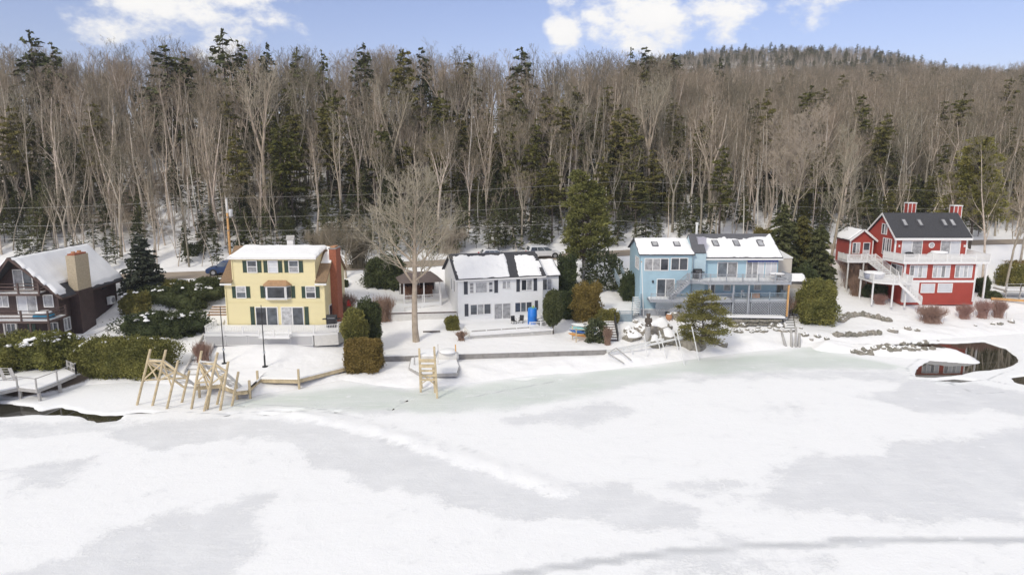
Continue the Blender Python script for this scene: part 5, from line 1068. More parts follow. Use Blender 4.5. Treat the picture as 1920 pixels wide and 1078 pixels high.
# ================================================================ hedges, shrubs and garden trees
def bush(name, label, cat, px0, px1, pyb, pyt, m, seed, depth=.7, back=None, **k):
    """evergreen seen between two pixels columns, base row and top row of the photograph"""
    b = gp((px0 + px1) / 2, pyb); l = atY(px0, pyb, b.y); r = atY(px1, pyb, b.y); top = atY((px0 + px1) / 2, pyt, b.y + (r.x - l.x) * depth * .25)
    rx = (r.x - l.x) / 2; ry = back or rx * depth; rz = max(.3, (top.z - b.z) / 2); b.y += ry * .9; b.z = min(b.z, Gz(b.x, b.y) + .0) - .1
    return bush_thing(name, label, cat, b, (rx, ry, rz + .05), m, seed, **k)
bush('clipped_hedge', 'big mossy green hedge with snow patches at the far left shore', 'hedge', 18, 122, 700, 634, hedgem, 1, back=2.3, n=6500, leaf=.15, e=.7, nsnow=30, lump=.24, ssz=.45)
bush('clipped_hedge', 'green hedge cut off by the left edge of the picture', 'hedge', -50, 30, 706, 640, hedgem, 2, back=2.2, n=4000, leaf=.15, e=.75, nsnow=18, lump=.24, ssz=.45)
bush('clipped_hedge', 'long boxy clipped green hedge above the shore beside the timber dock frames', 'hedge', 128, 316, 712, 637, hedgem, 3, back=1.7, n=12000, leaf=.13, e=.42, nsnow=14, lump=.09, ssz=.28)
bush('clipped_hedge', 'low rounded hedge clump with snow at the left end of the boxy hedge', 'hedge', 110, 165, 694, 648, hedgem, 4, back=1.8, n=3000, leaf=.14, e=.8, nsnow=20, lump=.12, ssz=.35)
bush('clipped_hedge', 'long dark hedge with small snow clumps on the slope below the hedge by the spruce', 'hedge', 212, 380, 637, 588, hedged, 5, back=1.8, n=7000, leaf=.15, e=.75, nsnow=46, lump=.22, ssz=.3)
bush('evergreen_shrub', 'rounded green shrub at the left end of the upper hedge row', 'shrub', 222, 272, 594, 550, hedgem, 6, n=2600, lump=.22, nsnow=9, ssz=.25)
bush('clipped_hedge', 'dark green hedge mass behind with scattered snow beside the yellow house drive', 'hedge', 262, 392, 584, 534, hedged, 7, back=2.2, n=6000, e=.75, lump=.24, nsnow=30, ssz=.35)
bush('evergreen_shrub', 'pale olive shrub rising over the upper hedge near the spruce', 'shrub', 292, 348, 560, 527, hedgem, 8, n=2200, lump=.2)
bush('clipped_hedge', 'smooth near black hedge against the left wall of the yellow house', 'hedge', 348, 419, 566, 524, hedged, 9, back=1.5, n=4200, e=.65, lump=.12, nsnow=6)
def tree_at(name, label, cat, px, py, pyt, wpx, parts_, m, z0=.05, **kk):
    b = gp(px, py); top = atY(px, pyt, b.y); H = top.z - b.z; rad = wpx / 2 / F * b.y; T, C = puff_tree(parts_, H, rad, z0=z0, **kk) if 'npuff' in kk else conifer(parts_, H, rad, z0=z0, **kk)
    t = thing(name, label, cat, b); T.build('trunk', barkd, t, True); C.build('crown', m, t); return t
tree_at('spruce_tree', 'single dark spruce between the brown chalet and the road', 'spruce', 272, 548, 438, 92, 31, mat('blue_green_needles', (.03, .04, .025), .8, .3, .8, col2=(.08, .09, .055)), per=60, leaf=.24, droop=.12, shape=.8, gaps=.02, dens=1.6, wh=34)
tree_at('pine_tree', 'tall dense olive green evergreen between the white and blue houses', 'evergreen', 1094, 532, 320, 124, 32, needlem, z0=.26, npuff=170, per=130, leaf=.22, ps=.20, flat=.55, r0=.24, tops=2)
tree_at('pine_tree', 'light yellow-green pine rising behind the red house right chimney', 'pine', 1818, 462, 258, 125, 33, needlep, z0=.26, npuff=110, per=130, leaf=.26, ps=.26, flat=.32, r0=.22, prof=lambda t: (1 - t) ** .6 * .9 + .12)
tree_at('pine_tree', 'small loose yellow-green pine on the shore before the blue house', 'pine', 1314, 654, 553, 112, 34, needlem, z0=.2, npuff=90, per=170, leaf=.12, ps=.24, flat=.35, r0=.12, prof=lambda t: .95 - .45 * t * t)
for i, (px, py, pt, w_) in enumerate(((1462, 530, 382, 82), (1500, 520, 405, 80), (1530, 545, 422, 70))):
    tree_at('fir_tree', ('dark olive fir touching the right end of the blue house garage', 'middle of the three dark olive firs right of the blue house', 'rightmost of the three dark olive firs between blue and red houses')[i], 'fir', px, py, pt, w_, 35 + i, needle if i != 1 else needlel, per=60, leaf=.3, shape=.55, gaps=.06, dens=1.6, wh=40)
def shrub_row(L):
    for i, (name, lab, cat, a, b_, c_, d_, m, kw) in enumerate(L): bush(name, lab, cat, a, b_, c_, d_, m, 60 + i, **kw)
shrub_row([
 ('arborvitae', 'tall dark green arborvitae, back of the pair on the shore right of the yellow house', 'arborvitae', 664, 714, 660, 562, hedged, dict(n=5500, leaf=.13, e=.9, lump=.14)),
 ('arborvitae', 'bright olive green arborvitae on the shore right of the yellow house deck', 'arborvitae', 640, 688, 672, 578, hedgem, dict(n=5500, leaf=.13, e=.9, lump=.14)),
 ('clipped_evergreen', 'squat bronze coloured clipped evergreen at the left end of the sea wall', 'shrub', 642, 714, 702, 640, golden, dict(n=6500, leaf=.12, e=.6, lump=.07)),
 ('evergreen_shrub', 'small green shrub against the left corner of the white house', 'shrub', 835, 860, 621, 594, hedgem, dict(n=1500, leaf=.12, lump=.16)),
 ('columnar_shrub', 'rounded olive shrub below the tall evergreen, above the kayak rack', 'shrub', 1074, 1128, 606, 533, golden, dict(n=5000, leaf=.13, lump=.2, e=.9)),
 ('evergreen_shrub', 'flat topped olive shrub beside the grey terrace railing', 'shrub', 1122, 1160, 611, 582, hedgem, dict(n=2200, leaf=.12, lump=.2)),
 ('rhododendron', 'open dark rhododendron behind the kayak rack at the end of the sea wall', 'rhododendron', 1103, 1136, 645, 600, rhodo, dict(n=900, leaf=.2, lump=.25, core=None)),
 ('dark_hedge', 'dark shrub row along the right side path of the white house', 'hedge', 1046, 1082, 566, 478, hedged, dict(n=3800, leaf=.15, lump=.2)),
 ('dark_hedge', 'lower dark shrub beside the snowy path right of the white house', 'hedge', 1052, 1084, 600, 545, hedged, dict(n=2600, leaf=.15, lump=.22)),
 ('rhododendron', 'large loose rhododendron with snow showing through, left of the blue house', 'rhododendron', 1100, 1166, 552, 474, rhodo, dict(n=1900, leaf=.24, lump=.25, core=None)),
 ('evergreen_shrub', 'dark cone shaped shrub at the left wall of the blue house', 'shrub', 1163, 1202, 567, 512, hedged, dict(n=3200, leaf=.13, lump=.15, e=.9)),
 ('small_conifer', 'leftmost small rust brown conifer in the blue house planter', 'shrub', 1203, 1216, 579, 564, redtwig, dict(n=700, leaf=.1)),
 ('small_conifer', 'middle small dark conifer in the blue house planter', 'shrub', 1223, 1238, 580, 567, hedged, dict(n=800, leaf=.1)),
 ('small_conifer', 'narrow upright conifer at the right end of the blue house planter', 'shrub', 1250, 1260, 582, 562, hedged, dict(n=800, leaf=.1, e=1.0)),
 ('evergreen_shrub', 'dark rounded evergreen clump below the firs at the stone steps', 'shrub', 1482, 1540, 585, 505, hedged, dict(n=5000, leaf=.16, lump=.2)),
 ('evergreen_shrub', 'olive rounded evergreen at the shore right of the stone steps', 'shrub', 1502, 1572, 614, 528, hedgem, dict(n=6000, leaf=.15, lump=.16, e=.8)),
 ('evergreen_shrub', 'dark round shrub under the lower left deck of the red house', 'shrub', 1616, 1668, 560, 535, hedged, dict(n=2200, leaf=.13)),
 ('evergreen_shrub', 'dark round shrub at the right corner of the red house', 'shrub', 1832, 1858, 550, 521, hedged, dict(n=1800, leaf=.13)),
 ('evergreen_shrub', 'low dark spreading shrub right of the red house', 'shrub', 1846, 1884, 561, 548, hedged, dict(n=1200, leaf=.13)),
 ('clipped_hedge', 'mossy green hedge at the far right edge beyond the red house', 'hedge', 1885, 1950, 540, 498, hedgem, dict(n=3500, leaf=.15, e=.6, nsnow=5)),
 ('clipped_hedge', 'flat tan hedge at the right edge behind the mossy hedge', 'hedge', 1870, 1950, 504, 487, golden, dict(n=2500, leaf=.15, e=.4)),
 ('evergreen_shrub', 'dark evergreen clump left of the porch of the white house', 'shrub', 684, 752, 548, 486, hedged, dict(n=4200, leaf=.16, lump=.2)),
 ('evergreen_shrub', 'low dark shrub on the snow behind the yellow house chimney', 'shrub', 634, 652, 539, 526, hedged, dict(n=700, leaf=.12)),
 ('tan_shrub', 'fluffy pale olive bush behind the right end of the blue house roof', 'shrub', 1412, 1452, 478, 432, golden, dict(n=2600, leaf=.16, lump=.25)),
 ('evergreen_shrub', 'young dark spruce on the snow bank behind the road by the chalet', 'shrub', 344, 372, 482, 460, hedged, dict(n=700, leaf=.2, lump=.3, core=None)),
])
# conical tree at the white house
b = gp(1036, 626); t = thing('conical_evergreen', 'egg shaped dark evergreen on a short trunk right of the white house deck', 'evergreen', b); MB().tube((0, 0, -.3), (0, 0, 1.6), .16, .1, 8).build('trunk', barkd, t)
C = shrub(91, 1.25, 1.25, 2.1, e=1.0, leaf=.12, n=6500, lump=.08, taper=.28); C.v = [(x, y, z + .95) for x, y, z in C.v]; C.build('crown', hedged, t)
# bare brush
def tb(label, px0, px1, pyb, pyt, m, seed, n=260, r=.012, name='bare_shrub', group=None):
    b = gp((px0 + px1) / 2, pyb); rx = (px1 - px0) / 2 / F * b.y; h = (pyb - pyt) / F * b.y * 1.03; b.y += rx * .3; b.z = Gz(b.x, b.y) - .05
    o = twig_bush(seed, rx, rx * .75, h, int(n * .6), r * 1.25).build(name, m, None, False, b); return tag(o, label, 'shrub', group)
tb('widest clipped red-twigged shrub on the lawn below the red house', 1718, 1784, 608, 577, redtwig, 1, 620); tb('rounded leafless shrub right of the widest one below the red house', 1793, 1828, 599, 572, redtwig, 2, 420); tb('reddish leafless shrub, first of the pair at the lawn edge right of the red house', 1827, 1862, 598, 566, redtwig, 3, 420); tb('leafless shrub, rightmost in the row below the red house', 1856, 1892, 597, 565, redtwig, 4, 420)
tb('red-brown bare shrub at the foot of the red house lower stairs', 1634, 1668, 572, 553, redtwig, 5, 340); tb('rust brown leafless bush beside the snowy steps left of the yellow house deck', 358, 400, 683, 645, redtwig, 6, 460, .014)
tb('thicket of pale bare vines under the entry deck of the red house', 1572, 1640, 545, 482, brownvine, 7, 620); tb('dark bare bush on the slope left of the red house deck', 1590, 1625, 556, 520, brownvine, 8, 380); tb('bare shrub in the snow right of the yellow house chimney', 628, 672, 592, 555, brownvine, 9, 360)
tb('tangled brown brush on the bank left of the big bare tree', 690, 745, 606, 560, brownvine, 10, 460); tb('reddish bare shrub at the right end of the blue house lattice', 1425, 1455, 600, 572, redtwig, 11, 260); tb('heap of cut branches at the left corner of the white house deck', 852, 878, 640, 622, brownvine, 12, 120, .02, 'brush_pile')
tb('brown leafless thicket by the roadside behind the big bare tree', 640, 700, 505, 440, twig, 13, 700, .016); tb('pale leafless thicket on the road bank left of the parked white cars', 800, 880, 478, 430, twigp, 14, 600, .016); tb('bare brush on the road bank behind the yellow house', 560, 640, 480, 440, twig, 15, 500, .016)
tb('low reddish thicket among the firs right of the blue house', 1440, 1500, 600, 560, brownvine, 16, 300); tb('brown stems at the end of the sea wall next to the steps', 1130, 1150, 648, 615, redtwig, 17, 220)
# big bare trees
def big_tree(name, label, px, py, pyt, seed, bm, tm, **k):
    b = gp(px, py); top = atY(px, pyt, b.y); H = top.z - b.z; T, C = bare_tree(seed, H, **k); t = thing(name, label, 'tree', b); T.build('trunk', bm, t, True); C.build('crown', tm, t); return t
big_tree('bare_maple_tree', 'huge spreading leafless tree on the lawn left of the white house', 781, 640, 338, 301, barkp, twigp, r0=.38, first=.36, nlimb=24, spread=.50, up=.62, twigs=(8, 6, 5), fork=0, lean=.015, twr=.013)
big_tree('bare_fruit_tree', 'small crooked leafless tree between the yellow house and the road', 649, 522, 412, 302, bark, twig, r0=.16, fork=.22, nlimb=14, spread=.6, up=.5, twigs=(7, 6, 4), twr=.012)
big_tree('bare_willow_tree', 'pale bushy leafless tree standing out before the woods above the firs', 1478, 468, 205, 303, barkp, twigp, r0=.22, fork=.2, nlimb=26, spread=.36, up=1.0, twigs=(9, 7, 5), twr=.016)
big_tree('bare_maple_tree', 'tall pale leafless tree just left of the red house', 1556, 500, 236, 304, barkp, twigp, r0=.22, first=.3, nlimb=20, spread=.27, up=.8, twigs=(8, 5, 4), lean=.02, twr=.014)
for i, (px, py, pt) in enumerate(((1842, 530, 250), (1884, 548, 275), (1912, 500, 230), (1796, 470, 300))): big_tree('bare_hardwood_tree', ('leaning bare tree immediately right of the red house deck', 'bare tree with snow round its foot before the right hand hedge', 'bare tree at the far right edge by the road', 'thin bare tree behind the red house right chimney')[i], px, py, pt, 310 + i, bark, twig, r0=.17, first=.3, nlimb=13, spread=.24, up=.9, twigs=(7, 5, 4))
for i, (px, py, pt) in enumerate(((1610, 500, 330), (1588, 505, 380))): big_tree('bare_hardwood_tree', ('slender bare tree behind the entry wing of the red house', 'short bare tree left of the entry deck of the red house')[i], px, py, pt, 320 + i, bark, twig, r0=.1, first=.25, nlimb=12, spread=.26, up=.9, twigs=(6, 5))

# standout trees of the woods: pale spreading hardwoods, two white birches, evergreens breaking the skyline
PALE = {}
for k, i in (('bare', 0), ('bare', 2), ('bare', 4), ('bare', 6), ('birch', 0), ('birch', 1)):
    t_, c_ = TM[k, i]; a, b = t_.copy(), c_.copy(); a.materials.clear(); b.materials.clear(); a.materials.append(birchb if k == 'birch' else barkp); b.materials.append(birchb if k == 'birch' else twigp); PALE[k, i] = (a, b)
def standout(k, i, px, py, pyt, label, pale=True, s0=1.0):
    b = gp(px, py); H0 = max(v.co.z for v in TM[k, i][0].vertices); top = atY(px, pyt, b.y); sc = (top.z - b.z) / H0
    o = thing(NAMES[k], label, {'bare': 'tree', 'birch': 'birch'}.get(k, k), b, (px * 7) % 6.28); o.scale = (sc * s0, sc * s0, sc); m_ = (PALE if pale else TM)[k, i]; linkmesh('trunk', m_[0], o); linkmesh('crown', m_[1], o)
standout('birch', 0, 852, 300, 132, 'left of the two tall white birches standing out above the white house'); standout('birch', 1, 886, 304, 128, 'right of the two tall white birches standing out above the white house')
for q_ in ((4, 500, 440, 140, 'pale forked tree with wide crown above the yellow house'), (2, 742, 380, 158, 'pale forked tree high behind the huge bare maple'), (0, 395, 430, 232, 'pale tree behind the utility pole'), (6, 170, 400, 190, 'pale low forked tree above the brown chalet'), (2, 1075, 370, 190, 'pale arching tree above the tall olive evergreen'),
            (4, 1215, 400, 165, 'pale wide tree above the left wing of the blue house'), (0, 1330, 420, 170, 'pale straight tree above the blue house skylights'), (6, 1690, 400, 215, 'pale low forked tree above the red house'), (0, 640, 440, 215, 'pale straight tree above the small fruit tree'), (2, 60, 400, 170, 'pale forked tree at the upper left above the chalet')): standout('bare', *q_)
for k, i, px, pyt, s0, lab in (('hemlock', 0, 62, 44, 1.3, 'evergreen with the highest top at the far left skyline'), ('hemlock', 1, 98, 64, 1.1, 'evergreen just right of the highest far left one'), ('hemlock', 1, 312, 70, 2.0, 'broad dark green evergreen dome below the left cloud'), ('hemlock', 2, 345, 92, 1.6, 'shoulder evergreen right of the broad dome below the left cloud'), ('hemlock', 0, 418, 42, 1.3, 'pointed spruce rising into the left cloud edge'), ('hemlock', 1, 446, 60, 1.2, 'second pointed spruce right of the one at the left cloud edge'),
        ('hemlock', 2, 500, 66, 1.0, 'pointed evergreen on the skyline above the utility pole'), ('hemlock', 0, 556, 76, .9, 'small skyline evergreen above the yellow house dormer'), ('hemlock', 1, 602, 78, .9, 'small skyline evergreen above the yellow house chimney'), ('hemlock', 2, 682, 66, 1.2, 'pointed evergreen on the skyline left of the huge bare maple'), ('hemlock', 0, 752, 80, .9, 'skyline evergreen behind the pale forked tree'), ('hemlock', 1, 792, 74, 1.1, 'slim skyline evergreen above the huge bare maple'),
        ('hemlock', 2, 880, 88, 1.2, 'skyline evergreen above the two white birches'), ('hemlock', 0, 978, 76, 1.5, 'broad skyline evergreen above the white cars'), ('hemlock', 0, 1184, 76, .8, 'thin skyline evergreen left of the middle cloud end'), ('hemlock', 1, 1212, 74, 1.6, 'wide evergreen on the skyline above the blue house left wing'), ('hemlock', 2, 1262, 86, 2.0, 'large round olive evergreen where the near ridge meets the distant hill'), ('hemlock', 0, 1352, 96, 1.0, 'small evergreen poking above the ridge before the distant hill'), ('hemlock', 1, 1638, 118, 1.5, 'olive evergreen above the red house entry wing on the ridge')):
    b_ = None; yy = float(roadY(atY(px, 200, 140).x)) + (46 if px < 1100 else 70 if px < 1500 else 110); x_ = atY(px, 100, yy).x; z_ = Gz(x_, yy); H0 = max(v.co.z for v in TM[k, i][0].vertices); sc = (atY(px, pyt + 14, yy).z - z_) / H0; s0 *= .85
    o = thing(NAMES[k], lab, 'evergreen', (x_, yy, z_), px % 6); o.scale = (sc * s0, sc * s0, sc); linkmesh('trunk', TM[k, i][0], o); linkmesh('crown', TM[k, i][1], o)

# ================================================================ shore structures
sw = thing('sea_wall', 'long grey concrete sea wall below the white house lawn', 'wall', (0, 0, 0)); seg = 9
for i in range(seg):
    a = WA.lerp(WB, i / seg); b_ = WA.lerp(WB, (i + 1) / seg); g_ = (b_ - a).normalized() * .012
    M = MB(); M.bar(Vector((a.x, a.y, .35)) + g_, Vector((b_.x, b_.y, .35)) - g_, .34, 1.24); M.build('wall_panel', concrete, sw)
MB().bar((WA.x, WA.y + .1, .985), (WB.x, WB.y + .1, .985), .3, .05).build('snow_layer', snow, sw)
a, b_ = gp(706, 604), gp(856, 600); M = MB(); a.y += .5; b_.y += .3; zt = max(a.z, b_.z) + .75; M.bar((a.x, a.y, zt - .6), (b_.x, b_.y, zt - .6), .3, 1.3); o = M.build('retaining_wall', offwhite); tag(o, 'low pale retaining wall behind the big bare tree', 'wall')
M = MB(); M.bar((a.x, a.y, zt + .08), (b_.x, b_.y, zt + .08), .4, .05); M.build('wall_cap', ctrim, o)
# left lake dock
ld_ = thing('lake_dock', 'snow covered grey dock with pipe railing at the left shore', 'dock', (0, 0, 0)); zz = 1.05
P = [atz(a, b_, zz) for a, b_ in ((-60, 748), (33, 727), (69, 731), (108, 716), (143, 701), (112, 686), (30, 702), (-60, 722))]
o = MB().prism_z([(p.x, p.y) for p in P], zz - .28, zz).build('dock_deck', greywood, ld_); cc = sum(P, Vector()) / 8; MB().prism_z([(cc.x + (p.x - cc.x) * .985, cc.y + (p.y - cc.y) * .95) for p in P], zz + .002, zz + .13).build('snow_layer', snow, o)
railing(ld_, [P[0], P[1], P[2], P[3], P[4]], greywood, 1.0, 0, 2.2, rails=()); M = MB()
for p in (P[1], P[2], P[3], P[0].lerp(P[1], .5)): M.box(p.x - .1, p.x + .1, p.y + .1, p.y + .3, -.5, zz - .28)
M.build('piling', greywood, ld_); a = P[5]; railing(ld_, [a, P[4]], greywood, .9, .3, 1.0, rails=(.5,)); steps(ld_, tuple(atz(30, 716, zz)), tuple(atz(18, 690, zz + 1.3)), (-1, 0, 0), .9, 6, greywood, 'dock_steps')
# hand rail beside the path
r_ = thing('hand_rail', 'grey timber handrail beside the snowy path right of the brown chalet', 'railing', (0, 0, 0)); q = [gp(a, b_) for a, b_ in ((108, 648), (146, 648), (180, 643), (203, 633))]; railing(r_, q, greywood, .95, 0, 2.5, rails=())
# pale timber boardwalk
BW = [(365, 726), (412, 722), (443, 735), (464, 733), (486, 712), (558, 713), (648, 690)]; bwz = .78
bw = thing('boardwalk', 'zigzag pale timber boardwalk edge along the shore below the yellow house', 'boardwalk', (0, 0, 0)); bp_ = [atz(a, b_, bwz) for a, b_ in BW]; off = [Vector((0, 1.5, 0)) for _ in bp_]
for a, b_ in zip(bp_[:-1], bp_[1:]):
    M = MB(); M.bar(a + Vector((0, 0, -.14)), b_ + Vector((0, 0, -.14)), .06, .26); M.build('fascia_board', yellowwood, bw); M = MB(); M.bar(a + Vector((0, .45, -.16)), b_ + Vector((0, .45, -.16)), .06, .2); M.build('joist', yellowwood, bw)
    L = (b_ - a).length; n_ = int(L / .21); M = MB()
    for k in range(n_): c = a.lerp(b_, (k + .5) / n_); d = (b_ - a).normalized() * .085; M.add([tuple(v) for v in (c - d + Vector((0, -.06, -.02)), c + d + Vector((0, -.06, -.02)), c + d + Vector((0, 1.5, -.02)), c - d + Vector((0, 1.5, -.02)), c - d + Vector((0, -.06, .03)), c + d + Vector((0, -.06, .03)), c + d + Vector((0, 1.5, .03)), c - d + Vector((0, 1.5, .03)))], [(0, 3, 2, 1), (4, 5, 6, 7), (0, 1, 5, 4), (1, 2, 6, 5), (2, 3, 7, 6), (3, 0, 4, 7)])
    M.build('deck_plank', yellowwood, bw)['kind'] = 'stuff'
    M = MB(); s0, s1 = a + Vector((0, .12, .035)), b_ + Vector((0, .12, .035)); s2, s3 = b_ + Vector((0, 2.2, .035)), a + Vector((0, 2.2, .035)); M.add([tuple(v) for v in (s0, s1, s2, s3)] + [tuple(v + Vector((0, .06 if i < 2 else 0, .14))) for i, v in enumerate((s0, s1, s2, s3))], [(0, 3, 2, 1), (4, 5, 6, 7), (0, 1, 5, 4), (1, 2, 6, 5), (2, 3, 7, 6), (3, 0, 4, 7)]); M.build('snow_layer', snow, bw)
for (a, b_), (c_, d_) in (((482, 722), (482, 695)), ((559, 724), (559, 692)), ((463, 742), (467, 713)), ((443, 743), (443, 722)), ((380, 740), (372, 715))):
    p = atz(a, b_, 0); p.y -= .75; q = atY(c_, d_, p.y); M = MB(); M.bar((q.x, p.y, -.4), q, .17); M.build('boardwalk_post', yellowwood, bw)
# raised dock frames
def raised_dock(label, posts, L0, L1, R0, R1):
    t = thing('raised_dock_frame', label, 'dock', (0, 0, 0), 0, 'raised timber dock frames on the ice'); tops = []
    for (a, b_), (c_, d_) in posts:
        p = atz(a, b_, .0); q = atY(c_, d_, p.y); M = MB(); M.tube(Vector((p.x, p.y, 0)) + (p - q).normalized() * .3, q, .105, .10, 10); M.build('piling', yellowwood, t); tops.append((p, q))
    A0, A1, B0, B1 = L0, L1, R0, R1
    for u, v in ((A0, A1), (B0, B1)): M = MB(); M.bar(u, v, .07, .24); M.build('side_beam', offwhite, t)
    n_ = 6
    for k in range(n_ + 1): u = A0.lerp(A1, k / n_); v = B0.lerp(B1, k / n_); M = MB(); M.bar(u, v, .1, .1); M.build('cross_beam', offwhite, t)
    for k in range(0, n_, 2): M = MB(); M.bar(A0.lerp(A1, k / n_), B0.lerp(B1, (k + 1) / n_), .06, .08); M.build('brace', offwhite, t)
    for i, j in ((0, 1), (1, 2), (0, 3)):
        if j < len(tops): M = MB(); f_ = lambda e, k: e[0].lerp(e[1], k); M.bar(f_(tops[i], .45), f_(tops[j], .78), .08, .12); M.bar(f_(tops[i], .78), f_(tops[j], .45), .08, .12); M.bar(f_(tops[i], .80), f_(tops[j], .80), .08, .16); M.build('cross_brace', yellowwood, t)
    return t
Yp = atz(257, 759).y
raised_dock('left raised timber dock frame standing on tilted pilings in the ice', [((257, 759), (282, 655)), ((286, 760), (311, 656)), ((313, 766), (334, 676)), ((341, 754), (355, 695))], atY(280, 674, Yp + .2), atY(342, 724, Yp + 4.2), atY(306, 676, Yp + .2), atY(372, 727, Yp + 4.4))
Yq = atz(383, 770).y
raised_dock('right raised timber dock frame with crossed braces before the boardwalk', [((359, 766), (378, 658)), ((383, 770), (408, 661)), ((413, 769), (428, 678)), ((389, 767), (399, 700)), ((435, 761), (447, 697)), ((407, 758), (418, 706))], atY(375, 677, Yq + .2), atY(438, 728, Yq + 3.8), atY(402, 680, Yq + .2), atY(458, 730, Yq + 3.9))
# snowy steps beside the yellow deck, stone steps
ss = thing('snowy_steps', 'snow buried steps with pale rails running down left of the yellow house deck', 'steps', (0, 0, 0)); a, b_ = gp(345, 706), gp(396, 612); steps(ss, tuple(a + Vector((0, 0, .05))), tuple(b_ + Vector((0, 0, .25))), (1, 0, 0), 1.5, 12, offwhite, 'step_flight', risers=True, snowm=snow)
M = MB()
for e in (0, 1.55): M.bar(a + Vector((e, 0, .35)), b_ + Vector((e, 0, .6)), .1, .3)
M.build('side_board', offwhite, ss)
g_ = gp(408, 592); st = thing('stone_steps', 'short brown stone steps at the left corner of the yellow house', 'steps', g_)
for k in range(4): MB().box(-1.2, 1.0, k * .45, k * .45 + .5, -.1 + k * .22, .14 + k * .22).build('stone', stoneb, st); MB().box(-1.15, .95, k * .45 + .1, k * .45 + .45, .142 + k * .22, .20 + k * .22).build('snow_layer', snow, st)
# dock lift and ladder below the white house
dl = thing('shore_dock', 'snow covered dock with raised ladder frame below the white house sea wall', 'dock', (0, 0, 0)); zt = .75
P = [atz(a, b_, zt) for a, b_ in ((766, 690), (790, 702), (858, 700), (862, 688), (856, 672), (812, 668), (770, 672))]; o = MB().prism_z([(p.x, p.y) for p in P], zt - .3, zt).build('dock_deck', greywood, dl); cc = sum(P, Vector()) / len(P); MB().prism_z([(cc.x + (p.x - cc.x) * .96, cc.y + (p.y - cc.y) * .95) for p in P], zt + .002, zt + .12).build('snow_layer', snow, o)
for (a, b_), (c_, d_), m_ in (((789, 735), (786, 653), yellowwood), ((820, 746), (814, 650), yellowwood), ((791, 728), (788, 690), yellowwood), ((816, 736), (812, 686), yellowwood), ((821, 700), (821, 646), offwhite), ((855, 688), (854, 646), polewood), ((777, 700), (777, 668), greywood), ((857, 690), (857, 672), greywood)):
    p = atz(a, b_, 0); q = atY(c_, d_, p.y); M = MB(); M.bar((p.x, p.y, -.2), q, .17 if m_ is yellowwood else .12); M.build('piling', m_, dl)
pl, pr = atz(789, 735, 0), atz(817, 738, 0); M = MB()
for pyy in (676, 686, 695, 704, 712): M.bar(atY(787, pyy, pl.y), atY(817, pyy, pr.y), .10, .30 if pyy in (676, 686) else .16)
M.bar(atY(787, 722, pl.y), atY(817, 700, pr.y), .08); M.bar(atY(789, 700, pl.y), atY(820, 724, pr.y), .08); M.build('ladder_rung', yellowwood, dl)
M = MB(); c = atY(802, 672, pl.y); M.box(c.x - .8, c.x + .75, c.y, c.y + 1.9, c.z, c.z + .2); M.build('platform', offwhite, dl); MB().box(c.x - .75, c.x + .7, c.y + .05, c.y + 1.85, c.z + .202, c.z + .34).build('snow_layer', snow, dl)
c = atz(840, 672, zt + .1); covered_heap('covered_dock_box', 'snow dusted lumpy covered box on the small dock below the sea wall', 'box', c, 1.1, .5, .8, offwhite, 11, snowcap=True)
# white pipe dock before the boulders
pd_ = thing('pipe_dock_frame', 'thin white metal dock frame slanting over the boulders before the blue house', 'dock frame', (0, 0, 0)); za = 1.3; A_, B_ = atz(1140, 663, .9), atz(1298, 629, 1.9)
for e in (0, .9): M = MB(); M.bar(A_ + Vector((0, e, 0)), B_ + Vector((0, e, 0)), .13, .2); M.build('side_rail', wmetal, pd_)
for k in range(9): M = MB(); u = A_.lerp(B_, k / 8); M.bar(u, u + Vector((0, .9, 0)), .06); M.build('cross_bar', wmetal, pd_)
for (a, b_), (c_, d_) in (((1214, 676), (1208, 626)), ((1251, 676), (1236, 620)), ((1284, 684), (1268, 616)), ((1311, 676), (1297, 612)), ((1189, 676), (1184, 655)), ((1275, 668), (1262, 618)), ((1241, 668), (1232, 630))):
    p = atz(a, b_, 0); q = atY(c_, d_, p.y); M = MB(); M.tube((p.x, p.y, -.1), q, .055, .055, 6); M.build('leg', wmetal, pd_)
M = MB(); u = atz(1140, 662, 1.0); M.bar(u, u + Vector((.8, 0, .55)), .06); M.bar(u + Vector((.8, 0, .55)), u + Vector((2.2, -1.2, -.4)), .09); M.bar(u, u + Vector((1.4, -1.6, -.6)), .09); M.build('tilted_rail', greywood, pd_)
# ---- boulders
ROCKS = []
for i in range(5):
    import bmesh
    bm = bmesh.new(); bmesh.ops.create_icosphere(bm, subdivisions=3, radius=1)
    for v in bm.verts: n_ = v.co.copy(); v.co *= 1 + .34 * noise.fractal(n_ * 1.1 + Vector((i * 7, 0, 0)), 1, 2, 4); v.co.z *= .72; v.co.x = max(-.85, min(.85, v.co.x))
    me = bpy.data.meshes.new('boulder'); bm.to_mesh(me); me.materials.append(stone); bm.normal_update()
    cap = bmesh.new(); cap.from_mesh(me); bmesh.ops.delete(cap, geom=[f for f in cap.faces if f.normal.z < .70 or f.calc_center_median().z < .2], context='FACES')
    for v in cap.verts: v.co += Vector((0, 0, .10 if not v.is_boundary else .01))
    m2 = bpy.data.meshes.new('snow_cap'); cap.to_mesh(m2); m2.materials.append(snow); [setattr(f, 'use_smooth', True) for f in m2.polygons]; ROCKS.append((me, m2)); cap.free(); bm.free()
_rk = random.Random(9)
def k_cap(): return _rk.random() < .35
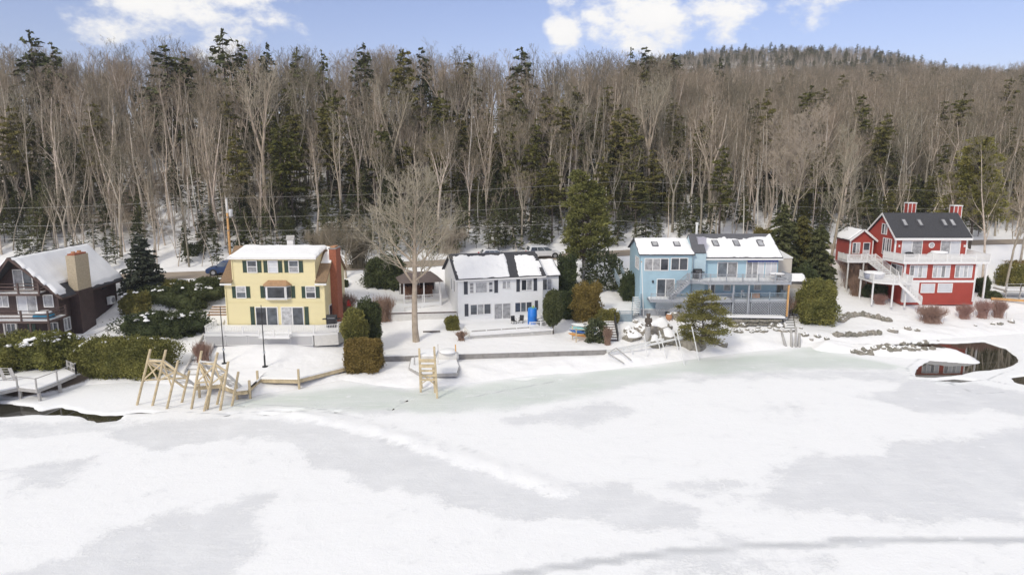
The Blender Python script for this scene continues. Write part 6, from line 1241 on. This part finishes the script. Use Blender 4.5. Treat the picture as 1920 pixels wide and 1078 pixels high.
def rock(label, px, py, wpx, group=None, i=None, cap=.62, sz=1.0, m=None, z=None):
    b = gp(px, py) if z is None else atz(px, py, z); s = wpx / 2 / F * b.y; i = _rk.randrange(5) if i is None else i; t = thing('boulder', label, 'boulder', (b.x, b.y + s * .6, b.z + s * .18), _rk.random() * 6.28, group); t.scale = (s * _rk.uniform(.9, 1.15), s * .85, s * sz * _rk.uniform(.8, 1.15))
    linkmesh('stone', ROCKS[i][0], t)
    if cap == .62 or k_cap(): linkmesh('snow_cap', ROCKS[i][1], t)
    return t
G1 = 'boulders on the bank before the blue house'
for k, (px, py, w_, lab) in enumerate(((1185, 640, 34, 'flat grey boulder left of the carved bear'), (1238, 628, 46, 'large boulder behind the pipe dock frame'), (1232, 652, 36, 'rounded boulder between legs of the pipe dock frame'), (1262, 648, 52, 'biggest snow topped boulder under the pipe dock frame'), (1303, 655, 46, 'brown boulder at the foot of the shore pine'), (1205, 628, 30, 'boulder beside the stump of the carved bear'), (1340, 645, 26, 'dark boulder just right of the shore pine trunk'), (1356, 651, 20, 'small dark boulder at the ice right of the shore pine'), (1180, 625, 20, 'dark boulder on the snow above the flat one'), (1193, 606, 12, 'small stone in the snow left of the bear'), (1330, 635, 24, 'grey boulder behind the shore pine trunk'), (1275, 597, 44, 'pinkish snow mantled rock below the lattice of the blue house'))): rock(lab, px, py, w_ * (1.15 if k < 11 else 1), G1, cap=.3 if k in (1, 4, 6) else .62, sz=1.1)
G2 = 'stones of the rough bank right of the shore pine'
_lab2 = 'stone in the dry laid bank between the shore pine and the stone steps'
for k in range(16): rock(('lower ' if k % 2 else 'upper ') + _lab2[:-len('between the shore pine and the stone steps')] + ('nearer the shore pine' if k < 5 else 'below the blue lattice' if k < 11 else 'nearer the stone steps'), 1376 + k * 6.6 + _rk.uniform(-2, 2), 614 + _rk.uniform(-5, 11) + k * .3, _rk.uniform(9, 20), G2)
rw = thing('stone_retaining_wall', 'brown fieldstone retaining wall below the blue house lattice', 'wall', (0, 0, 0))
for k in range(22):
    for j in range(2): p = gp(1368 + k * 4.4 + j * 2, 613 - k * .06); s = _rk.uniform(.22, .34); o = linkmesh('stone', ROCKS[(k + j) % 5][0], rw, (p.x, p.y + .1, p.z + .25 + j * .38)); o.scale = (s, .3, .24)
a, b_ = gp(1362, 611), gp(1470, 611); MB().bar((a.x, a.y + .5, a.z + 1.05), (b_.x, b_.y + .5, b_.z + 1.0), 1.0, .2).build('snow_layer', snow, rw)
G3 = 'stones beside the steps right of the blue house'
for k in range(26): rock(('top' if k < 9 else 'middle' if k < 18 else 'bottom') + ' stone edging the snowy steps right of the blue house', 1462 + _rk.uniform(-14, 22) + k * .9, 556 + k * 2.6 + _rk.uniform(-3, 3), _rk.uniform(5, 10), G3)
G4 = 'rocks along the shore below the red house'
for px, py, w_, lab in ((1510, 632, 16, 'dark rock at the shore below the olive evergreen'), (1535, 634, 14, 'low rock right of the logs on the shore'), (1522, 640, 10, 'small dark rock at the ice edge by the logs'), (1552, 637, 12, 'flat rock at the ice edge left of the long ledge'), (1676, 624, 20, 'long grey rock in the snow right of the ledge'), (1704, 619, 14, 'low rock left of the widest red-twigged shrub'), (1722, 622, 12, 'rounded rock below the widest red-twigged shrub'), (1863, 609, 9, 'first small rock at the right hand lawn edge'), (1878, 610, 12, 'pointed rock at the right hand lawn edge'), (1899, 606, 14, 'brown rock at the far right lawn edge'), (1830, 612, 6, 'tiny stone on the right hand lawn')): rock(lab, px, py, w_, G4)
def ledge(name, label, pts, h=.45, m=stoneb, w_=14):
    t = thing(name, label, 'stone wall', (0, 0, 0))
    for a, b_ in zip(pts[:-1], pts[1:]):
        A, B = gp(*a), gp(*b_); n_ = max(2, int((B - A).length / .55))
        for k in range(n_): p = A.lerp(B, (k + .5) / n_); o = linkmesh('stone', ROCKS[_rk.randrange(5)][0], t, (p.x, p.y + .2, p.z + .12)); o.scale = (.5, .42, 1.35 * h * _rk.uniform(.7, 1.2)); o.rotation_euler = (0, 0, _rk.uniform(-.4, .4)); 
        M = MB(); M.bar(A + Vector((0, .5, h * .8)), B + Vector((0, .5, h * .8)), .8, .12); M.build('snow_layer', snow, t)
    return t
ledge('stone_edging', 'curved line of brown stones round the terrace left of the red-twigged shrubs', [(1577, 606), (1590, 596), (1614, 592), (1645, 598), (1672, 605)])
ledge('stone_edging', 'straight low stone ledge on the shore below the curved terrace', [(1566, 632), (1600, 631), (1652, 627)], .4, stone)
# jetty
G5 = 'rocks of the snowy jetty by the open water'
jl = ('dark jetty rock at the shore end', 'rock on the snowy jetty running out beside the open water', 'brown jetty rock beside the open water')
for k in range(40):
    px = 1606 + 4.4 * k + _rk.uniform(-3, 3); dyy = _rk.uniform(-5, 6); ww = _rk.uniform(8, 19); rock('%s %s side rock of the snowy jetty, %s' % ('small' if ww < 12 else 'medium' if ww < 15.5 else 'large', 'far' if dyy < 0 else 'near', 'at its shore end' if k < 11 else 'along its middle' if k < 27 else 'at its outer end'), px, 660 - .06 * (px - 1600) + dyy + (4 if k < 8 else 0), ww, G5, sz=1.0, cap=.4)
# logs, steps
b = gp(1490, 652); t = thing('timber_logs', 'weathered upright logs sticking out of the snow at the foot of the stone steps', 'logs', b)
for dx, h, l in ((-.9, 1.5, -.5), (-.3, 1.9, .2), (.15, 2.1, .35), (.5, 1.4, .5)): M = MB(); M.tube((dx, 0, -.3), (dx + l * .6, .9, h), .17, .13, 8); M.build('log', greywood, t, True)
b = gp(1471, 622); c = gp(1462, 560); t = thing('garden_steps', 'snowy stone steps climbing right of the blue house', 'steps', (0, 0, 0)); steps(t, tuple(b + Vector((0, 0, .05))), tuple(c + Vector((0, 0, .1))), (1, 0, 0), 1.3, 14, stone, 'step_flight', risers=True, snowm=snow)
b = gp(1150, 640); c = gp(1140, 610); t = thing('shore_steps', 'dark timber steps with black handrail at the right end of the sea wall', 'steps', (0, 0, 0)); steps(t, tuple(b + Vector((-.8, 0, .05))), tuple(c + Vector((-.6, 0, .5))), (1, 0, 0), 1.3, 8, ctrim, 'step_flight', rail=(black, 1.3), snowm=snow)
b = gp(1186, 604); t = thing('terrace', 'snowy terrace with blue-grey railing below the left of the blue house', 'terrace', (b.x, b.y, b.z)); o = MB().box(-3.2, 0, 0, 2.6, -.3, .9).build('terrace_base', bluerail, t); MB().box(-3.1, -.1, .1, 2.5, .902, 1.1).build('snow_layer', snow, o); railing(t, [(-3.1, .05, .4), (0, .05, .4)], bluerail, .9, .14, 1.5)
c = gp(1178, 520); tp = Vector((14.9, 86.6, 6.5)); t = thing('side_stairs', 'grey stairs with railing descending left of the blue house', 'stairs', (0, 0, 0)); steps(t, (14.5, 84.8, 4.9), (14.1, 88.6, 6.5), (-1, 0, 0), 1.0, 11, bluerail, 'step_flight', rail=(bluerail, 0, 1.0), snowm=snow); steps(t, (b.x + 1.0, b.y + .8, 2.6), (b.x + 1.6, b.y + 3.6, 4.1), (-1, 0, 0), 1.0, 8, bluerail, 'lower_flight', rail=(bluerail, 0), snowm=snow)
pz = gp(1222, 592); t = thing('planter_wall', 'grey block planter wall filled with snow before the blue house', 'planter', (pz.x, pz.y, pz.z))
for k in range(3): MB().box(-1.6 + k * 1.08, -1.6 + k * 1.08 + 1.04, 0, .3, -.3, .62).build('block', greyrail, t)
MB().box(-1.6, 1.64, .3, 1.6, -.3, .66).build('snow_fill', snow, t)
b = gp(1207, 597); top = atY(1203, 492, b.y); t = thing('flagpole', 'slim white flagpole before the left wing of the blue house', 'flagpole', b); M = MB(); M.tube((0, 0, -.3), (top.x - b.x, 0, top.z - b.z), .06, .035, 8); M.build('pole', white, t, True); MB().lathe((0, 0, 0), [(.14, -.1), (.14, .25)], 10).build('base', metal, t); MB().lathe((top.x - b.x, 0, top.z - b.z), [(.02, 0), (.07, .05), (.05, .12)], 8).build('finial', polewood, t)
b = gp(1254, 600); t = thing('clay_pot', 'round terracotta pot with snow beside the rock below the blue house', 'pot', b); t.scale = (.75, .75, .75); MB().lathe((0, 0, 0), [(.3, 0), (.5, .3), (.52, .6), (.40, .82), (.46, .9)], 16).build('pot', clay, t, True); MB().lathe((0, 0, .86), [(.4, 0), (.3, .1), (.1, .14)], 12).build('snow_layer', snow, t, True)
# carved bear on a stump
b = gp(1214, 640); t = thing('tree_stump', 'tall weathered stump carrying the carved bear', 'stump', b); M = MB(); M.lathe((0, 0, -.3), [(.42, 0), (.36, .7), (.30, 1.4), (.33, 2.0)], 12); M.build('stump', greywood, t)
bb = bmesh.new()
for (x, y, z), (sx, sy, sz) in (((0, 0, .55), (.28, .24, .38)), ((0, -.02, 1.05), (.2, .19, .2)), ((0, -.19, 1.0), (.09, .12, .08)), ((-.15, 0, 1.22), (.06, .04, .07)), ((.15, 0, 1.22), (.06, .04, .07)), ((-.27, -.12, .62), (.09, .12, .26)), ((.27, -.12, .62), (.09, .12, .26)), ((-.18, -.12, .16), (.13, .2, .16)), ((.18, -.12, .16), (.13, .2, .16))):
    bmesh.ops.create_icosphere(bb, subdivisions=2, radius=1, matrix=Matrix.Translation((x, y, z)) @ Matrix.Diagonal((sx, sy, sz, 1)))
me = bpy.data.meshes.new('carved_bear'); bb.to_mesh(me); bb.free(); me.materials.append(bearwood); o = linkmesh('carved_bear', me, None, (b.x, b.y, b.z + 1.66)); o.scale = (1.15,) * 3; tag(o, 'dark carved wooden bear sitting on the tall stump', 'bear statue'); rmod = o.modifiers.new('merge', 'REMESH'); rmod.mode = 'VOXEL'; rmod.voxel_size = .045
b = gp(1237, 606); t = thing('garden_ornament', 'small pale garden figure in the snow right of the carved bear', 'ornament', b); MB().lathe((0, 0, 0), [(.2, 0), (.16, .3), (.22, .45), (.12, .7), (.15, .8), (.06, .95)], 10).build('figure', greywood, t, True)
# kayak rack
b = gp(1094, 640); t = thing('kayak_rack', 'pale timber rack leaning with stacked boats at the right end of the lawn', 'rack', b, .25)
for x in (-.85, .95): 
    for y in (0, 1.2): M = MB(); M.bar((x, y, -.1), (x, y, 1.9 if x > 0 else 1.5), .09); M.build('upright', yellowwood, t)
for k in range(3):
    for y in (0, 1.2): M = MB(); M.bar((-.95, y, .35 + k * .48), (1.05, y, .35 + k * .48), .07); M.build('rail', yellowwood, t)
def hull(label, col, loc, rz):
    m_ = mat('kayak_plastic', col, .4, .08); M = MB(); n_ = 12; sec = 8; vs = []
    for i in range(n_ + 1):
        u = i / n_ * 2 - 1; w_ = .34 * (1 - abs(u) ** 2.4) + .01; h = .16 * (1 - abs(u) ** 4) + .02
        for j in range(sec): a = 6.283 * j / sec; vs.append((w_ * math.cos(a), u * 1.6, h * math.sin(a) + .08 * u * u))
    M.add(vs, [(i * sec + j, i * sec + (j + 1) % sec, (i + 1) * sec + (j + 1) % sec, (i + 1) * sec + j) for i in range(n_) for j in range(sec)] + [tuple(range(sec)), tuple(n_ * sec + j for j in range(sec))]); t_ = thing('kayak', label, 'kayak', loc, rz); M.build('hull', m_, t_, True); MB().lathe((0, 0, .13), [(.2, 0), (.22, .05)], 12).build('cockpit', blackc, t_); return t_
for k, (col, lab) in enumerate((((.55, .25, .06), 'orange kayak at the bottom of the rack'), ((.03, .12, .35), 'dark blue kayak in the middle of the rack'), ((.25, .5, .48), 'pale sea green kayak on the upper tier of the rack'), ((.70, .72, .70), 'white kayak lying on top of the rack'))): hull(lab, col, b + Vector((-.1 + .1 * k, .6, .52 + .36 * k)), 1.2)
b = gp(810, 624); M = MB(); M.tube((-1.0, 0, .08), (.9, .15, .10), .10, .07, 7); M.tube((-.2, 0, .1), (.6, -.35, .16), .06, .03, 6); tag(M.build('fallen_branch', bearwood, None, True, b), 'short fallen branch on the lawn right of the big tree', 'branch')
b = gp(655, 592); t = thing('red_bird_feeder', 'small red feeder on a stick among the shrubs right of the yellow house', 'bird feeder', b); q = atY(655, 573, b.y).z - b.z; MB().tube((0, 0, -.2), (0, 0, q), .03, n=6).build('pole', greywood, t); MB().add([(-.25, -.2, q), (.25, -.2, q), (.25, .2, q), (-.25, .2, q), (-.2, -.15, q + .45), (.2, -.15, q + .45), (.2, .15, q + .45), (-.2, .15, q + .45), (0, 0, q + .75)], [(0, 3, 2, 1), (0, 1, 5, 4), (1, 2, 6, 5), (2, 3, 7, 6), (3, 0, 4, 7), (4, 5, 8), (5, 6, 8), (6, 7, 8), (7, 4, 8)]).build('feeder', redplastic, t)
# right dock / fence
b = gp(1884, 562); t = thing('timber_stand', 'grey open timber deck frame at the far right edge', 'deck', b); MB().box(0, 6, 0, 2.6, 1.1, 1.25).build('deck_board', greywood, t); MB().box(.05, 5.9, .05, 2.5, 1.252, 1.36).build('snow_layer', snow, t)
for x in (0.1, 2, 4, 5.9): M = MB(); M.box(x - .06, x + .06, 0, .12, -.5, 2.1); M.build('post', greywood, t)
railing(t, [(0, .05, 1.25), (6, .05, 1.25)], greywood, .9, 0, 2.0, rails=(.5,)); MB().bar((-2, -.2, .2), (4, -1.6, 0), .25, .3).build('low_beam', polewood, t)

# ================================================================ vehicles
def loft_car(name, label, cat, loc, rz, L, Wd, H, paint, suv=True, rack=False):
    t = thing(name, label, cat, loc, rz); hw = Wd / 2; g = .26
    if suv: low = [(-L / 2, g + .18), (-L / 2 + .06, .62), (-L / 2 + .1, 1.02), (-L / 2 + .25, 1.08), (L / 2 - 1.25, 1.10), (L / 2 - .3, .98), (L / 2 - .03, .80), (L / 2, g + .2), (L / 2 - .15, g), (-L / 2 + .12, g)]; roofp = [(-L / 2 + .12, 1.06), (-L / 2 + .38, H - .06), (-L / 2 + .8, H), (L / 2 - 2.3, H - .02), (L / 2 - 1.95, H - .10), (L / 2 - 1.15, 1.09)]
    else: low = [(-L / 2, g + .15), (-L / 2 + .04, .6), (-L / 2 + .12, .90), (L / 2 - 1.2, .92), (L / 2 - .25, .76), (L / 2, .55), (L / 2 - .02, g + .1), (L / 2 - .2, g), (-L / 2 + .12, g)]; roofp = [(-L / 2 + .25, .89), (-L / 2 + .75, H - .05), (-L / 2 + 1.2, H), (L / 2 - 2.2, H - .02), (L / 2 - 1.95, H - .08), (L / 2 - 1.05, .91)]
    M = MB()
    ax, bx = -L / 2 + L * .20, L / 2 - L * .19; wr = .37 if suv else .33
    M.prism_y(low, -hw, hw); o = M.build('body', paint, t)
    bv = o.modifiers.new('bevel', 'BEVEL'); bv.width = .07; bv.segments = 3
    n_ = len(roofp); vs = [(x, -hw * (1 - .16 * (z - 1.0) / .7) + .02, z) for x, z in roofp] + [(x, hw * (1 - .16 * (z - 1.0) / .7) - .02, z) for x, z in roofp]
    M = MB(); M.add(vs, [tuple(range(n_)), tuple(range(2 * n_ - 1, n_ - 1, -1))] + [(i, n_ + i, n_ + (i + 1) % n_, (i + 1) % n_) for i in range(n_)]); ob = M.build('cabin', paint, t); bv = ob.modifiers.new('bevel', 'BEVEL'); bv.width = .05; bv.segments = 2
    zb, zt_ = roofp[0][1] + .06, H - .14; xa, xb = roofp[0][0] + .28, roofp[-1][0] - .12; xt0, xt1 = roofp[1][0] + .18, roofp[-2][0] - .02
    for sy in (-1, 1):
        for k in range(3):
            f0, f1 = k / 3 + .012, (k + 1) / 3 - .012; yb = sy * (hw * (1 - .16 * (zb - 1.0) / .7) - .005); yt = sy * (hw * (1 - .16 * (zt_ - 1.0) / .7) - .005); e = .02 * sy
            q = [(xa + (xb - xa) * f0, yb, zb), (xa + (xb - xa) * f1, yb, zb), (xt0 + (xt1 - xt0) * f1, yt, zt_), (xt0 + (xt1 - xt0) * f0, yt, zt_)]; M = MB(); M.add(q + [(a, b_ + e, c) for a, b_, c in q], [(0, 1, 2, 3), (4, 5, 6, 7), (0, 1, 5, 4), (1, 2, 6, 5), (2, 3, 7, 6), (3, 0, 4, 7)]); M.build('side_window', glass, t)
        for x in (ax, bx):
            M = MB(); M.tube((x, sy * (hw - .24), wr), (x, sy * (hw + .03), wr), wr, n=20); wo = M.build('wheel', rubber, t); M = MB(); M.tube((x, sy * (hw - .1), wr), (x, sy * (hw + .04), wr), wr * .66, n=14); M.build('rim', rim, wo); M = MB(); M.tube((x, sy * (hw - .05), wr), (x, sy * (hw + .006), wr), wr + .09, n=20); M.build('wheel_arch', blackc, t)
        M = MB(); M.box(L / 2 - .32, L / 2 - .02, sy * (hw - .3) - .2, sy * (hw - .3) + .2, .66, .82); M.build('headlight', metal, t); M = MB(); M.box(-L / 2 + .01, -L / 2 + .2, sy * (hw - .18) - .16, sy * (hw - .18) + .16, .72, .98); M.build('tail_light', redplastic, t); M = MB(); M.box(xb - .15, xb + .05, sy * (hw + .1) - .1, sy * (hw + .1) + .1, zb + .02, zb + .18); M.build('wing_mirror', paint, t)
    for nm, (p, q) in (('windscreen', (roofp[-2], roofp[-1])), ('rear_window', (roofp[1], roofp[0]))):
        sg = 1 if nm == 'windscreen' else -1; a = Vector((p[0], 0, p[1])).lerp(Vector((q[0], 0, q[1])), .12); b_ = Vector((p[0], 0, p[1])).lerp(Vector((q[0], 0, q[1])), .85); d = Vector((.03 * sg, 0, .03)); M = MB(); wt, wb_ = hw * .82, hw * .92; q4 = [Vector((a.x, -wt, a.z)), Vector((a.x, wt, a.z)), Vector((b_.x, wb_, b_.z)), Vector((b_.x, -wb_, b_.z))]; M.add([tuple(v) for v in q4] + [tuple(v + d) for v in q4], [(0, 1, 2, 3), (4, 5, 6, 7), (0, 1, 5, 4), (1, 2, 6, 5), (2, 3, 7, 6), (3, 0, 4, 7)]); M.build(nm, glass, t)
    for sy in (-.6, .6): M = MB(); M.bar((roofp[2][0] - .1, sy, H + .06), (roofp[3][0], sy, H + .05), .05); M.build('roof_rail', black if rack else metal, t)
    if rack:
        for x in (roofp[2][0] + .4, roofp[3][0] - .3): M = MB(); M.bar((x, -.65, H + .11), (x, .65, H + .11), .06, .04); M.build('cross_bar', black, t)
    M = MB(); M.box(L / 2 - .03, L / 2 + .03, -.5, .5, .55, .75); M.build('grille', black, t); M = MB(); M.box(-.9, .9, -hw - .015, hw + .015, .30, .40); M.build('side_sill', blackc, t); return t
def on_road(px, py, off=0): b = gp(px, py); return b
x = atz(410, 521, 6.0).x; loft_car('parked_car', 'dark blue sport utility vehicle on the road left of the yellow house', 'car', (-36.6, float(roadY(-36.6)) - 1.2, float(roadZ(-36.6)) + .09), math.pi + .17, 5.0, 1.95, 1.85, carblue)
loft_car('parked_car', 'white sport utility vehicle parked behind the right end of the white house', 'car', (4.5, float(roadY(4.5)) - .6, float(roadZ(4.5)) + .09), .17, 4.9, 1.95, 1.78, carwhite)
loft_car('parked_car', 'white station wagon with roof rack parked behind the white house ridge', 'car', (-2.5, float(roadY(-2.5)) + .4, float(roadZ(-2.5)) + .09), .17, 4.6, 1.8, 1.48, carwhite, False, True)

# ================================================================ utility pole and wires
Yp_ = 83.0; top = atY(424, 372, Yp_); base = atY(431, 475, Yp_); t = thing('utility_pole', 'new tan utility pole with grey transformer behind the yellow house', 'utility pole', (top.x, Yp_, 4.5)); Hh = top.z - 4.5
MB().tube((0, 0, -.5), (0, 0, Hh), .17, .12, 10).build('pole', polewood, t, True); MB().tube((.0, 0, Hh - 2.6), (0, 0, Hh + .02), .128, .126, 10).build('weathered_top', offwhite, t, True); MB().lathe((.42, 0, Hh - 2.2), [(.2, 0), (.24, .05), (.24, .8), (.18, .88)], 14).build('transformer', mat('pale_grey_steel', (.6, .6, .6), .4), t, True); MB().bar((0, 0, Hh - 1.6), (.3, 0, Hh - 1.6), .08).build('bracket', metal, t)
for z in (0, -2.3, -3.9): MB().lathe((0, -.16, Hh + z - .05), [(.05, 0), (.07, .08), (.04, .18)], 8).build('insulator', greywood, t)
def wire(label, P, sag=.6, r=.012, name='power_line'):
    M = MB()
    for a, b_ in zip(P[:-1], P[1:]):
        a, b_ = Vector(a), Vector(b_); n_ = 14; pts = [a.lerp(b_, i / n_) - Vector((0, 0, sag * 4 * (i / n_) * (1 - i / n_))) for i in range(n_ + 1)]; seg_tube(M, pts, [r] * (n_ + 1), 4)
    return tag(M.build(name, mat('pale_wire', (.42, .40, .37), .5)), label, 'wire', 'overhead wires along the road')
p2 = (17.5, 97.5)
wire('topmost overhead wire at the utility pole', [atY(-150, 392, 74), (top.x, Yp_, top.z + .05), atY(1165, 340, 97.5), atY(2050, 360, 106)], .35)
wire('middle overhead wire at the utility pole', [atY(-150, 424, 74), (top.x, Yp_, top.z - 2.3), atY(1165, 378, 97.5), atY(2050, 392, 106)], .4)
wire('lowest overhead wire at the utility pole', [atY(-150, 448, 74), (top.x, Yp_, top.z - 3.9), atY(1165, 414, 97.5), atY(1500, 422, 100), atY(2050, 424, 106)], .35, .016)
q = atY(1165, 338, 97.7); t = thing('utility_pole', 'weathered utility pole hidden behind the tall evergreen', 'utility pole', (q.x - 4.3, 99.0, 7.0)); MB().tube((0, 0, -.5), (0, 0, q.z - 6.9), .16, .12, 10).build('pole', greywood, t, True)
b = gp(1091, 540); M = MB(); M.bar((0, 0, -.3), (.35, 0, 3.6), .3, .3); tag(M.build('grey_post', greywood, None, False, b), 'stout pale grey post leaning by the trunk of the tall evergreen', 'post')

# ================================================================ thin winter haze
hm = bpy.data.materials.new('haze_air'); hm.use_nodes = True; nt = hm.node_tree; nt.nodes.clear(); o_ = N(nt, 'ShaderNodeOutputMaterial'); v_ = N(nt, 'ShaderNodeVolumePrincipled'); v_.inputs['Color'].default_value = (.80, .85, .95, 1); v_.inputs['Density'].default_value = .00028; v_.inputs['Anisotropy'].default_value = .2; nt.links.new(v_.outputs[0], o_.inputs['Volume'])
MB().box(-1600, 2000, -150, 1700, -6, 215).build('haze', hm)['kind'] = 'stuff'
